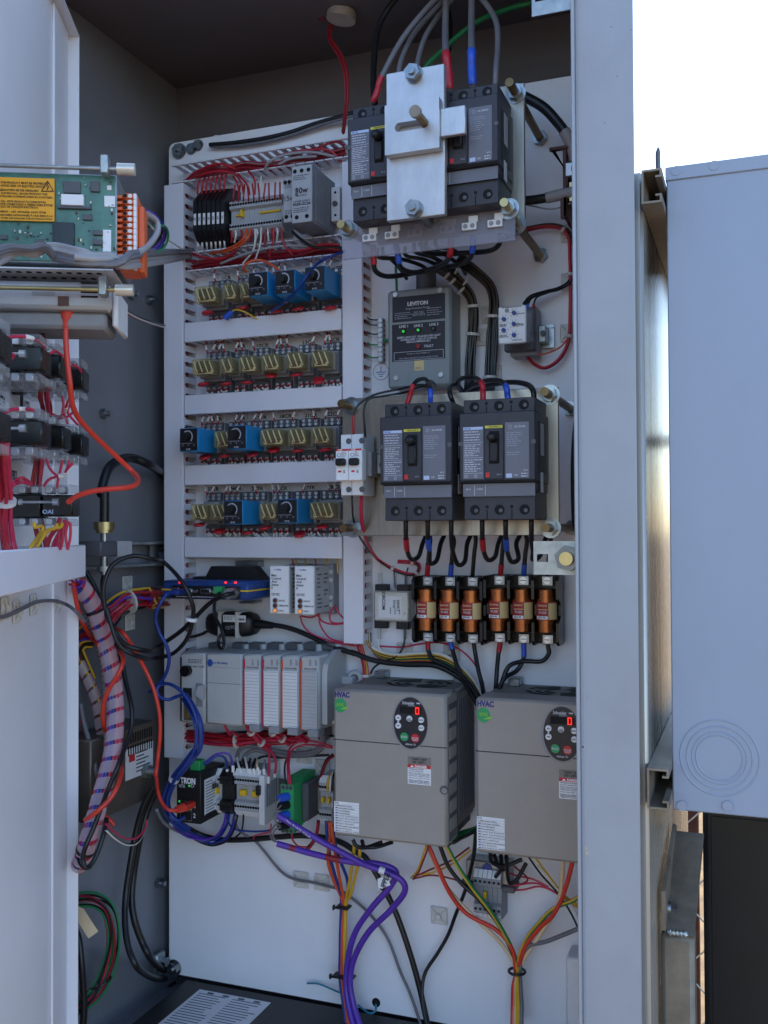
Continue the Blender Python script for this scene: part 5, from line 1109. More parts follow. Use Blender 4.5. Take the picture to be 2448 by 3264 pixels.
# outlet, adapter box, cable mounts
q = rect(ZQ, 1545, 542, 1650, 800, .05); t = thing('wall_outlet', 'white duplex outlet box at the bottom of the panel by the jamb', 'outlet', (q[0], 0, q[2])); MB().d((q[0], q[1] + .02, q[2] - .03, q[3]), .001, .05, .003).put('box', 'offwhite', t); MB().box(q[0] + .024, q[0] + .062, -.054, -.05, q[2] - .02, q[3] - .04, .002).put('socket_face', 'white', t)
for z in (q[3] - .066, q[3] - .105): MB().box(q[0] + .030, q[0] + .052, -.058, -.054, z - .013, z + .013, .003).put('socket', 'blk', t)
MB().cyl((q[0] + .045, -.02, q[3]), (q[0] + .045, -.02, q[3] + .018), .02, 18).put('cable_gland', 'midgrey', t)
def mount_mesh():
    b = MB().box(-.014, .014, -.003, 0, -.014, .014, .0015)
    for a in (45, -45): c_, s_ = math.cos(math.radians(a)), math.sin(math.radians(a)); b.tube([(-.015 * c_, -.0035, -.015 * s_), (0, -.0065, 0), (.015 * c_, -.0035, .015 * s_)], .0014, 6)
    b.box(-.004, .004, -.009, -.003, -.004, .004, .001); return b.mesh('cable_mount', 'tie')
CMM = mount_mesh()
def mounts(z, pts, where, plane=None, m=None):
    for i, (x, y) in enumerate(pts):
        p = at(z, x, y, .001) if plane is None else plane(*z(x, y)); o = bpy.data.objects.new('cable_mount', CMM); COL.objects.link(o); o.matrix_world = Matrix.Translation(p) @ (m or Matrix()) @ Matrix.Scale(1.0, 4)
        tag(o, 'square translucent adhesive cable mount, %s' % (where[i] if isinstance(where, list) else where), 'cable mount', 'adhesive cable mounts')
mounts(ZN, [(1177, 1412), (1345, 1435)], ['under the green isolator', 'under the short terminal strip by the drive'])
mounts(ZQ, [(1067, 376)], ['empty, below the drives beside the black cable'])
mounts(ZC, [(1590, 90), (1590, 412), (1585, 750), (1085, 1020), (985, 780), (1065, 628)], ['on the wire loop above the phase monitor', 'on the wire loop level with the phase monitor wires', 'on the wire loop beside the phase monitor rail', 'low behind the second black bundle', 'behind the first black bundle', 'high behind the second black bundle'])
mounts(ZH, [(500, 880), (810, 890)], ['under the line filter', 'under the fuse block'])
mounts(ZN, [(1200, 400), (1350, 500)], ['behind the grey cables above the isolator', 'beside the red wires next to the drive'])
# ================================================================ battery supply on the floor
zt_ = ZB_ - .002
fa = PZ(*ZQ(150, 640), zt_); 
x0 = PZ(640, 3146, zt_).x - .045; x1 = PXR - .10; yb = -.004; yf = -.30
t = thing('battery_backup', 'black battery backup unit lying on the enclosure floor under the panel', 'battery backup', ((x0 + x1) / 2, (yb + yf) / 2, ZFL))
MB().box(x0, x1, yf, yb, ZFL, zt_ - .004, .006).put('case', 'blk', t); MB().box(x0 + .006, x1 - .006, yf + .004, yb - .004, zt_ - .004, zt_, .002).put('top_cover', 'blk', t)
c0 = PZ(637, 3154, zt_); c1 = PZ(863, 3197, zt_); c2 = PZ(498, 3258, zt_)
lx0, lx1, ly1, ly0 = c0.x, c1.x, (c0.y + c1.y) / 2, c2.y
MB().box(lx0, lx1, ly0 - .03, ly1, zt_, zt_ + .0006).put('instruction_label', 'offwhite', t)
b = MB()
for i in range(15):
    y = ly1 - .014 - i * (ly1 - ly0) / 15
    for (xa_, xb_) in ((lx0 + .006, lx0 + (lx1 - lx0) * .46), (lx0 + (lx1 - lx0) * .52, lx1 - .006)): b.box(xa_, xb_ - random.uniform(0, .02), y, y + .0022, zt_ + .0006, zt_ + .0008)
for k in range(4): b.box(lx0 + .02 + k * .03, lx0 + .032 + k * .03, ly1 - .010, ly1 - .004, zt_ + .0006, zt_ + .0008)
b.put('small_print', 'inkgrey', t)
# ================================================================ swing-out inner door at the hinge side
F0 = V((-math.sin(YAW), math.cos(YAW), 0)); DU = _r0 * .1045 - F0 * .9945; DN = _r0 * .9945 + F0 * .1045
HP = V((CAM.x, CAM.y, 0)) + _r0 * -.468 + F0 * 1.49 - DN * .018
def DX(s, m, z): return HP + DU * s + DN * m + V((0, 0, z))
def DX0(s, m, z): return DU * s + DN * m + V((0, 0, z))
def dloc(p): q = p - HP; return q.dot(DU), q.dot(DN), p.z
def dm(px, py, m): return dloc(hit(px, py, HP + DN * m, DN))
def ds(px, py, s): return dloc(hit(px, py, HP + DU * s, DU))
def drect(z, x0, y0, x1, y1, s):
    xm, ym = (x0 + x1) / 2, (y0 + y1) / 2; return ds(*z(x0, ym), s)[1], ds(*z(x1, ym), s)[1], ds(*z(xm, y1), s)[2], ds(*z(xm, y0), s)[2]
def MD(): return MB(DX)
dz0, dz1 = ZFL + .03, ZC_ - .075
t = thing('inner_door', 'white swing-out inner door standing open with gear on its rear', 'door', DX(.4, 0, dz0)); t['kind'] = 'thing'
MD().box(0, .80, -.002, 0, dz0, dz1).put('sheet', 'panel', t)
MD().box(-.002, 0, -.002, .018, dz0, dz1, .0004).box(.80, .802, -.002, .018, dz0, dz1, .0004).put('side_lip', 'panel', t)
MD().box(0, .80, 0, .018, dz1 - .002, dz1).box(0, .80, 0, .018, dz0, dz0 + .002).put('end_lip', 'panel', t)
MD().box(.012, .10, .0002, .004, dz0 + .003, dz1 - .003, .001).put('stiffener', 'panel', t)
for z in (dz0 + .1, 1.5, dz1 - .1): MD().tube([(-.004, -.004, z - .03), (-.004, -.004, z + .03)], .005, 12).put('hinge', 'zinc', t)
# wire trough across the door
R = drect(ZJ, 0, 1490, 800, 1600, .10)
zt = dm(130, 1751, .085)[2]; zb = dm(130, 1866, .085)[2]; s_end = dm(270, 1800, .085)[0]
t = thing('door_wire_trough', 'white covered wire trough across the inner door', 'wire duct', DX(s_end, 0, zb))
MD().box(s_end, .70, .001, .080, zb, zt, .001).put('trough', 'duct', t); MD().box(s_end - .001, .70, .080, .086, zb - .0015, zt + .0015, .0012).put('cover', 'duct', t)
# names engraved on the door
for s_, z, x, y in (('LT4', ZJ, 18, 80), ('LT3', ZJ, 255, 130), ('PB2', ZJ, 135, 785), ('LT2', ZI, 25, 870)):
    a, m_, zz_ = dm(*z(x, y), .001); tt = thing('engraved_label', 'black engraved device name %s on the inner door' % s_, 'label', DX(a, .001, zz_))
    text(s_, tt, DX(a, .0012, zz_), .012, .024, 'ink', right=tuple(-DU), up=(0, 0, 1))
    MD().box(a + .018, a + .030, .0005, .0011, zz_ - .006, zz_ + .016).put('bracket_line', 'ink', tt)
# ---------------------------------------------------------------- operator terminal with bare circuit board
S0 = .50
t = thing('operator_terminal', 'operator terminal with bare green circuit board and yellow warning label on the inner door', 'terminal', DX(S0, .08, 1.8))
R = drect(ZD, 0, 1128, 744, 1690, S0); R = (.018, R[1], R[2], R[3])
MD().box(S0 - .10, S0 - .003, R[0], R[1] + .002, R[2] - .002, R[3] + .002, .001).put('chassis', 'galv', t)
MD().box(S0 - .003, S0, R[0], R[1], R[2], R[3]).put('circuit_board', 'pcb', t)
def chip(x0, y0, x1, y1, m, h=.003, nm='chip'):
    q = drect(ZD, x0, y0, x1, y1, S0 + h); MD().box(S0, S0 + h, q[0], q[1], q[2], q[3], .0004).put(nm, m, t); return q
chip(340, 1440, 480, 1588, 'blkgloss', .004); chip(410, 1175, 520, 1250, 'dkgrey'); chip(585, 1175, 645, 1240, 'dkgrey'); chip(395, 1258, 540, 1328, 'white', .006, 'label_chip'); chip(370, 1335, 590, 1350, 'dkgrey', .004)
chip(600, 1490, 665, 1522, 'dkgrey'); chip(600, 1550, 665, 1585, 'dkgrey'); chip(535, 1390, 595, 1424, 'dkgrey'); chip(225, 1550, 285, 1578, 'dkgrey'); chip(480, 1608, 548, 1634, 'dkgrey'); chip(0, 1520, 45, 1550, 'dkgrey')
chip(665, 1488, 720, 1660, 'white', .001, 'barcode_label'); chip(675, 1268, 745, 1340, 'white', .001, 'paper_tag'); chip(692, 1200, 722, 1232, 'offwhite', .001, 'paper_tag')
for i in range(110):
    x, y = random.uniform(20, 735), random.uniform(1440, 1650) if i % 3 else random.uniform(1140, 1430)
    if x < 360 and y < 1440: continue
    a = random.uniform(8, 16); chip(x, y, x + a, y + a * random.choice((.6, 1.5)), random.choice(('cream', 'offwhite', 'coil', 'dkgrey', 'galv')), .0015, 'component')
q = drect(ZD, -40, 1152, 352, 1430, S0 + .004); MD().box(S0 + .002, S0 + .004, max(q[0], .0), q[1], q[2], q[3]).put('warning_label', 'ylabel', t)
for s_, y in (('THIS PRODUCT MUST BE PROPERLY', 1180), ('AVOID RISK OF ELECTRIC SHOCK.', 1200), ('BEACHTEN SIE DIE GENAUEN', 1228), ('ZUR ERDUNG, UM DAS PRODUKT VOR', 1250), ('ETISCHEN STÖREINFLÜSSEN ZU SCHÜTZEN.', 1268), ('ÓN : ESTE PRODUCTO DEBE ESTAR', 1300), ('NTE CONECTADO A TIERRA PARA EVITAR', 1320), ('SGO DE CHOQUE ELECTRICO.', 1338), ('MENT : CET APPAREIL DOIT ÊTRE', 1367), ('MANIÈRE APPROPRIÉE À UNE MISE À LA', 1389), ('VITER LES RISQUES D\'ÉLECTROCUTION.', 1410)):
    a0 = ds(*ZD(2, y), S0 + .005); w_ = (ds(*ZD(min(342, 8 + 10 * len(s_)), y), S0 + .005)[1] - a0[1]); text(s_, t, DX(S0 + .0046, a0[1], a0[2]), .0024, w_, 'ink', right=tuple(DN), align='l')
c = [ds(*ZD(*k), S0 + .005) for k in ((268, 1238), (346, 1238), (307, 1172))]
for i in range(3): a, b2 = c[i], c[(i + 1) % 3]; MD().tube([(S0 + .0045, a[1], a[2]), (S0 + .0045, b2[1], b2[2])], .0005, 4).put('warning_triangle', 'ink', t)
b = MD(); zg = [ds(*ZD(*k), S0 + .005) for k in ((312, 1182), (300, 1206), (314, 1206), (304, 1230))]; b.tube([(S0 + .0045, k[1], k[2]) for k in zg], .0005, 4); b.put('warning_triangle', 'ink', t)
# clamp rods with knurled knobs
for z, x0, x1, y in ((ZD, -10, 670, 1078), (ZI, -10, 960, 500)):
    a = ds(*z(x0, y), S0 + .012); b2 = ds(*z(x1, y + 8), S0 + .012); zz_ = (a[2] + b2[2]) / 2; k = 3 if z is ZI else 1
    MD().tube([(S0 + .012, .0, zz_), (S0 + .012, b2[1] + .014, zz_)], .0022, 10).put('clamp_rod', 'brassy' if k == 3 else 'galv', t)
    MD().box(S0 + .004, S0 + .020, b2[1] - .002, b2[1] + .006, zz_ - .007, zz_ + .012, .001).put('clamp_lug', 'galv', t)
    MD().tube([(S0 + .012, b2[1] + .014, zz_), (S0 + .012, b2[1] + .032, zz_)], .0062, 18).put('knurled_knob', 'silverpaint', t)
# perforated tray, module below, orange plug
q = drect(ZI, 0, 300, 1075, 440, S0); zt_ = ds(*ZI(500, 318), S0)[2]
MD().box(S0 - .09, S0 + .005, .010, q[1], zt_ - .0015, zt_).put('perforated_tray', 'offwhite', t)
for i in range(13):
    for k in range(3): MD().tube([(S0 - .008 - k * .022, .016 + i * (q[1] - .022) / 13, zt_ - .0017), (S0 - .008 - k * .022, .016 + i * (q[1] - .022) / 13, zt_ - .0021)], .0030, 10).put('tray_hole', 'hole', t)
tm = thing('communication_module', 'pale grey communication module hanging under the operator terminal', 'module', DX(S0 - .05, .07, 1.72))
q = drect(ZI, 62, 432, 1040, 690, S0 - .006); zl = q[2]
MD().box(S0 - .085, S0 - .006, .012, q[1], q[2], q[3], .004).put('case', 'ltgrey', tm)
MD().box(S0 - .083, S0 - .020, .03, q[1] - .006, q[2] - .018, q[2] + .001, .004).put('case_foot', 'midgrey', tm)
MD().box(S0 - .086, S0 - .018, q[1], q[1] + .006, q[2] - .016, q[3] - .004, .002).put('end_plate', 'offwhite', tm)
for i in range(4): k = drect(ZI, 762, 438 + i * 44, 922, 456 + i * 44, S0 - .005); MD().box(S0 - .0062, S0 - .0056, k[0], k[1], k[2], k[3]).put('vent_slot', 'hole', tm)
k = drect(ZI, 545, 575, 650, 665, S0 - .005); MD().box(S0 - .0062, S0 - .0052, k[0], k[1], k[2], k[3]).put('network_port', 'coil', tm)
lines_b = MD()
for i in range(5): k = drect(ZI, 300, 530 + i * 9, 520, 533 + i * 9, S0 - .005); lines_b.box(S0 - .0062, S0 - .0057, k[0], k[1], k[2], k[3])
lines_b.put('groove', 'midgrey', tm)
to = thing('terminal_plug', 'orange terminal plug with numbered wire entries beside the circuit board', 'plug', DX(S0, .15, 1.85))
q = drect(ZD, 748, 1252, 888, 1745, S0 - .004)
MD().box(S0 - .045, S0 - .010, R[1] + .003, q[1], q[2], q[3], .001).put('body', 'orangeplug', to)
nn = 13
for i in range(nn):
    z0 = q[2] + (q[3] - q[2]) * i / nn; hh = (q[3] - q[2]) / nn; m0 = q[0]; W_ = q[1] - q[0]
    MD().box(S0 - .010, S0 - .004, m0 + W_ * .02, m0 + W_ * .34, z0 + hh * .12, z0 + hh * .66, .0006).put('latch_tooth', 'orangeplug', to)
    MD().box(S0 - .010, S0 - .003, m0 + W_ * .36, m0 + W_ * .82, z0 + hh * .06, z0 + hh * .94, .0006).put('pole', 'orangeplug', to)
    for f in (.45, .68): MD().tube([(S0 - .003, m0 + W_ * f, z0 + hh * .5), (S0 - .0026, m0 + W_ * f, z0 + hh * .5)], .0022, 10).put('wire_entry', 'hole' if f < .5 else 'offwhite', to)
    MD().box(S0 - .010, S0 - .0035, m0 + W_ * .84, m0 + W_ * .97, z0 + hh * .04, z0 + hh * .96).put('number_tag', 'white', to)
MD().box(S0 - .040, S0 - .014, q[1], q[1] + .006, q[2], q[3] - .01, .001).put('rear_shell', 'orangeplug', to)
# ---------------------------------------------------------------- pilot devices (backs of lamps and buttons)
def pilot_proto(btn=False):
    t = thing('pilot_device', 'x', 'pilot device', (0, 0, 0), 'black pilot device backs on the door'); X = lambda: MB(DX0)
    X().tube([(0, .001, 0), (0, .014, 0)], .0185, 24).put('collar', 'blk', t)
    X().box(-.020, .020, .014, .052, -.0145, .0135, .002).put('block', 'blkgloss', t); X().box(-.020, .020, .053, .088, -.0125, .0125, .002).put('block', 'blkgloss', t)
    for s, h in ((1, .010), (-1, .009)):
        X().box(-.0195, .0195, .018, .086, s * .0150, s * (.0145 + h), .0006).put('terminal_cover', 'clear', t)
        for m_ in (.030, .044, .060, .074): X().box(-.004, .016, m_ - .004, m_ + .004, s * .0140, s * .0225, .001).put('screw_terminal', 'screwm', t)
    X().tube([(.0215, .030, .004), (.0215, .070, .004)], .0016, 8).tube([(.0215, .066, .004), (.0215, .072, .004)], .0042, 12).tube([(.0215, .028, .004), (.0215, .032, .004)], .0038, 12).put('clamp_screw', 'screwm', t)
    if not btn: X().box(.020, .0208, .016, .027, -.0135, .0125).put('approval_label', 'white', t)
    return Proto(t)
PPR, PBR = pilot_proto(), pilot_proto(True)
PIL = [(1, ZI, 445, 1195), (1, ZI, 612, 1262), (0, ZI, 815, 1375), (1, ZI, 60, 1060), (1, ZJ, 445, 400), (1, ZJ, 640, 440), (0, ZJ, 812, 505), (1, ZJ, 50, 330), (0, ZJ, 722, 1075)]
nmz = ['indicator back, second device below the module', 'indicator back, third device below the module', 'button back nearest the hinge in the row under the module', 'indicator back at the start of the row under the module', 'indicator back, second in the row named LT3', 'indicator back, third in the row named LT3', 'selector back nearest the hinge in the row named LT3', 'indicator back beside the LT4 engraving', 'button back marked OAI just above the trough']
for i, (k, z, x, y) in enumerate(PIL):
    s_, m_, zz_ = dm(*z(x, y), .088); o = (PPR if k else PBR).at(DX(s_, 0, zz_), 'black pilot ' + nmz[i].replace('nearest the hinge', 'by the hinge'))
    if i == 8: text('OAI', o, DX(s_ + .0203, .060, zz_ - .007), .005, .012, 'bluelabel', right=tuple(DN))
    if i == 6: text('HEB', o, DX(s_ + .0203, .060, zz_ - .007), .004, .012, 'inkgrey', right=tuple(DN))
# ---------------------------------------------------------------- things on the enclosure side wall
XW = XL + .003
NX = Matrix.Rotation(math.radians(90), 4, 'Z')
wb = []
for z, x, y, lab in ((ZI, 1225, 560, 'small screw end under the orange plug'), (ZI, 1395, 612, 'dome nut under the orange plug'), (ZJ, 965, 205, 'bolt end beside the red patch cord'), (ZL, 1185, 742, 'bolt end low behind the black cables')):
    p = PX(*z(x, y), XW); o = tag(MB().cyl(p, p + V((.009, 0, 0)), .0085, 6).cyl(p + V((.009, 0, 0)), p + V((.018, 0, 0)), .0045, 10).put('wall_bolt', 'zinc'), lab + ' on the side wall', 'bolt', 'bolt ends on the side wall')
p0 = PX(*ZJ(770, 1440), XW); p1 = PX(*ZJ(1560, 1440), XW); zt_ = PX(*ZJ(1200, 1430), XW + .02).z; zb_ = PX(*ZJ(1200, 1640), XW + .02).z
t = thing('strut_bracket', 'zinc strut bracket carrying the coaxial arrestor on the side wall', 'bracket', (XW, p0.y, zb_))
ya, yb_ = p0.y - .05, p1.y + .0
MB().box(XW, XW + .003, ya, yb_, zb_, zt_).put('web', 'inside', t)
for z in (zb_, zt_): MB().box(XW, XW + .030, ya, yb_, z - .003, z + .003, .001).put('rail', 'galv', t)
q = PX(*ZJ(1520, 1525), XW + .02); MB().cyl(q, q + V((.012, 0, 0)), .010, 6).put('bolt', 'zinc', t); q = PX(*ZJ(1438, 1510), XW + .02); MB().box(q.x - .003, q.x + .004, q.y - .003, q.y + .003, zb_ + .004, zt_ - .004).put('clip', 'galv', t)
a = PX(*ZJ(925, 1480), XW + .05)
t = thing('coaxial_arrestor', 'grey coaxial lightning arrestor between gold connectors on the side wall', 'arrestor', a)
hz = (PX(*ZJ(925, 1410), XW + .05).z - PX(*ZJ(925, 1552), XW + .05).z) / 2
MB().box(a.x - .022, a.x + .022, a.y - .022, a.y + .022, a.z - hz, a.z + hz, .002).put('body', 'dkgrey', t); MB().box(a.x - .020, a.x + .022, a.y + .022, a.y + .060, a.z - hz * 1.05, a.z + hz, .001).put('ground_block', 'ltgrey', t)
ct = q3(*ZJ(970, 1390), (a - CAM).dot(FWD)); c1 = V((a.x + .012, a.y, 0))
zc_ = lambda y: PX(*ZJ(970, y), XW + .05).z
MB().cyl((c1.x, c1.y, a.z + hz), (c1.x, c1.y, zc_(1330)), .006, 14).put('stem', 'zinc', t); MB().cyl((c1.x, c1.y, zc_(1330)), (c1.x, c1.y, zc_(1300)), .0135, 20).put('connector', 'brassy', t); MB().cyl((c1.x, c1.y, zc_(1300)), (c1.x, c1.y, zc_(1228)), .0165, 24).put('connector', 'brassy', t)
MB().cyl((c1.x, c1.y, a.z - hz), (c1.x, c1.y, zc_(1640)), .0065, 14).cyl((c1.x, c1.y, zc_(1640)), (c1.x, c1.y, zc_(1690)), .0125, 20).cyl((c1.x, c1.y, zc_(1690)), (c1.x, c1.y, zc_(1722)), .006, 14).put('lower_connector', 'zinc', t)
ZA_ = (V((c1.x, c1.y, a.z)) - CAM).dot(FWD)
top = V((c1.x, c1.y, zc_(1228)))
cable('coaxial_cable', 'thick black coaxial cable arching from the arrestor to behind the panel', [top, top + V((0, 0, .05)), q3(*ZJ(955, 950), ZA_), q3(*ZJ(1020, 730), ZA_ + .02), q3(*ZJ(1130, 640), ZA_ + .05), q3(*ZJ(1260, 625), ZA_ + .09), q3(*ZJ(1420, 690), ZA_ + .12), q3(*ZJ(1530, 775), 1.76), q3(*ZJ(1575, 815), 1.815)], .012, 'wblk', n=14)
bot = V((c1.x, c1.y, zc_(1715)))
cable('antenna_cable', 'black antenna cable looping from the arrestor down to the blue modem', [bot, q3(*ZK(965, 330), ZA_), q3(*ZK(990, 560), ZA_ - .02), q3(*ZK(1060, 740), ZA_ - .04), q3(*ZK(1180, 900), ZA_ - .03), q3(*ZK(1400, 960), ZA_), at(ZM, 0, 800, .10), at(ZM, 180, 680, .13), at(ZM, 300, 570, .14), at(ZM, 420, 450, .15), at(ZM, 540, 380, .17), at(ZM, 628, 358, .155)], .0060, 'wblk', n=10)
cable('coaxial_cable', 'thin black cable arching over the side wall and down past the modem', [q3(*ZK(985, 560), ZA_ - .05), q3(*ZK(975, 350), ZA_ - .05), q3(*ZK(1060, 150), ZA_ - .04), q3(*ZK(1250, 65), ZA_ - .02), q3(*ZK(1450, 100), ZA_), at(ZM, 60, 110, .16), at(ZM, 200, 260, .17), at(ZM, 280, 420, .165), at(ZM, 296, 540, .155), at(ZM, 250, 720, .14), at(ZM, 130, 850, .13), at(ZM, -30, 890, .12), q3(*ZK(1330, 1020), ZA_ - .03), q3(*ZK(1120, 900), ZA_ - .06), q3(*ZK(1000, 560), ZA_ - .06)], .0056, 'wblk', n=10)
# supply box on the side wall
XS = XW + .06
f = lambda x, y, X=XS: PX(*ZK(x, y), X)
ya, yb_ = f(1150, 1900).y - .08, f(1462, 1800).y; zt_ = (f(1300, 1660).z); zb_ = zt_ - .128
t = thing('perforated_supply', 'silver perforated power supply box with label on the side wall', 'power supply', (XW, ya, zb_))
MB().box(XW, XS, ya, yb_, zb_, zt_, .002).put('case', 'supplybox', t)
for i in range(11):
    for k in range(2): y = yb_ - .012 - i * .0065; MB().box(XS, XS + .0006, y - .0017, y + .0017, zt_ - .045 + k * .020, zt_ - .029 + k * .020).put('vent_slot', 'hole', t)
lz1 = f(1300, 1850).z; MB().box(XS, XS + .0005, yb_ - .085, yb_ - .008, lz1 - .050, lz1).put('label_plate', 'offwhite', t); MB().box(XS + .0005, XS + .0009, yb_ - .076, yb_ - .060, lz1 - .022, lz1 - .010).put('logo', 'red', t)
b = MB()
for i in range(6): b.box(XS + .0005, XS + .0008, yb_ - .056, yb_ - .056 + random.uniform(.015, .04), lz1 - .012 - i * .006, lz1 - .010 - i * .006)
b.put('small_print', 'ink', t); q = f(1360, 2090, XS); MB().cyl(q, q + V((.010, 0, 0)), .012, 6).cyl(q + V((.01, 0, 0)), q + V((.022, 0, 0)), .006, 12).put('bolt', 'galv', t)
p = PX(*ZL(1200, 1330), XW + .01); t = thing('floor_clip', 'zinc clip with nut at the floor corner behind the cables', 'clip', p); MB().box(p.x, p.x + .010, p.y - .02, p.y + .008, p.z - .014, p.z + .018, .003).put('plate', 'galv', t); MB().cyl((p.x + .010, p.y, p.z), (p.x + .018, p.y, p.z), .009, 6).put('nut', 'zinc', t)
mounts(ZK, [(1190, 330), (1215, 690)], ['white, on the side wall below the arrestor', 'on the side wall under the wire bundle'], plane=lambda px, py: PX(px, py, XW), m=NX)
for i, (x, y) in enumerate(((35, 560), (145, 590), (305, 520), (520, 520))):
    s_, m_, zz_ = dm(*ZK(x, y), .001); o = bpy.data.objects.new('cable_mount', CMM); COL.objects.link(o)
    o.matrix_world = Matrix(((-DU.x, -DN.x, 0, 0), (-DU.y, -DN.y, 0, 0), (0, 0, 1, 0), (0, 0, 0, 1))); o.matrix_world.translation = DX(s_, .001, zz_)
    tag(o, 'square adhesive cable mount holding the grey cable under the door trough', 'cable mount', 'adhesive cable mounts on the inner door')
# ================================================================ heavy cables at the upper breakers
bd_ = .225
def sleeved(label, z, pts, r, m, a, b, col):                    # a cable with a coloured phase sleeve between two of its points
    r *= .76; path = spline(pp(z, pts), 7); o = MB().tube(path, r, 10).put('power_cable', m); tag(o, label, 'cable', 'power cables with phase sleeves')
    MB().tube(path[int(a * 7):int(b * 7) + 1], r * 1.25, 12).put('phase_sleeve', col, o); return o
BT = PD + .045
sleeved('dark cable with red sleeve entering the covered upper breaker by the ducts', ZB, [(760, -60, .15), (640, 60, .17), (480, 260, .19), (345, 510, BT), (318, 600, BT), (292, 668, BT), (285, 720, BT - .02)], .0052, 'wgrey', 3, 5, 'wred')
cable('power_cable', 'dark cable arching over the upper breaker beside the red wires', pp(ZB, [(500, -70, .12), (400, 40, .13), (320, 190, .14), (295, 400, .16), (292, 560, .19), (300, 680, BT)]), .0078, 'wblk', group='power cables with phase sleeves', n=10)
cable('power_cable', 'dark cable dropping behind the interlock plate, outer of two', pp(ZB, [(800, -40, .13), (690, 70, .14), (560, 220, .16), (480, 380, .19), (455, 520, BT), (450, 700, BT)]), .0062, 'wgrey', group='power cables with phase sleeves', n=10)
cable('power_cable', 'dark cable dropping behind the interlock plate, inner of two', pp(ZB, [(840, -40, .12), (740, 80, .13), (640, 230, .16), (590, 380, .19), (575, 520, BT), (570, 700, BT)]), .0062, 'wgrey', group='power cables with phase sleeves', n=10)
sleeved('dark cable with red sleeve entering the upper breaker by the jamb', ZB, [(770, -80, .14), (768, 80, .15), (766, 230, .17), (770, 350, BT), (785, 470, BT), (795, 585, BT), (798, 660, BT - .02)], .0066, 'wgrey', 3, 5, 'wred')
sleeved('dark cable with blue sleeve entering the upper breaker by the jamb', ZB, [(942, -80, .14), (940, 60, .15), (938, 200, .17), (940, 335, BT), (942, 450, BT), (946, 555, BT), (948, 640, BT - .02)], .0066, 'wgrey', 3, 5, 'wsleeveblue')
cable('power_cable', 'dark bent cable entering the upper breaker beside the stand-off plate', pp(ZB, [(960, -60, .13), (1060, 60, .15), (1108, 170, .17), (1112, 330, BT - .02), (1102, 450, BT), (1098, 560, BT)]), .0068, 'wgrey', group='power cables with phase sleeves', n=10)
cable('power_cable', 'dark cable looping across the roof behind the sleeved cables', pp(ZB, [(700, 10, .05), (780, 60, .05), (800, 200, .06), (790, 340, .08)]), .0062, 'wblk', group='power cables with phase sleeves', n=10)
cable('ground_cable', 'green ground cable crossing behind the upper breakers', pp(ZB, [(1330, 20, .05), (1180, 60, .06), (1000, 130, .08), (860, 230, .09), (740, 340, .10), (640, 440, .11), (560, 600, .11)]), .0066, 'wgreen', n=10)
p = P(*ZB(75, 60), .08)
t = thing('roof_fitting', 'metal conduit fitting hanging from the roof over the red wires', 'conduit fitting', p)
MB().cyl(p + V((.008, 0, .05)), p + V((.002, 0, -.006)), .021, 20).put('barrel', 'silverpaint', t); MB().cyl(p + V((.002, 0, -.006)), p + V((0, 0, -.018)), .024, 20).put('ring_nut', 'silverpaint', t); MB().cyl(p + V((.02, -.01, .05)), p + V((.03, -.02, .0)), .02, 18).put('bushing', 'dkgrey', t)
MB().box(p.x - .045, p.x - .015, p.y - .02, p.y, p.z + .02, p.z + .045, .002).put('clamp', 'galv', t)
loom('wire_pair', 'two red wires hanging from the roof fitting down behind the breaker', pp(ZB, [(20, 120, .06), (0, 240, .06), (70, 360, .07), (110, 480, .08), (118, 640, .08), (100, 780, .07), (85, 880, .05)]), 3, .0036, ['wdred', 'wred'], .006, 'wire')
loom('wire_pair', 'thin red wires sagging under the roof beside the fitting', [P(690, 60, .06), P(740, 85, .06), P(860, 60, .06), P(960, 30, .07), P(1030, 60, .08)], 3, .0014, ['wdred'], .005, 'wire')
cable('black_cable', 'black cable lying along the top edge of the panel', pp(ZA, [(430, 285, .012), (620, 270, .012), (860, 235, .012), (1080, 185, .012), (1300, 110, .014), (1480, 60, .018), (1620, 20, .02)]), .0062, 'wblk', n=10)
cable('black_cable', 'second black cable lying along the top edge of the panel', pp(ZA, [(440, 300, .010), (660, 290, .010), (900, 255, .010), (1140, 190, .011), (1340, 120, .014), (1600, 50, .02)]), .0045, 'wgrey', n=10)
# right side of the upper breakers
o = cable('neutral_cable', 'thick black cable with pale taped end bending into the neutral bar', pp(ZB, [(1180, 600, .07), (1310, 650, .07), (1420, 715, .07), (1500, 800, .07), (1560, 880, .07), (1600, 960, .065), (1625, 1060, .06)]), .0128, 'wblk', n=12)
path = spline(pp(ZB, [(1180, 600, .07), (1310, 650, .07), (1420, 715, .07), (1500, 800, .07), (1560, 880, .07), (1600, 960, .065), (1625, 1060, .06)])); MB().tube(path[27:], .0092, 12).put('tape_wrap', 'wltgrey', o)
path = spline(pp(ZB, [(1180, 1330, .07), (1320, 1325, .07), (1450, 1305, .07), (1560, 1280, .065), (1680, 1255, .06)])); o = tag(MB().tube(path, .0070, 12).put('neutral_cable', 'wblk'), 'black cable with long grey sleeve running level into the neutral bar', 'cable'); MB().tube(path[13:], .0084, 12).put('grey_sleeve', 'wltgrey', o)
cable('grey_wire', 'thin grey wire drooping from the plate to the neutral bar', pp(ZB, [(1240, 1340, .06), (1340, 1362, .06), (1450, 1382, .06), (1530, 1370, .06), (1620, 1330, .06)]), .0020, 'wltgrey', cat='wire')
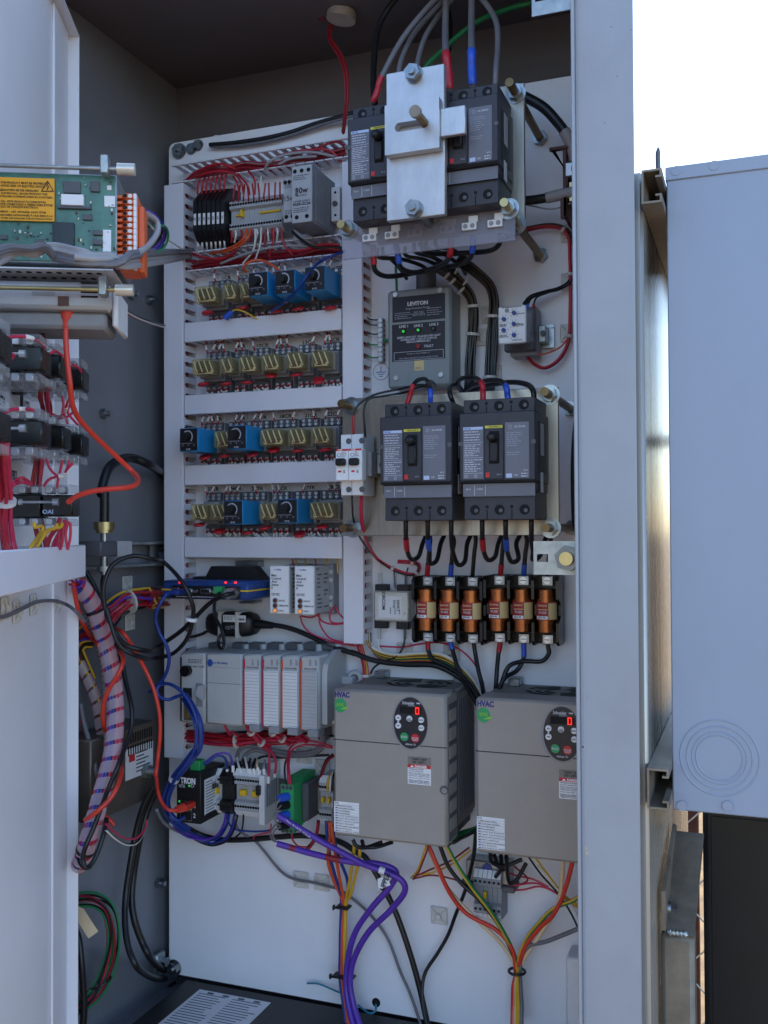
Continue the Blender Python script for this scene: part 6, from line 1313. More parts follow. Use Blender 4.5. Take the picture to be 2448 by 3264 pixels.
# loop of red and black wires over the phase monitor
loom('wiring_loom', 'red wires looping round beside the phase monitor', pp(ZC, [(1140, 130, .02), (1260, 85, .02), (1400, 50, .02), (1520, 55, .018), (1580, 110, .016), (1590, 250, .014), (1592, 420, .014), (1590, 600, .014), (1578, 800, .016), (1520, 920, .02), (1430, 980, .025), (1360, 960, .03), (1310, 910, .04)]), 4, .0024, ['wred', 'wpink', 'wred'], .0042, ties=(.28, .48, .66))
loom('wiring_loom', 'black wires looping down to the top of the phase monitor', pp(ZC, [(1160, 110, .022), (1300, 60, .022), (1480, 35, .02), (1590, 90, .018), (1628, 220, .014), (1618, 330, .014), (1590, 410, .018), (1520, 455, .025), (1420, 480, .03), (1330, 510, .04), (1290, 560, .045)]), 3, .0026, ['wblk'], .005)
cable('orange_wire', 'orange wire branching from the loop to the phase monitor base', pp(ZC, [(1588, 770, .016), (1530, 840, .02), (1450, 880, .03), (1370, 893, .04), (1300, 890, .045)]), .0022, 'worange', cat='wire')
for i, (m, x) in enumerate((('wblk', 1292), ('wsleeveblue', 1310), ('wred', 1350))):
    o = cable('black_wire', 'black wire with %s entering the phase monitor top' % ('no sleeve', 'blue sleeve', 'red sleeve')[i], pp(ZC, [(1540, 450, .022), (1440, 485, .035), (1370 - (2 - i) * 25, 515, .045), (x, 570, .05), (x - 4, 630, .05)]), .0024, 'wblk', cat='wire')
    if i: MB().tube(pp(ZC, [(x + 1, 560, .05), (x - 4, 630, .05)]), .0022, 8).put('sleeve', m, o)
# cable jumble under the shield
def jump(label, pts, ca, cb, r=.0052, z=ZC):
    r *= .74; path = spline(pp(z, pts), 7); o = tag(MB().tube(path, r, 10).put('power_cable', 'wblk'), label, 'cable', 'power cables under the shield')
    if ca: MB().tube(path[:10], r * 1.2, 10).put('phase_sleeve', ca, o)
    if cb: MB().tube(path[-10:], r * 1.2, 10).put('phase_sleeve', cb, o)
jump('black jumper with red sleeves at both ends under the shield', [(290, 170, .20), (293, 270, .20), (305, 340, .19), (380, 375, .17), (520, 360, .14), (680, 325, .14), (770, 280, .17), (800, 215, .20), (802, 130, .20)], 'wred', 'wred')
jump('black jumper with blue sleeves at both ends under the shield', [(440, 160, .20), (458, 260, .20), (475, 320, .18), (560, 350, .15), (700, 325, .13), (850, 300, .15), (925, 260, .18), (948, 190, .20), (950, 110, .20)], 'wsleeveblue', 'wsleeveblue')
jump('black jumper without sleeve behind the shield, long loop', [(600, 150, .19), (640, 215, .18), (760, 225, .15), (920, 220, .13), (1060, 205, .15), (1120, 165, .18), (1130, 90, .19)], None, None)
for i, (a, b_) in enumerate([((320, 250), (620, 310)), ((500, 240), (760, 330)), ((560, 215), (820, 330)), ((640, 190), (860, 300)), ((700, 180), (900, 250)), ((350, 240), (470, 330))]):
    jump('short black cable in the jumble under the shield, %s layer' % ['first', 'second', 'third', 'fourth', 'fifth', 'sixth'][i], [(a[0], a[1] - 60, .12 - i * .01), (a[0] + 10, a[1], .12 - i * .01), ((a[0] + b_[0]) / 2, (a[1] + b_[1]) / 2 - 20, .10), (b_[0], b_[1], .06), (b_[0] + 40, b_[1] + 60, .03)], None, None, .0042)
loom('wire_bundle', 'bundle of black wires running down beside the surge protector', pp(ZC, [(690, 300, .06), (790, 360, .05), (880, 440, .04), (945, 530, .03), (955, 660, .024), (945, 780, .02), (930, 940, .02), (928, 1080, .022), (925, 1150, .03)]), 8, .0030, ['wblk'], .0125, ties=(.42, .62))
loom('wire_bundle', 'second bundle of black wires running down between surge protector and phase monitor', pp(ZC, [(840, 270, .07), (940, 330, .05), (1050, 430, .035), (1082, 520, .026), (1080, 640, .02), (1070, 820, .018), (1062, 1000, .018), (1060, 1130, .022), (1055, 1200, .03)]), 7, .0033, ['wblk'], .0125, ties=(.50, .80))
for i, (x, y) in enumerate(((775, 375), (815, 410), (872, 470), (848, 335), (905, 410), (770, 370))[:5]):
    p = at(ZC, x, y, .06); tag(MB().ring(p, (.7, .2, -.7), .0068, .0011, 16, 6).put('cable_tie', 'tie'), 'white cable tie on the black bundle above the surge protector', 'cable tie', 'cable ties on the black bundles')
cable('ground_wire', 'green ground wire dropping behind the surge protector', pp(ZC, [(438, 250, .05), (440, 350, .04), (445, 460, .03), (445, 560, .02)]), .0036, 'wgreen', cat='wire'); cable('ground_wire', 'short green wire between ground bar and surge protector', pp(ZC, [(350, 800, .009), (370, 800, .009), (400, 800, .009)]), .0045, 'wgreen', cat='wire')
for i, y in enumerate((655, 690, 750, 820, 905)):
    cable('ground_wire', 'dark green wire from the duct to the ground bar, number %s from the top' % ['one', 'two', 'three', 'four', 'five'][i], pp(ZC, [(232, y - 25, .02), (265, y + 2, .018), (300, y + 8, .014), (328, y + 6, .012)]), .0020, 'wgreen' if i > 2 else 'wblk', cat='wire')
# lower breakers, top side
def tube_s(label, z, pts, r, col, s0, s1, name='power_cable'):
    r *= .64; path = spline(pp(z, pts), 7); o = tag(MB().tube(path, r, 10).put(name, 'wblk'), label, 'cable', 'cables at the lower breakers'); 
    if col: MB().tube(path[s0:s1], r * 1.18, 10).put('phase_sleeve', col, o)
BT2 = PD + .045
tube_s('black cable with red sleeve into the top of the lower breaker by the two-pole breaker', ZG, [(650, 60, .06), (640, 20, .12), (590, 22, .18), (552, 60, BT2), (535, 120, BT2), (512, 190, BT2), (505, 240, BT2 - .01)], .0050, 'wred', 21, 37)
tube_s('black cable with blue sleeve into the top of the lower breaker by the two-pole breaker', ZG, [(700, 60, .05), (670, 35, .12), (665, 60, .18), (668, 100, BT2), (668, 170, BT2), (665, 230, BT2 - .01)], .0050, 'wsleeveblue', 20, 32)
tube_s('plain black cable into the top of the lower breaker by the two-pole breaker', ZG, [(880, 110, .05), (840, 60, .10), (800, 70, .16), (798, 120, BT2), (825, 190, BT2 - .01)], .0055, None, 0, 0)
tube_s('black cable with red sleeve into the top of the lower breaker by the jamb', ZG, [(890, 110, .05), (850, 50, .10), (880, 12, .15), (970, 12, .18), (1008, 50, BT2), (1015, 110, BT2), (1015, 180, BT2), (1015, 220, BT2)], .0055, 'wred', 26, 42)
tube_s('black cable with blue sleeve into the top of the lower breaker by the jamb', ZG, [(880, 110, .05), (960, 55, .10), (1060, 25, .15), (1140, 35, .18), (1170, 75, BT2), (1178, 130, BT2), (1190, 200, BT2)], .0058, 'wsleeveblue', 26, 40)
tube_s('plain black cable into the top of the lower breaker by the jamb', ZG, [(920, 110, .05), (1040, 62, .10), (1200, 38, .15), (1310, 55, .18), (1348, 100, BT2), (1350, 180, BT2)], .0060, None, 0, 0)
tube_s('thin black wire with red sleeve feeding the two-pole breaker', ZG, [(640, 60, .06), (600, 55, .12), (480, 80, .19), (300, 120, .21), (200, 180, .22), (165, 240, .225), (158, 310, .225), (160, 400, .22)], .0026, 'wred', 37, 48, 'black_wire')
tube_s('thin black wire arching over to the two-pole breaker', ZG, [(650, 75, .06), (600, 70, .12), (500, 105, .19), (350, 130, .21), (260, 150, .22), (228, 220, .225), (232, 320, .225), (238, 400, .22)], .0026, None, 0, 0, 'black_wire')
# below the lower breakers to the fuses
FT2 = .030
specs = [(505, 645, 'wred', 'wred', 545, 285, 640), (650, 800, 'wsleeveblue', 'wsleeveblue', 665, 310, 760), (805, 945, None, None, 850, 318, 935), (1010, 1130, 'wred', 'wred', 1050, 288, 1140), (1165, 1283, 'wsleeveblue', 'wsleeveblue', 1205, 300, 1260), (1335, 1440, None, None, 1345, 285, 1440)]
for i, (xb, xf, c1_, c2_, xu, yu, xr) in enumerate(specs):
    blk = 'by the two-pole breaker' if i < 3 else 'by the jamb'
    pts = [(xb, 0, BT2), (xb, 60, BT2), (xb + 2, 150, BT2 - .02), (xb + 12, 230, .16), (xu, yu - 8, .13), (xu + 45, yu - 30, .11), (xr - 25, 175, .09), (xr, 115, .08)]
    path = spline(pp(ZH, pts), 7); o = tag(MB().tube(path, .0035, 10).put('power_cable', 'wblk'), 'black cable looping under the lower breaker %s from pole %s' % (blk, ['one', 'two', 'three'][i % 3]), 'cable', 'cables at the lower breakers')
    if c1_: MB().tube(path[13:20], .0042, 10).put('phase_sleeve', c1_, o)
    pts = [(xr, 115, .08), (xr + 8, 70, .075), (xf + 22, 140, .06), (xf + 12, 240, .05), (xf + 5, 330, .04), (xf, 400, FT2), (xf - 1, 420, FT2)]
    path = spline(pp(ZH, pts), 7); o = tag(MB().tube(path, .0034, 10).put('power_cable', 'wblk'), 'black cable from behind the plate to fuse pole %s %s' % (['one', 'two', 'three'][i % 3], 'next to the line filter' if i < 3 else 'next to the latch bracket'), 'cable', 'cables at the lower breakers')
    if c2_: MB().tube(path[26:38], .0041, 10).put('phase_sleeve', c2_, o)
outs = [(652, 800, 'wred', [(655, 880, .03), (690, 940, .035), (790, 990, .04), (890, 1060, .05), (960, 1150, .07), (1000, 1230, .08)]), (802, 805, 'wsleeveblue', [(815, 880, .03), (845, 980, .04), (890, 1080, .05), (940, 1170, .07), (980, 1240, .08)]), (955, 812, None, [(965, 900, .03), (985, 1010, .04), (1010, 1110, .05), (1030, 1220, .08)]),
        (1128, 815, 'wred', [(1118, 900, .03), (1108, 1000, .04), (1100, 1120, .05), (1092, 1230, .08)]), (1285, 822, 'wsleeveblue', [(1283, 930, .03), (1240, 1010, .035), (1160, 1060, .05), (1120, 1140, .06), (1105, 1230, .08)]), (1445, 830, None, [(1450, 900, .03), (1400, 950, .03), (1280, 950, .035), (1190, 980, .045), (1150, 1060, .05), (1125, 1150, .06), (1118, 1230, .08)])]
for i, (x, y, c_, rest) in enumerate(outs):
    path = spline(pp(ZH, [(x, y - 20, FT2), (x, y + 20, FT2)] + rest), 7); o = tag(MB().tube(path, .0035, 10).put('power_cable', 'wblk'), 'black cable leaving the bottom of fuse pole %s %s' % (['one', 'two', 'three'][i % 3], 'next to the line filter' if i < 3 else 'next to the latch bracket'), 'cable', 'cables below the fuse blocks')
    if c_: MB().tube(path[5:14], .0042, 10).put('phase_sleeve', c_, o)
# two-pole breaker downwards
cable('black_wire', 'black wire falling from the two-pole breaker with white marker', pp(ZG, [(150, 780, .21), (152, 860, .21), (158, 940, .19), (195, 1050, .14), (240, 1120, .08), (300, 1190, .05), (400, 1270, .03), (500, 1310, .025), (560, 1310, .025), (590, 1270, .02), (570, 1230, .02)]), .0026, 'wblk', cat='wire')
loom('wiring_loom', 'pink-red wires falling from the two-pole breaker to the line filter', pp(ZG, [(212, 780, .20), (208, 900, .20), (225, 1030, .17), (255, 1120, .11), (310, 1200, .05), (400, 1260, .03), (500, 1300, .025), (570, 1305, .022), (590, 1260, .02), (565, 1235, .018), (450, 1225, .018)]), 3, .0024, ['wpink', 'wred'], .004, ties=(.52, .72, .93))
for i, (x, y0, y1) in enumerate(((335, 300, 450), (432, 350, 450), (505, 330, 450))):
    o = cable('filter_lead', 'lead with clear sleeve into the top of the line filter, %s tab' % ['first', 'middle', 'last'][i], pp(ZH, [(x + (5, -5, 15)[i], y0, .022), (x, y0 + 60, .02), (x + 2, y1, .018), (x + 4, y1 + 20, .018)]), .0022, ('wwhite', 'wblk', 'wblk')[i], cat='wire'); MB().tube(pp(ZH, [(x + 1, y1 - 85, .02), (x + 3, y1 + 10, .018)]), .0034, 10).put('clear_sleeve', 'clear', o)
for i, (x, m, pts) in enumerate(((330, 'wwhite', [(330, 790, .018), (322, 830, .02), (340, 880, .02), (400, 910, .02), (520, 935, .022)]), (500, 'wblk', [(498, 800, .018), (480, 870, .02), (440, 920, .022), (360, 950, .022), (300, 985, .022), (272, 1030, .02)]))):
    o = cable('filter_lead', '%s lead leaving the bottom of the line filter' % ('white', 'black')[i], pp(ZH, [(x, 710, .018)] + pts), .0026, m, cat='wire'); MB().tube(pp(ZH, [(x, 722, .018), (x, 800, .018)]), .0034, 10).put('clear_sleeve', 'clear', o)
# fan of wires leaving the tall duct and passing under the fuses to the drives
fan = [(.0, 'wyellow'), (8, 'wbrown'), (-6, 'wwhite'), (14, 'wyellow'), (20, 'wblk'), (26, 'wgreen'), (32, 'worange'), (-12, 'wwhite'), (38, 'wblk')]
for i, (o_, m) in enumerate(fan):
    cable('duct_wire', '%s wire fanning from the duct end towards the drives, strand %s' % ({'wyellow': 'yellow', 'wbrown': 'brown', 'wwhite': 'white', 'wblk': 'black', 'wgreen': 'green', 'worange': 'orange'}[m], 'abcdefghi'[i]), pp(ZH, [(240 + i * 4, 760, .02), (255 + i * 3, 840 + o_ * .6, .02), (330, 890 + o_, .02), (450, 915 + o_, .022), (600, 905 + o_ * 1.2, .024), (740, 915 + o_ * 1.3, .026), (860, 985 + o_, .03), (950, 1080 + o_ * .6, .04), (1010, 1180 + o_ * .4, .06)]), .0022, m, cat='wire', group='wires fanning from the duct end to the drives')
cable('black_cable', 'thick black power cord from the adapter passing under the fuses to the drives', pp(ZM, [(800, 608, .028), (960, 620, .03), (1100, 650, .03), (1250, 710, .03), (1400, 780, .03), (1600, 850, .03)]) + pp(ZH, [(150, 890, .03), (300, 945, .03), (500, 970, .032), (680, 975, .034), (800, 1020, .036), (900, 1090, .04), (980, 1180, .06)]), .0070, 'wblk', n=10)
p = at(ZM, 880, 612, .029); tag(MB().cyl(at(ZM, 815, 608, .028), at(ZM, 940, 622, .03), .0085, 14, .006).put('cord_plug', 'blk'), 'black moulded plug on the adapter power cord', 'plug')
cable('red_wire', 'single dark red wire curving under the fuse block', pp(ZH, [(330, 850, .016), (480, 855, .016), (600, 835, .016), (720, 825, .016), (840, 860, .018), (930, 930, .022), (990, 1020, .03), (1020, 1100, .04)]), .0024, 'wpink', cat='wire')
loom('wiring_loom', 'red and yellow wires running down from the duct end behind the drive', pp(ZH, [(195, 835, .02), (215, 900, .02), (235, 980, .02), (240, 1060, .02), (240, 1120, .025)]), 5, .0024, ['wpink', 'wpink', 'wyellow', 'wred'], .006, ties=(.72,))
# seal monitor leads
for i, pts in enumerate(([(1165, 540, .03), (1190, 620, .03), (1260, 690, .03), (1400, 745, .03), (1560, 780, .03), (1650, 790, .03)], [(1320, 535, .03), (1330, 620, .03), (1400, 720, .03), (1500, 755, .03), (1600, 770, .03)], [(1445, 470, .03), (1410, 520, .03), (1410, 580, .03), (1450, 605, .03), (1530, 600, .03)], [(1450, 460, .03), (1480, 520, .03), (1530, 575, .03)], [(1175, 545, .03), (1260, 555, .03), (1330, 520, .03)], [(1310, 540, .03), (1350, 590, .03), (1430, 612, .03), (1530, 605, .03)])):
    cable('monitor_lead', 'pink-red lead hanging below the pump monitors, strand %s' % 'abcdef'[i], pp(ZM, pts), .0024, 'wpink', cat='wire', group='leads under the pump monitors')
for i, (x, m) in enumerate(((1105, 'wpink'), (1130, 'wyellow'), (1205, 'wyellow'), (1290, 'wpink'), (1380, 'wyellow'), (1468, 'wyellow'))):
    cable('monitor_lead', '%s lead dropping from the duct onto the pump monitors, strand %s' % ('pink-red' if m == 'wpink' else 'yellow', 'abcdef'[i]), pp(ZM, [(x - 8, 50, .02), (x, 90, .025), (x + 4, 130 if i < 5 else 200, .03)]), .0022, m, cat='wire', group='leads over the pump monitors')
# ================================================================ top terminals: loose wires
for i, (pts, m, r) in enumerate([
    ([(620, 540, .05), (655, 600, .06), (670, 690, .05)], 'wred', .0017), ([(640, 520, .045), (690, 600, .06), (705, 690, .05)], 'wred', .0017), ([(660, 520, .05), (735, 610, .065), (755, 690, .05)], 'wred', .0017), ([(745, 500, .05), (795, 570, .06), (797, 690, .05)], 'wred', .0017), ([(850, 540, .045), (842, 620, .05), (835, 700, .045)], 'wwhite', .0015),
    ([(730, 970, .05), (710, 1040, .06), (640, 1100, .05), (520, 1150, .035), (430, 1170, .03)], 'worange', .0021), ([(765, 970, .05), (735, 1050, .06), (650, 1120, .05), (540, 1165, .035)], 'worange', .0021), ([(800, 970, .05), (800, 1060, .055), (780, 1150, .05), (700, 1250, .04)], 'wwhite', .0017), ([(850, 960, .05), (840, 1100, .055), (800, 1220, .045)], 'wwhite', .0017),
    ([(950, 960, .05), (945, 1100, .05), (910, 1200, .04)], 'wred', .0019), ([(1010, 960, .05), (1030, 1080, .05), (1100, 1180, .04)], 'wred', .0019), ([(890, 970, .05), (880, 1100, .05), (930, 1220, .035)], 'wdred', .0019),
    ([(880, 480, .045), (920, 420, .055), (1050, 365, .05), (1250, 345, .045), (1450, 380, .035)], 'wltgrey', .0024), ([(1000, 440, .05), (1100, 395, .05), (1300, 378, .04)], 'wltgrey', .0022), ([(520, 1250, .04), (700, 1180, .05), (900, 1125, .05), (1100, 1105, .045), (1300, 1120, .035)], 'wltgrey', .0022),
    ([(730, 1320, .06), (705, 1280, .07), (760, 1235, .07), (850, 1225, .06), (940, 1265, .06), (1000, 1310, .06)], 'worange', .0022), ([(1530, 1150, .06), (1440, 1185, .07), (1320, 1240, .08), (1230, 1340, .112), (1130, 1480, .110), (1000, 1590, .08), (930, 1640, .06)], 'wblue', .0024),
    ([(240, 570, .035), (330, 500, .045), (500, 440, .05), (640, 480, .04)], 'wred', .0022), ([(220, 580, .03), (350, 530, .05), (520, 500, .05), (640, 520, .04)], 'wred', .0022), ([(1500, 430, .03), (1400, 330, .04), (1200, 330, .045), (1000, 370, .04)], 'wred', .0022), ([(1520, 290, .03), (1450, 260, .04), (1330, 300, .045), (1100, 380, .04)], 'wdred', .0022),
    ([(250, 1150, .035), (380, 1200, .05), (520, 1210, .05), (640, 1170, .04)], 'wred', .0022), ([(230, 1230, .035), (400, 1230, .045), (560, 1190, .05), (660, 1140, .05)], 'wdred', .0022), ([(1490, 1100, .03), (1350, 1095, .04), (1200, 1140, .045), (1050, 1150, .04)], 'wred', .0024), ([(1490, 1140, .03), (1350, 1130, .04), (1150, 1180, .04)], 'wdred', .0024), ([(1500, 1120, .03), (1300, 1120, .045), (1180, 1060, .05), (1100, 990, .05)], 'wblk', .0024)]):
    nm = {'wred': 'red', 'wdred': 'dark red', 'wwhite': 'white', 'worange': 'orange', 'wltgrey': 'grey', 'wblue': 'blue', 'wblk': 'black'}[m]
    cable('loose_wire', '%s wire bowing out of the uncovered top ducts, strand %s' % (nm, 'abcdefghijklmnopqrstuvwxyz'[i]), pp(ZA, pts), r, m, cat='wire', group='loose wires at the uncovered ducts')
for i in range(20):
    x = 600 + i * 21 + random.uniform(-4, 4); up = i % 2
    if up: cable('terminal_wire', 'red wire with white ferrule on the upper side of the long terminal strip', pp(ZA, [(x + random.uniform(-15, 15), 740 - x * .06 - 90, .05), (x, 740 - x * .055, .055), (x, 760 - x * .055 + 20, .048)]), .0015, 'wred', cat='wire', group='wires on the upper side of the long terminal strip')
    else: o = cable('terminal_wire', 'white sleeved wire under the long terminal strip', pp(ZA, [(x, 985 - (x - 600) * .05, .045), (x + 6, 1020 - (x - 600) * .05, .048), (x + random.uniform(-10, 14), 1080 - (x - 600) * .05, .04)]), .0018, 'sleeve' if i % 4 else 'wred', cat='wire', group='wires under the long terminal strip')
for i in range(7):
    x = 330 + i * 36
    cable('fuse_wire', 'red wire dropping into the slim black fuse terminals', pp(ZA, [(x + 25, 560 - i * 8, .04), (x + 5, 610 - i * 6, .045), (x, 690 - i * 5, .04)]), .0017, 'wred', cat='wire', group='wires into the black fuse terminals')
    cable('fuse_wire', 'white sleeved wire below the slim black fuse terminals', pp(ZA, [(x, 1060 - i * 3, .035), (x + 4, 1100 - i * 3, .04), (x + 6, 1140 - i * 3, .03)]), .0018, 'sleeve', cat='wire', group='wires below the black fuse terminals')
o = cable('taped_wire', 'yellow wire with blue wire nut under the first relay row', pp(ZE, [(590, 510, .06), (640, 478, .062), (700, 490, .06), (760, 520, .055), (820, 560, .045)]), .0024, 'wyellow', cat='wire'); MB().cyl(at(ZE, 560, 545, .06), at(ZE, 615, 490, .062), .006, 10, .004).put('wire_nut', 'wsleeveblue', o)
# ================================================================ door wiring
def zq(z, pts): return [q3(*z(x, y), Z) for x, y, Z in pts]
DZ = 1.02
loom('grey_cable_bundle', 'thick grey cables sweeping across the front of the operator terminal', [q3(*ZI(-120, 230), .86), q3(*ZI(60, 150), .90), q3(*ZI(280, 130), .93), q3(*ZI(520, 165), .96), q3(*ZI(750, 215), .95), q3(*ZI(950, 235), .96), q3(*ZI(1200, 225), .985), q3(*ZI(1400, 205), 1.1), q3(*ZI(1600, 192), 1.38), q3(578, 812, 1.66), P(612, 808, .03)], 5, .0052, ['wltgrey', 'wgrey', 'wltgrey', 'wgrey'], .0115, 'cable bundle')
cable('grey_cable', 'grey cable turning up from the bundle into the orange plug', zq(ZI, [(700, 205, .94), (900, 225, .95), (1150, 215, .98), (1330, 150, 1.02), (1440, 50, 1.06), (1490, -60, 1.08), (1470, -140, 1.08), (1390, -200, 1.06)]), .0055, 'wltgrey', n=10)
for i, (m, dx, r) in enumerate((('wpurple', 0, .0022), ('wblue', 18, .0020), ('wwhite', -40, .0022), ('wgreen', 40, .0022), ('wblk', -20, .002), ('wwhite', 60, .0022))):
    cable('plug_wire', '%s wire bowing out of the orange plug' % ['purple', 'blue', 'white', 'dark green', 'black', 'cream'][i], zq(ZD, [(905, 1360 + i * 35, 1.06), (985, 1380 + i * 22 + dx * .4, 1.10), (1050 + dx * .6, 1455 + dx * .4, 1.13), (1060 + dx * .7, 1530 + dx * .5, 1.15), (1000 + dx, 1610 + dx * .4, 1.15), (880 + dx, 1670, 1.12)] if i < 5 else [(920, 1400, 1.06), (1000, 1490, 1.12), (1100, 1560, 1.3), (1180, 1615, 1.55)]), r, m, cat='wire', group='wires of the orange plug')
cable('patch_cord', 'red patch cord hanging from the module under the terminal and looping past the side wall', [DX(S0 - .03, ds(*ZI(645, 700), S0)[1], ds(*ZI(645, 690), S0)[2])] + zq(ZI, [(635, 760, 1.03), (620, 900, 1.03), (632, 1150, 1.03), (660, 1400, 1.03)]) + zq(ZJ, [(680, 100, 1.04), (745, 250, 1.06), (900, 420, 1.09), (1080, 590, 1.12), (1230, 730, 1.14), (1300, 810, 1.13), (1285, 870, 1.11), (1200, 900, 1.09), (1020, 915, 1.07), (850, 940, 1.05), (720, 985, 1.03), (650, 1035, 1.01)]), .0048, 'wredor', n=10)
tag(MB(None).cyl(q3(*ZI(645, 660), 1.03), q3(*ZI(630, 790), 1.03), .0085, 14, .0068).cyl(q3(*ZI(630, 790), 1.03), q3(*ZI(620, 870), 1.03), .0062, 12, .005).put('cord_plug', 'wredor'), 'red moulded network plug under the communication module', 'plug')
loom('wire_pair', 'black and red wires curling from the module down the door', zq(ZI, [(790, 710, 1.05), (700, 760, 1.05), (560, 755, 1.05), (460, 800, 1.05), (405, 880, 1.05), (400, 960, 1.05), (415, 1040, 1.05)]), 3, .0028, ['wblk', 'wdred'], .004, 'wire')
loom('wire_bundle', 'thick run of pink-red wires down the door edge into the trough', zq(ZJ, [(-10, 380, .92), (5, 600, .92), (20, 800, .93), (45, 1000, .94), (40, 1200, .95), (60, 1400, .96), (80, 1500, .96)]), 8, .0028, ['wpink', 'wred', 'wpink'], .012, ties=(.55,))
loom('wire_bundle', 'pink-red wires running down between the pilot devices', zq(ZJ, [(415, -60, 1.12), (420, 60, 1.12), (445, 220, 1.14), (400, 500, 1.15), (370, 700, 1.15), (345, 880, 1.15), (340, 1100, 1.15), (380, 1300, 1.15), (420, 1490, 1.15)]), 7, .0026, ['wpink', 'wred', 'wdred'], .010)
loom('wire_bundle', 'pink-red wires behind the button block falling into the trough', zq(ZJ, [(600, 1200, 1.1), (560, 1300, 1.1), (500, 1400, 1.1), (470, 1500, 1.1)]), 5, .0026, ['wpink', 'wred'], .009)
for i, (z, pts) in enumerate([(ZI, [(50, 985, .95), (110, 960, .96), (210, 955, .97), (310, 975, .98), (390, 1020, 1.0), (420, 1060, 1.0)]), (ZJ, [(40, 200, .96), (110, 165, .97), (200, 160, .98), (300, 165, .98), (320, 200, 1.0)]), (ZJ, [(85, 930, .97), (130, 850, .98), (200, 810, .98), (250, 830, 1.0), (300, 870, 1.0)]), (ZJ, [(75, 930, .97), (140, 870, .98), (215, 850, .98), (280, 870, 1.0)]), (ZJ, [(440, 630, 1.06), (470, 720, 1.06), (540, 790, 1.06), (600, 780, 1.06), (640, 700, 1.06), (650, 640, 1.06)]), (ZJ, [(410, 890, 1.06), (470, 820, 1.06), (590, 780, 1.06), (640, 720, 1.05), (690, 670, 1.05)]), (ZJ, [(590, 640, 1.08), (570, 740, 1.08), (545, 850, 1.08), (540, 910, 1.08)]), (ZJ, [(480, 200, 1.1), (560, 230, 1.1), (610, 180, 1.1), (640, 90, 1.08), (660, 60, 1.08)]), (ZJ, [(590, 40, 1.1), (600, 120, 1.1), (610, 220, 1.1), (640, 300, 1.1)]), (ZJ, [(700, 60, 1.1), (640, 180, 1.1), (700, 270, 1.1), (740, 310, 1.1)]), (ZJ, [(700, 180, 1.1), (640, 230, 1.1), (560, 250, 1.1), (520, 280, 1.1)]), (ZJ, [(545, 1270, 1.06), (560, 1380, 1.06), (555, 1490, 1.06)]), (ZJ, [(590, 1270, 1.06), (590, 1400, 1.06), (570, 1490, 1.06)]), (ZJ, [(640, 1230, 1.05), (620, 1350, 1.05), (640, 1490, 1.05)]), (ZJ, [(665, 1230, 1.05), (665, 1360, 1.05), (640, 1490, 1.05)]), (ZI, [(0, 1130, .93), (70, 1120, .94), (130, 1130, .95), (90, 1180, .95), (20, 1200, .94)]), (ZI, [(440, 1140, 1.02), (520, 1095, 1.03), (590, 1140, 1.05)]), (ZI, [(690, 1220, 1.06), (740, 1250, 1.07), (770, 1290, 1.08)]), (ZI, [(590, 1520, 1.08), (600, 1600, 1.08), (590, 1680, 1.08)])]):
    o = cable('pilot_wire', 'pink-red lead at the pilot devices on the inner door, strand %s' % 'abcdefghijklmnopqrstu'[i], zq(z, pts), .0030 if i < 4 else .0024, 'wpink', cat='wire', group='leads at the pilot devices')
    if i in (0, 1, 4, 7, 5): k = spline(zq(z, pts), 7); n_ = len(k); MB().tube(k[n_ // 2 - 2:n_ // 2 + 4], .0024, 8).put('marker_sleeve', 'sleeve', o)
for i, pts in enumerate(([(320, 1230, 1.0), (330, 1275, 1.0), (390, 1265, 1.02), (400, 1300, 1.02), (340, 1390, 1.03), (270, 1490, 1.03)], [(590, 1235, 1.05), (570, 1275, 1.05), (490, 1290, 1.05), (420, 1350, 1.05), (370, 1430, 1.04), (330, 1495, 1.04)], [(545, 1240, 1.05), (520, 1285, 1.05), (440, 1310, 1.05), (350, 1400, 1.05), (280, 1495, 1.05)])):
    cable('pilot_wire', 'yellow lead under the button block on the inner door, strand %s' % 'abc'[i], zq(ZJ, pts), .0030, 'wyellow', cat='wire', group='yellow leads under the button block')
o = cable('grey_cable', 'grey cable tied along the door under the trough', [DX(*[dm(*ZK(x, y), .012)[k] for k in (0, 1, 2)]) for x, y in ((-60, 650), (40, 635), (130, 600), (240, 545), (340, 500), (430, 485), (530, 490), (620, 520))] + zq(ZK, [(700, 575, 1.40), (800, 680, 1.43)]), .0042, 'wgrey', n=10)
def zq2(z, pts): return zq(z, [(x, y, Z + (.12 if Z < 1.46 else .05)) for x, y, Z in pts])
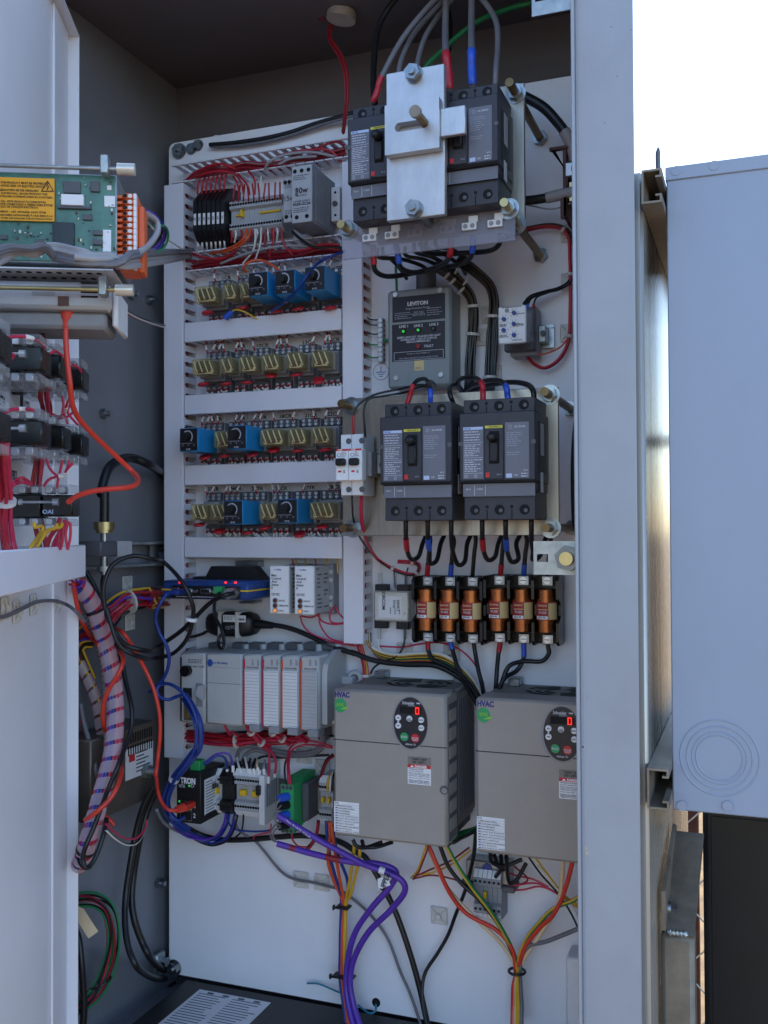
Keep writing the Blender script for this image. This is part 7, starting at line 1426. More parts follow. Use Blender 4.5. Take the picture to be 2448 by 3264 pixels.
# ================================================================ spiral-wrapped looms in the hinge corner
def spiral(label, pts, R, wires, mats, pitch, gap=.26, ties=()):
    base = spline(pts, 8); t = thing('spiral_wrapped_loom', label, 'wire loom', base[len(base) // 2], 'spiral wrapped looms')
    for i in range(wires):
        a = 2 * math.pi * i / wires; path = []
        for j, p in enumerate(base):
            T = (base[min(j + 1, len(base) - 1)] - base[max(0, j - 1)]).normalized(); s1 = T.cross(FWD).normalized(); s2 = T.cross(s1); path.append(p + s1 * math.cos(a) * R * .78 + s2 * math.sin(a) * R * .78)
        MB().tube(path, R * .21, 6).put('wire', mats[i % len(mats)], t)
    dist = [0]
    for i in range(1, len(base)): dist.append(dist[-1] + (base[i] - base[i - 1]).length)
    L = dist[-1]; N = 28; turns = int(L / pitch); b = MB()
    def pos(s):
        s = min(max(s, 0), L - 1e-5); i = max(k for k in range(len(dist)) if dist[k] <= s); i = min(i, len(base) - 2); f = (s - dist[i]) / max(1e-9, dist[i + 1] - dist[i]); return base[i].lerp(base[i + 1], f), (base[i + 1] - base[i]).normalized()
    vs = []
    for k in range(turns * N + 1):
        th = 2 * math.pi * k / N; s = pitch * k / N
        for w_ in (0, 1 - gap):
            p, T = pos(s + w_ * pitch); s1 = T.cross(FWD).normalized(); s2 = T.cross(s1); vs.append(p + (s1 * math.cos(th) + s2 * math.sin(th)) * R * 1.06)
    b.add(vs, [(2 * k, 2 * k + 1, 2 * k + 3, 2 * k + 2) for k in range(turns * N)]); b.put('spiral_wrap', 'spiral', t, 80)
    for f in ties: p, T = pos(f * L); MB().tube([p - T * .002, p + T * .002], R * 1.15, 16).put('cable_tie', 'blk', t)
SM = ['wpink', 'wpink', 'wpink', 'wblue', 'wpurple', 'wpink', 'wpink', 'wred', 'wpink', 'wyellow', 'wpink', 'wpink']
spiral('big spiral-wrapped loom of red and blue wires hanging from the door trough', zq2(ZK, [(735, 330, 1.36), (800, 400, 1.37), (870, 520, 1.38), (930, 680, 1.39), (985, 860, 1.40), (1030, 1030, 1.40), (1060, 1200, 1.40), (1080, 1400, 1.40), (1085, 1600, 1.39), (1075, 1780, 1.38), (1050, 1950, 1.37), (1010, 2110, 1.36)]) + zq2(ZL, [(770, 60, 1.35), (735, 190, 1.34), (695, 330, 1.33), (660, 450, 1.33), (632, 540, 1.34), (600, 610, 1.37), (555, 640, 1.45)]), .0127, 12, SM, .0240, ties=(.09, .74))
spiral('thin spiral-wrapped loom further back on the side wall', zq2(ZK, [(745, 1060, 1.5), (800, 1160, 1.5), (860, 1290, 1.5), (910, 1430, 1.5), (940, 1600, 1.5), (960, 1760, 1.5), (960, 1900, 1.5), (950, 1990, 1.5)]), .0088, 8, ['wred', 'wyellow', 'wblk', 'wdred', 'wblue'], .022, .2)
loom('wiring_loom', 'red wires entering the top of the big spiral-wrapped loom', zq2(ZK, [(680, 300, 1.33), (715, 320, 1.35), (760, 345, 1.36), (820, 420, 1.37)]), 6, .0028, ['wred', 'wpink', 'wpurple'], .012)
o = cable('braided_hose', 'slim grey spiral-wrapped cable beside the big loom', zq2(ZK, [(740, 600, 1.42), (830, 700, 1.43), (900, 830, 1.43), (945, 980, 1.43), (970, 1150, 1.43), (990, 1350, 1.42), (1000, 1550, 1.42), (1000, 1750, 1.41), (985, 1950, 1.41)]), .0070, 'wltgrey', n=10)
base = spline(zq2(ZK, [(740, 600, 1.42), (830, 700, 1.43), (900, 830, 1.43), (945, 980, 1.43), (970, 1150, 1.43), (990, 1350, 1.42), (1000, 1550, 1.42), (1000, 1750, 1.41), (985, 1950, 1.41)]), 7)
for i in range(2, len(base) - 1, 2): T = (base[i + 1] - base[i]).normalized(); MB().ring(base[i], T + V((0, 0, .25)), .0045, .0006, 14, 4).put('wrap_turn', 'dkgrey', o)
cable('braided_hose', 'slim grey cable curving down beside the perforated supply', zq2(ZK, [(755, 1450, 1.47), (790, 1640, 1.47), (840, 1820, 1.46), (880, 1980, 1.46), (910, 2130, 1.46), (940, 2280, 1.45)]), .0065, 'wgrey', n=10)
RO = 'wredor'
cable('patch_cord', 'red patch cord dropping from the trough beside the big loom', zq2(ZK, [(690, 320, 1.33), (705, 430, 1.34), (735, 570, 1.35), (785, 710, 1.38), (860, 830, 1.42), (930, 900, 1.46)]), .0056, RO, n=10)
cable('patch_cord', 'long red patch cord running down the panel edge into the network switch', zq2(ZK, [(1080, 740, 1.44), (1160, 790, 1.46), (1260, 940, 1.47), (1370, 1140, 1.48), (1450, 1330, 1.48), (1500, 1550, 1.48), (1505, 1750, 1.48), (1485, 1950, 1.48), (1465, 2130, 1.47)]) + pp(ZN, [(-5, 560, .15), (10, 700, .16), (50, 800, .165), (110, 850, .165), (190, 835, .150), (262, 805, .125)]), .0050, RO, n=10)
tag(MB().cyl(at(ZN, 160, 845, .155), at(ZN, 215, 825, .140), .0055, 12, .0075).box(at(ZN, 215, 825, .13).x, at(ZN, 268, 825, .13).x, -.140, -.1115, at(ZN, 240, 845, .13).z, at(ZN, 240, 795, .13).z, .001).put('cord_plug', RO), 'red network plug in the upper port of the network switch', 'plug')
cable('patch_cord', 'red patch cord wound once round the big loom', zq2(ZK, [(1110, 955, 1.43), (1150, 1000, 1.38), (1155, 1070, 1.36), (1110, 1180, 1.35), (1040, 1290, 1.355), (990, 1400, 1.36), (968, 1520, 1.37), (970, 1620, 1.38), (990, 1710, 1.4)]), .0056, RO, n=10)
cable('patch_cord', 'red patch cord emerging low behind the door edge', zq2(ZK, [(735, 1560, 1.45), (790, 1680, 1.45), (825, 1830, 1.45), (840, 2000, 1.45), (855, 2200, 1.45)]) + zq2(ZL, [(700, 60, 1.45)]), .0056, RO, n=10)
cable('patch_cord', 'red patch cord crossing the lower end of the big loom', zq2(ZK, [(1080, 1990, 1.43), (1135, 2040, 1.38), (1140, 2110, 1.34)]) + zq2(ZL, [(885, 20, 1.31), (830, 110, 1.30), (750, 190, 1.29), (680, 245, 1.29), (645, 268, 1.30)]), .0056, RO, n=10)
cable('patch_cord', 'short red cord end below the big loom', zq2(ZL, [(790, 240, 1.38), (830, 270, 1.38), (862, 310, 1.38)]), .0060, RO, n=10)
for i, (m, lab, pts) in enumerate((('wblk', 'black cable beside the big loom ending in a loop', zq2(ZK, [(810, 210, 1.42), (900, 370, 1.42), (985, 560, 1.42), (1050, 720, 1.43), (1100, 900, 1.43), (1150, 1080, 1.43), (1190, 1280, 1.42), (1235, 1480, 1.40), (1235, 1680, 1.39), (1180, 1850, 1.37), (1110, 2040, 1.34)]) + zq2(ZL, [(820, 30, 1.33), (770, 160, 1.31), (710, 320, 1.30), (650, 460, 1.29), (625, 560, 1.29), (650, 630, 1.29), (700, 590, 1.30), (750, 480, 1.31), (790, 350, 1.32), (805, 260, 1.34)])), ('wblk', 'thin black cord looping under the big loom', zq2(ZL, [(700, 300, 1.36), (640, 440, 1.35), (592, 540, 1.33), (600, 600, 1.32), (640, 640, 1.31), (690, 625, 1.30)])))):
    cable('black_cable', lab, pts, .0058 if not i else .003, m, n=10)
loom('wiring_loom', 'fan of red, yellow and blue wires from the modem side to the spiral loom', zq2(ZK, [(760, 860, 1.52), (850, 800, 1.52), (960, 720, 1.52), (1060, 600, 1.54), (1150, 520, 1.55), (1260, 480, 1.57), (1400, 455, 1.60)]) + [P(*ZK(1540, 450), .06)], 15, .0034, ['wred', 'wdred', 'wpink', 'wred', 'wred', 'wyellow', 'wred', 'wblue', 'wpurple', 'wred', 'wblk', 'wred', 'wdred', 'wyellow', 'wred'], .027, ties=(.66,))
loom('wiring_loom', 'dark tangle of coloured wires above the thin spiral loom', zq2(ZK, [(880, 870, 1.5), (800, 880, 1.5), (750, 940, 1.5), (760, 1010, 1.5), (800, 1100, 1.5), (870, 1230, 1.5)]), 7, .0028, ['wblk', 'wyellow', 'wred', 'wblk', 'wpurple'], .014)
cable('blue_patch_cord', 'blue network cord from the modem falling to the controller', pp(ZM, [(150, 345, .150), (80, 370, .17), (20, 460, .18), (-10, 560, .18), (20, 680, .175), (70, 770, .17), (100, 880, .165), (80, 1000, .16), (30, 1080, .155), (-30, 1140, .15), (-60, 1160, .14)]), .0048, 'wblue', n=10)
tag(MB().box(at(ZM, 120, 345, .16).x, at(ZM, 180, 345, .16).x, -.162, -.1372, at(ZM, 150, 372, .15).z, at(ZM, 150, 325, .15).z, .002).put('cord_plug', 'wblue'), 'blue network plug in the modem front', 'plug')
cable('blue_patch_cord', 'blue network cord looping at the controller port', pp(ZM, [(230, 1180, .115), (160, 1200, .135), (90, 1225, .15), (20, 1200, .155), (0, 1140, .155), (40, 1100, .15), (110, 1100, .15), (190, 1150, .15), (260, 1240, .15), (310, 1350, .15), (330, 1480, .15), (320, 1580, .15)]) + pp(ZN, [(300, 370, .15), (240, 470, .15), (165, 570, .15), (105, 680, .14), (85, 780, .135), (110, 880, .13), (170, 930, .125), (230, 900, .122)]), .0046, 'wblue', n=10)
loom('blue_cord_bundle', 'bundle of blue network cords curving down past the network switch', pp(ZM, [(225, 1200, .12), (280, 1290, .14), (330, 1400, .15), (345, 1520, .15), (330, 1620, .15)]) + pp(ZN, [(295, 395, .145), (230, 480, .145), (150, 580, .14), (92, 690, .135), (70, 790, .13), (100, 890, .12), (170, 960, .11), (250, 1010, .09)]), 5, .0036, ['wblue'], .0085, 'cable bundle', ties=(.60,))
cable('modem_power_lead', 'black power lead from the green modem plug down to the controller top', pp(ZM, [(512, 355, .15), (480, 400, .158), (466, 480, .14), (480, 560, .10), (520, 640, .08), (545, 740, .08), (540, 800, .085), (510, 800, .085), (500, 740, .08), (525, 690, .078)]), .0045, 'wblk')
cable('adapter_lead', 'thin black lead leaving the adapter into the edge duct', pp(ZM, [(425, 660, .03), (370, 690, .035), (310, 708, .035), (262, 716, .025)]), .0042, 'wblk')
tag(MB().cyl(at(ZM, 282, 560, .152), at(ZM, 278, 585, .152), .010, 14).put('cable_tie', 'white'), 'white cable tie where the black cables cross below the modem', 'cable tie')
# red bundle under the controller and drops
loom('wire_bundle', 'thick bundle of red wires lying under the controller', pp(ZN, [(225, 245, .03), (320, 255, .035), (450, 275, .035), (600, 285, .035), (760, 275, .033), (900, 270, .03), (1020, 265, .03), (1120, 255, .03), (1190, 250, .028)]), 20, .0024, ['wred', 'wdred', 'wred', 'wpink'], .0165, ties=(.42,))
for i, (x, xe, ye) in enumerate(((745, 870, 310), (920, 1040, 280), (1095, 1180, 260), (560, 640, 230))):
    loom('wire_drop', 'red wires dropping from the controller, %s' % ['under the first card', 'under the second card', 'under the third card', 'under the supply module'][i], pp(ZN, [(x - 10, 130, .07), (x, 180, .07), (x + 40, 230, .06), (xe - 30, ye - 20, .05), (xe + 40, ye + 30, .035)]), 6 if i < 3 else 2, .0024, ['wred', 'wpink'], .008 if i < 3 else .003, ties=(.42, .8) if i < 2 else ())
cable('black_cable', 'thin black cable behind the red bundle under the controller', pp(ZN, [(230, 250, .01), (400, 240, .012), (640, 215, .012), (900, 205, .012), (1150, 215, .012), (1250, 230, .012), (1440, 245, .015)]), .0030, 'wblk')
for i, (r, m, pts) in enumerate(((.0058, 'wgrey', [(650, 420, .03), (680, 350, .035), (760, 325, .035), (880, 345, .033), (1000, 370, .03), (1150, 385, .03), (1270, 370, .03), (1340, 310, .03), (1340, 240, .03)]), (.0058, 'wgrey', [(700, 470, .03), (720, 400, .035), (800, 360, .035), (920, 385, .033), (1050, 405, .03), (1180, 405, .03), (1290, 385, .03), (1355, 320, .028), (1355, 240, .028)]), (.0034, 'wblk', [(780, 500, .03), (810, 440, .035), (880, 410, .035), (1000, 420, .03), (1200, 410, .028), (1400, 400, .028)]))):
    cable('signal_cable', '%s signal cable arching over the bottom terminals' % ['first grey', 'second grey', 'black'][i], pp(ZN, pts), r, m, n=10)
tag(MB().d(rect(ZN, 1300, 170, 1375, 290, .03), .002, .03, .004).put('cable_gland', 'dkgrey'), 'dark plastic cable clamp where the grey cables turn upward', 'clamp')
for i, (m, pts) in enumerate((('wblk', [(650, 430, .035), (655, 500, .045), (690, 590, .05)]), ('wblk', [(700, 430, .035), (715, 500, .045), (740, 590, .05)]), ('wwhite', [(650, 420, .035), (670, 500, .05), (712, 590, .05)]), ('wwhite', [(715, 410, .035), (735, 500, .05), (770, 590, .05)]), ('wblk', [(800, 430, .035), (780, 500, .05), (820, 600, .05)]), ('wbeige', [(820, 430, .035), (815, 490, .05), (850, 600, .05)]), ('wblk', [(760, 430, .035), (750, 500, .05), (790, 600, .05)]), ('wltgrey', [(880, 440, .035), (870, 500, .05), (880, 600, .05)]), ('wpink', [(850, 330, .04), (905, 370, .045), (915, 450, .05), (910, 560, .05), (910, 640, .05)]), ('wpink', [(860, 310, .04), (945, 390, .045), (968, 470, .05), (962, 540, .05), (958, 580, .045)]), ('wblue', [(320, 530, .085), (330, 460, .09), (400, 470, .08), (480, 410, .07), (550, 420, .06), (572, 500, .055), (570, 600, .055)]), ('wpurple', [(305, 530, .085), (300, 440, .09), (360, 480, .08), (480, 395, .07), (580, 390, .06), (615, 470, .055), (620, 580, .055)]))):
    nm = {'wblk': 'black', 'wwhite': 'white', 'wbeige': 'beige', 'wltgrey': 'grey', 'wpink': 'pink-red', 'wblue': 'blue', 'wpurple': 'purple'}[m]
    o = cable('terminal_wire', '%s wire into the top of the bottom terminals, strand %s' % (nm, 'abcdefghijkl'[i]), pp(ZN, pts), .0020, m, cat='wire', group='wires into the bottom terminals'); k = spline(pp(ZN, pts), 7); MB().tube(k[-7:-1], .0028, 8).put('marker_sleeve', 'sleeve', o)
for i, (m, pts) in enumerate((('wpink', [(1430, 345, .03), (1300, 320, .035), (1180, 320, .04), (1100, 360, .05), (1075, 450, .07), (1080, 560, .09), (1095, 640, .09)]), ('wpink', [(1430, 330, .03), (1280, 290, .035), (1150, 295, .04), (1080, 350, .05), (1062, 450, .07), (1065, 560, .09), (1075, 640, .09)]), ('wblk', [(1080, 400, .05), (1045, 460, .07), (1040, 560, .09), (1052, 640, .09)]))):
    cable('isolator_wire', '%s wire into the top of the green isolator, strand %s' % ('pink-red' if m == 'wpink' else 'black', 'abc'[i]), pp(ZN, pts), .0026, m, cat='wire', group='wires into the isolator')
loom('wiring_loom', 'red and black wires bending down into the short terminal strip by the drive', pp(ZN, [(1440, 400, .03), (1380, 450, .035), (1340, 550, .04), (1322, 660, .045)]), 4, .0028, ['wdred', 'wblk', 'wdred'], .006)
for i, (m, x) in enumerate((('wyellow', 1390), ('wwhite', 1410), ('wblk', 1425))): cable('terminal_wire', '%s wire dropping beside the drive into the short terminal strip' % ['yellow', 'white', 'black'][i], pp(ZN, [(1440, 540, .04), (x + 5, 600, .05), (x, 690, .05)]), .0020, m, cat='wire')
# below the bottom terminals
loom('wiring_loom', 'blue and purple wires sagging under the network switch', pp(ZN, [(130, 940, .10), (180, 1000, .09), (280, 1060, .06), (400, 1090, .045), (500, 1060, .045), (560, 960, .05), (575, 870, .05)]), 4, .0028, ['wpurple', 'wblue'], .008)
loom('wiring_loom', 'lower loop of blue and purple wires under the network switch', pp(ZN, [(200, 1010, .08), (300, 1080, .05), (430, 1125, .04), (550, 1090, .045), (610, 1000, .05), (640, 880, .05)]), 3, .0028, ['wblue', 'wpurple', 'wblk'], .006)
cable('black_cable', 'thick black cable sagging right across under the bottom terminals', pp(ZN, [(190, 960, .06), (260, 1000, .05), (360, 1050, .035), (500, 1085, .03), (650, 1090, .028), (820, 1080, .026), (1000, 1065, .026), (1180, 1055, .026), (1350, 1070, .026), (1500, 1110, .028), (1640, 1200, .03)]) + pp(ZQ, [(790, 160, .03), (840, 240, .03), (900, 360, .03), (950, 500, .03), (990, 640, .03), (1025, 800, .03)]), .0078, 'wblk', n=12)
cable('blue_wire', 'blue wire drooping under the terminal row to the end plate', pp(ZN, [(565, 880, .05), (590, 960, .045), (640, 1005, .04), (760, 1020, .04), (880, 1018, .04), (940, 1000, .045)]), .0026, 'wblue', cat='wire'); cable('red_wire', 'pink-red wire drooping under the end plate', pp(ZN, [(930, 960, .05), (920, 1020, .045), (860, 1040, .04), (800, 1055, .035), (785, 1080, .03)]), .0022, 'wpink', cat='wire')
o = cable('grey_cable', 'grey cable falling from the terminals across two cable mounts to the floor', pp(ZN, [(640, 900, .05), (650, 990, .04), (720, 1050, .03), (800, 1100, .02), (880, 1190, .014), (960, 1290, .012), (1040, 1370, .012), (1140, 1415, .012), (1260, 1435, .012), (1400, 1470, .012)]) + pp(ZQ, [(690, 280, .012), (760, 330, .012), (820, 390, .012), (875, 470, .012), (920, 590, .014), (960, 680, .016), (1000, 800, .02)]), .0038, 'wgrey', n=10); 
cable('black_wire', 'thin black wire from the terminal row joining the grey cable', pp(ZN, [(705, 880, .05), (700, 960, .045), (680, 1030, .035), (600, 1100, .03)]), .0026, 'wblk', cat='wire')
for i, pts in enumerate(([(1005, 755, .12), (975, 800, .125), (970, 860, .125), (995, 905, .12)], [(1010, 810, .12), (960, 880, .12), (975, 960, .12), (1010, 975, .11)], [(1000, 935, .115), (950, 985, .115), (925, 1040, .11), (940, 1090, .105), (985, 1110, .10)], [(1010, 985, .112), (960, 1010, .112), (945, 1060, .11), (970, 1105, .105)])): cable('coax_tail', 'thin dark coaxial tail at the isolator plugs, strand %s' % 'abcd'[i], pp(ZN, pts), .0024, 'wgrey', group='coaxial tails at the isolator')
path = pp(ZN, [(985, 895, .12), (1080, 950, .115), (1200, 1020, .11), (1350, 1110, .10), (1500, 1190, .09), (1640, 1265, .085)]) + pp(ZQ, [(800, 190, .085), (870, 215, .08), (925, 245, .075), (935, 290, .07), (880, 360, .06), (800, 440, .05), (745, 540, .045), (730, 630, .045), (745, 720, .05), (770, 800, .06)])
o = cable('purple_cable', 'upper purple data cable with white print bending down to the floor', path, .0080, 'wpurple', n=12)
k = spline(path); MB().tube([k[46] , k[47], k[48]], .0056, 12).put('wire_tag', 'white', o)
path2 = pp(ZN, [(978, 1120, .105), (1080, 1150, .10), (1200, 1185, .095), (1400, 1235, .09), (1560, 1265, .085), (1660, 1280, .08)]) + pp(ZQ, [(820, 180, .075), (880, 195, .07), (905, 220, .065), (880, 270, .06), (810, 350, .055), (750, 440, .045), (722, 540, .042), (715, 640, .042), (725, 720, .05), (745, 800, .06)])
o = cable('purple_cable', 'lower purple data cable with red stains bending down to the floor', path2, .0080, 'wpurple', n=12); k = spline(path2)
for a, b_ in ((7, 11), (20, 26)): MB().tube(k[a:b_], .00508, 12).put('red_stain', 'wdred', o)
p0 = at(ZQ, 850, 250, .088); t = thing('wire_flag', 'white wrap-round flag reading UPPER on the purple cable', 'cable tag', p0)
up = V((math.sin(-.15), 0, 1)).normalized(); b = MB()
q = [at(ZQ, x, y, .088) for x, y in ((833, 240), (868, 222), (882, 262), (838, 281))]; b.add([tuple(v) for v in q] + [tuple(v + V((0, .0006, 0))) for v in q], [(0, 1, 2, 3), (4, 5, 6, 7), (0, 1, 5, 4), (1, 2, 6, 5), (2, 3, 7, 6), (3, 0, 4, 7)]).put('flag', 'white', t)
ra = V((.34, 0, .94)); text('UPPER', t, at(ZQ, 862, 248, .0884) + V((0, -.0012, 0)), .0085, .030, 'ink', right=tuple(ra), up=(-.94, 0, .34))
text('Belden RoHS CCA', o, at(ZN, 1130, 985, .1215) + V((0, 0, 0)), .0034, .060, 'print', right=tuple((at(ZN, 1250, 1050, .11) - at(ZN, 1080, 950, .11)).normalized()), up=(.5, 0, .86))
# orange, blue, yellow cables
for i, (nm, m, pts, dx) in enumerate((('orange', 'worange', [(1400, 940, .06), (1410, 1040, .06), (1395, 1180, .06), (1395, 1280, .055), (1430, 1400, .045), (1490, 1560, .035)], 0), ('orange', 'worange', [(1415, 940, .065), (1430, 1060, .065), (1450, 1200, .06), (1475, 1340, .05), (1500, 1480, .04), (1520, 1600, .035)], 12), ('blue', 'wteal', [(1378, 940, .06), (1385, 1060, .06), (1410, 1230, .055), (1450, 1380, .045), (1490, 1520, .035), (1510, 1600, .03)], -12), ('blue', 'wblue', [(1430, 960, .055), (1450, 1120, .055), (1500, 1280, .05), (1545, 1400, .04), (1555, 1520, .035), (1545, 1620, .03)], -6), ('yellow', 'wyellow', [(1608, 1110, .08), (1595, 1240, .07), (1575, 1380, .05), (1555, 1500, .04), (1540, 1620, .032)], 18), ('yellow', 'wyellow', [(1655, 1140, .08), (1640, 1280, .07), (1600, 1440, .05), (1570, 1550, .04), (1555, 1630, .034)], 24))):
    if m == 'wteal': m = 'wblue'
    tail = pp(ZQ, [(703 + dx * .5, 330, .03), (700 + dx * .5, 420, .03), (698 + dx * .5, 520, .03), (698 + dx * .55, 610, .03), (708 + dx * .6, 690, .035), (722 + dx * .6, 790, .05)])
    cable('field_cable', '%s field cable running down the panel to the floor, %s of two' % (nm, 'first' if i % 2 == 0 else 'second'), pp(ZN, pts)[:-1] + tail, .0044, m, group='field cables tied together', n=10)
for i, (x, y) in enumerate(((706, 343), (708, 605))):
    p = at(ZQ, x, y, .03); w_ = .009 if i == 0 else .016
    tag(MB().box(p.x - w_ - .003, p.x + w_ + .003, -.041, -.022, p.z - .002, p.z + .002, .0015).box(p.x - w_ - .007, p.x - w_ - .003, -.042, -.036, p.z - .004, p.z + .004, .001).put('black_cable_tie', 'blk'), 'black cable tie round the coloured field cables, %s' % ('upper' if i == 0 else 'lower'), 'cable tie')
tag(MB().tube(spline(pp(ZQ, [(568, 633, .008), (610, 635, .012), (660, 655, .014), (690, 668, .02)])), .0016, 6).put('twisted_wire', 'wteal'), 'thin teal twisted wire ending on the bare panel', 'wire'); tag(MB().tube(spline(pp(ZQ, [(760, 715, .04), (800, 745, .02), (825, 738, .012), (827, 712, .004)])), .0016, 6).put('twisted_wire', 'wteal'), 'thin teal twisted wire entering the hole in the panel', 'wire')
# under the drives
cable('black_cable', 'black cord hanging between the drives down to the floor', pp(ZQ, [(1205, 60, .10), (1195, 160, .08), (1165, 280, .05), (1130, 370, .03), (1100, 450, .02), (1060, 520, .02), (1015, 590, .022), (1002, 660, .03), (1010, 740, .04), (1025, 810, .05)]), .0048, 'wblk', n=10)
JX = (1360, 588)
for i, (m, nm, pts) in enumerate((('wredor', 'red', [(1025, 110, .07), (1060, 190, .07), (1105, 290, .06), (1170, 370, .05), (1280, 430, .045), (1340, 500, .042)]), ('wblk', 'black', [(1068, 110, .07), (1100, 190, .065), (1150, 255, .06), (1220, 320, .055), (1290, 410, .045), (1335, 500, .04)]), ('wgreen', 'green', [(1095, 115, .07), (1130, 180, .07), (1190, 270, .062), (1260, 360, .055), (1315, 450, .045), (1348, 520, .04)]), ('wbeige', 'beige', [(1020, 110, .06), (1060, 200, .055), (1110, 290, .05), (1200, 385, .045), (1290, 470, .04), (1340, 540, .036)]),
    ('wredor', 'red', [(1575, 150, .08), (1545, 270, .07), (1500, 370, .06), (1440, 430, .05), (1395, 490, .045), (1375, 540, .042)]), ('wblk', 'grey', [(1650, 400, .05), (1560, 440, .05), (1470, 475, .048), (1410, 490, .045), (1380, 530, .04)]), ('wgreen', 'green', [(1660, 230, .06), (1590, 310, .06), (1500, 350, .055), (1440, 410, .05), (1400, 460, .045), (1372, 530, .04)]), ('wbeige', 'beige', [(1535, 140, .08), (1528, 260, .07), (1510, 350, .06), (1460, 430, .05), (1400, 520, .042), (1385, 550, .038)]))):
    k = i - 4 if i > 3 else i; dx = (-8, 14, 8, -2)[k] + (6 if i > 3 else 0)
    path = pp(ZQ, pts) + pp(ZQ, [(JX[0] + dx * .6, JX[1], .04), (JX[0] - 6 + dx, 650, .04), (JX[0] - 6 + dx * 1.2, 720, .04), (JX[0] - 8 + dx * 1.2, 810, .05)])
    o = cable('motor_lead', '%s motor lead from the drive %s gathered at the tie' % (nm, 'beside the small terminals' if i < 4 else 'behind the jamb'), path, .0054, m if m != 'wblk' or nm == 'black' else 'wgrey', group='motor leads gathered under the drives', n=10)
    if m == 'wgreen':
        k_ = spline(path); s_ = [p + V((-.0010, -.0022, .0008)) for p in k_]; MB().tube(s_, .0019, 6).put('yellow_stripe', 'wyellow', o)
p = at(ZQ, JX[0], JX[1], .04); tag(MB().ring(p, (0, 0, 1), .0125, .0022, 22, 6).put('black_cable_tie', 'blk'), 'black cable tie gathering the motor leads', 'cable tie')
for i, (m, pts) in enumerate((('wyellow', [(1020, 100, .08), (1005, 150, .08), (985, 205, .06), (960, 235, .04)]), ('wdred', [(1030, 105, .08), (1010, 160, .078), (990, 210, .06), (968, 240, .04)]), ('wdred', [(968, 238, .04), (1040, 225, .04), (1120, 240, .035), (1180, 260, .03)]), ('wyellow', [(1185, 130, .05), (1120, 180, .05), (1040, 215, .045), (975, 225, .04)]), ('wdred', [(1180, 120, .05), (1110, 170, .05), (1030, 205, .045), (970, 232, .04)]), ('wpink', [(1300, 268, .03), (1360, 262, .03), (1430, 255, .03), (1490, 280, .03), (1610, 355, .03)]), ('wpink', [(1300, 280, .03), (1380, 280, .03), (1450, 268, .03), (1520, 300, .03), (1620, 370, .03)]), ('wpink', [(1290, 185, .05), (1340, 220, .04), (1420, 240, .03), (1480, 270, .03)]), ('wdred', [(1310, 275, .03), (1400, 245, .03), (1350, 190, .05)]), ('wblk', [(1400, 150, .06), (1450, 220, .05), (1520, 300, .04), (1570, 380, .035), (1610, 470, .03)]), ('wyellow', [(1430, 160, .06), (1490, 240, .05), (1550, 310, .04), (1620, 350, .035)]), ('wwhite', [(1440, 190, .05), (1530, 290, .04), (1580, 360, .03), (1620, 460, .03)]), ('wyellow', [(1540, 310, .04), (1590, 345, .035), (1640, 380, .03)])))  :
    cable('control_lead', '%s control lead hanging under the drives, strand %s' % ({'wyellow': 'yellow', 'wdred': 'dark red', 'wpink': 'pink-red', 'wblk': 'black', 'wwhite': 'white'}[m], 'abcdefghijklm'[i]), pp(ZQ, pts), .0024, m, cat='wire', group='control leads under the drives')
for i, pts in enumerate(([(740, 90, .10), (755, 115, .10), (790, 120, .09), (850, 100, .07)], [(775, 95, .10), (785, 118, .09), (830, 118, .08), (890, 100, .06)], [(1260, 140, .10), (1265, 175, .09), (1310, 190, .08), (1380, 165, .07)], [(1320, 150, .10), (1330, 250, .06), (1360, 240, .06), (1395, 180, .06)], [(1300, 150, .09), (1300, 200, .07), (1280, 230, .05)], [(1275, 150, .09), (1290, 190, .07), (1310, 205, .06)])):
    cable('drive_tail', 'black control tail curling under the drives, strand %s' % 'abcdef'[i], pp(ZQ, pts), .0050, 'wblk', group='black tails under the drives', n=10)
loom('wiring_loom', 'green and dark cables running back under the first drive', pp(ZO, [(800, 1080, .10), (850, 1050, .07), (920, 1020, .04), (980, 990, .02), (1040, 960, .015)]), 4, .0042, ['wgreen', 'wblk', 'wblk'], .010)
loom('wire_bundle', 'dark red wires falling behind the short terminal strip by the drive', pp(ZN, [(1310, 940, .05), (1300, 1030, .045), (1270, 1110, .04), (1220, 1170, .035)]) , 4, .0024, ['wdred', 'wblk', 'wpink'], .006)
cable('red_wire', 'pink-red wire curling under the green isolator', pp(ZN, [(1098, 1040, .08), (1105, 1090, .07), (1150, 1140, .05), (1220, 1150, .04)]), .0024, 'wpink', cat='wire')
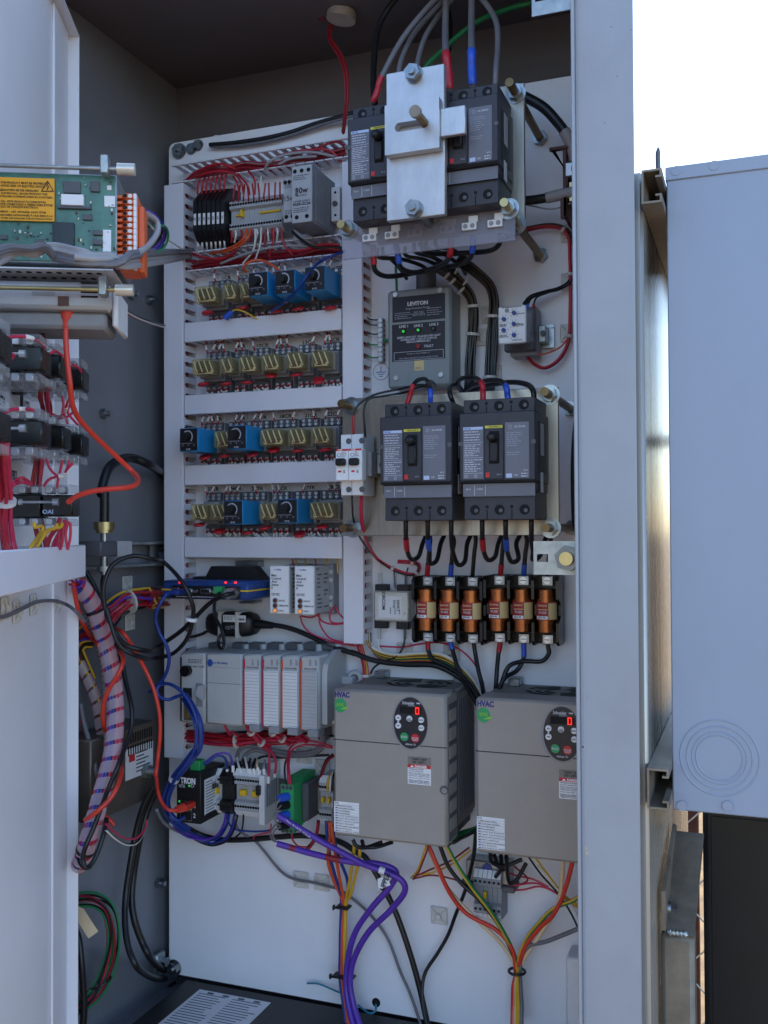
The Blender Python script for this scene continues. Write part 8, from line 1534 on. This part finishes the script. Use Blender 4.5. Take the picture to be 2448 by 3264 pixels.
# ================================================================ floor corner in the hinge side
loom('wire_coil', 'coil of green, red and black wires hanging behind the inner door', zq(ZL, [(520, 900, 1.55), (600, 880, 1.55), (720, 885, 1.55), (810, 950, 1.55), (850, 1080, 1.55), (850, 1220, 1.55), (810, 1380, 1.55), (740, 1540, 1.54), (640, 1640, 1.53), (540, 1700, 1.53)]), 11, .0028, ['wgreen', 'wpink', 'wblk', 'wgreen', 'wblk', 'wdred'], .0190, 'wire coil')
p = q3(*ZL(765, 1500), 1.54); tag(MB().ring(p, (.4, .1, -.9), .0165, .0018, 22, 6).put('black_cable_tie', 'blk'), 'black cable tie round the hanging coil of wires', 'cable tie')
t = thing('paper_tag', 'blank cream paper tag tied to the coil of wires', 'tag', q3(*ZL(660, 1050), 1.38)); b = MB(); q = zq(ZL, [(585, 920, 1.515), (630, 940, 1.515), (742, 1112, 1.505), (668, 1166, 1.505), (590, 1040, 1.51)]); b.add([tuple(v) for v in q] + [tuple(v + F0 * .0006) for v in q], [(0, 1, 2, 3, 4), (9, 8, 7, 6, 5)] + [(i, (i + 1) % 5, (i + 1) % 5 + 5, i + 5) for i in range(5)]); b.put('card', 'wbeige', t)
cable('black_cable', 'thick black cable hanging down the side wall, outer of two', zq(ZL, [(1160, 20, 1.60), (1090, 150, 1.60), (1030, 350, 1.60), (985, 600, 1.59), (950, 850, 1.58), (945, 1050, 1.56), (970, 1230, 1.54), (1030, 1370, 1.53), (1110, 1440, 1.58), (1190, 1470, 1.68), (1262, 1470, 1.82)]), .0085, 'wblk', n=12)
cable('black_cable', 'thick black cable hanging down the side wall, inner of two', zq(ZL, [(1200, 20, 1.63), (1120, 180, 1.63), (1060, 400, 1.62), (1015, 650, 1.62), (995, 850, 1.61), (1015, 1020, 1.60), (1070, 1180, 1.60), (1130, 1300, 1.60), (1190, 1370, 1.68), (1255, 1410, 1.82)]), .0095, 'wblk', n=12)
for i, (m, dy) in enumerate((('wpink', 0), ('wwhite', 45), ('wblk', 40))): cable('sensor_wire', '%s wire swagged between the spiral loom and the black cables' % ['pink-red', 'white', 'black'][i], zq(ZL, [(800, 300 + dy, 1.42), (870, 365 + dy, 1.45), (950, 410 + dy, 1.5), (1030, 405 + dy * .9, 1.53), (1090, 345 + dy * .3, 1.55), (1110, 270, 1.56)]), .0026, m, cat='wire')
cable('black_cable', 'black cable dropping behind the inner door to the floor', zq(ZL, [(520, 1000, 1.54), (590, 1150, 1.52), (615, 1350, 1.51), (630, 1550, 1.51), (635, 1700, 1.51), (620, 1900, 1.51)]), .0085, 'wblk', n=12)
cable('black_cable', 'thin black cable lying on the enclosure floor in front of the battery backup', [PZ(*ZL(1320, 1500), ZFL + .05), PZ(*ZL(1230, 1560), ZFL + .03), PZ(*ZL(1100, 1660), ZFL + .012), PZ(*ZL(1000, 1760), ZFL + .006), PZ(*ZL(940, 1840), ZFL + .006)], .0045, 'wblk', n=10)
cable('black_cable', 'black cable leaving the network switch behind the panel edge', zq(ZN, [(0, 850, 1.55), (40, 930, 1.6), (110, 990, 1.63)]) + pp(ZN, [(200, 1030, .03), (280, 1060, .025)]), .0046, 'wgrey', n=10)
# black cables behind the jamb below the upper latch
cable('black_cable', 'black corrugated cable running down behind the jamb beside the lower plate', pp(ZG, [(1650, 150, .04), (1640, 230, .04), (1622, 380, .045), (1612, 560, .045), (1612, 760, .045), (1620, 960, .04), (1650, 1080, .035)]), .0062, 'wblk', n=10)
loom('wiring_loom', 'thin red and white wires leaving the terminal towards the panel edge', zq(ZI, [(1065, 665, 1.3), (1180, 720, 1.36), (1280, 775, 1.42), (1400, 820, 1.5), (1520, 855, 1.68), (1580, 862, 1.80)]), 3, .0022, ['wdred', 'wwhite', 'wblk'], .004)
# ---------------------------------------------------------------- remove the templates
def wipe(o):
    for c in list(o.children): wipe(c)
    bpy.data.objects.remove(o, do_unlink=True)
for r in PROTOS: wipe(r)

# ---------------------------------------------------------------- print, keys and hardware become sub-parts of the part they sit on
SUBS = {'lettering': ('key', 'label_plate', 'warning_band', 'warning_label', 'parameter_label', 'rating_label', 'rating_strip', 'brand_strip', 'rating_band', 'energy_badge', 'keypad', 'face_label', 'tag', 'supply_module', 'card_module', 'processor_module', 'front', 'face', 'front_cover', 'toggle_frame', 'nose', 'flag', 'tube'),
        'small_print': ('label_plate', 'warning_label', 'parameter_label', 'instruction_label', 'keypad', 'front', 'face', 'nose', 'card', 'sticker', 'processor_module', 'card_module', 'front_panel', 'tube', 'cover'),
        'rule_line': ('terminal_door', 'parameter_label', 'label_plate'), 'code_mark': ('parameter_label',), 'barcode_bar': ('label_plate', 'side_label'), 'divider': ('rating_band',), 'display_segment': ('display_window',), 'warning_triangle': ('warning_band', 'warning_label'),
        'indicator': ('lamp_bezel', 'front', 'face', 'case'), 'scale_mark': ('face',), 'access_hole': ('terminal_cover',), 'hole_rim': ('terminal_cover',), 'vent_hole': ('terminal_cover',), 'lug_screw': ('terminal_cover',), 'slot': ('terminal_cover',), 'approval_mark': ('label_plate', 'nose'), 'emblem': ('label_plate',),
        'toggle_slot': ('toggle_frame',), 'toggle_handle': ('toggle_frame',), 'slide_cover': ('toggle_frame',), 'trip_button': ('toggle_frame',), 'screw_hole': ('front', 'housing', 'case'), 'vent_slot': ('vent_panel',), 'wire_entry': ('terminal', 'pole'), 'marker': ('terminal',), 'screw': ('lug', 'cover'), 'screw_slot': ('lug',), 'screw_terminal': (), 'port_face': ('serial_port',)}
def base_name(o): return o.name.split('.')[0]
def span(o):
    c = [o.matrix_basis @ V(p) for p in o.bound_box]; return [min(p[i] for p in c) for i in range(3)], [max(p[i] for p in c) for i in range(3)]
for r in [o for o in sc.objects if o.parent is None and o.children]:
    kids = list(r.children); byn = {}
    for k in kids: byn.setdefault(base_name(k), []).append(k)
    if not any(n_ in SUBS for n_ in byn): continue
    sp_ = {k: span(k) for k in kids if k.type == 'MESH'}
    for k in kids:
        for want in SUBS.get(base_name(k), ()):
            lo, hi = sp_[k]; cx_, cy_, cz_ = [(a_ + b_) / 2 for a_, b_ in zip(lo, hi)]; best = None
            for q in byn.get(want, ()):
                l2, h2 = sp_[q]
                if l2[0] - .002 <= cx_ <= h2[0] + .002 and l2[2] - .003 <= cz_ <= h2[2] + .003 and l2[1] - .02 <= cy_ <= h2[1] + .02:
                    size = (h2[0] - l2[0]) * (h2[2] - l2[2])
                    if best is None or size < best[0]: best = (size, q)
            if best and not best[1].children or best:
                if best[1].parent is r:
                    mb = best[1].matrix_basis.copy(); k.parent = best[1]; k.matrix_basis = mb.inverted() @ k.matrix_basis; break
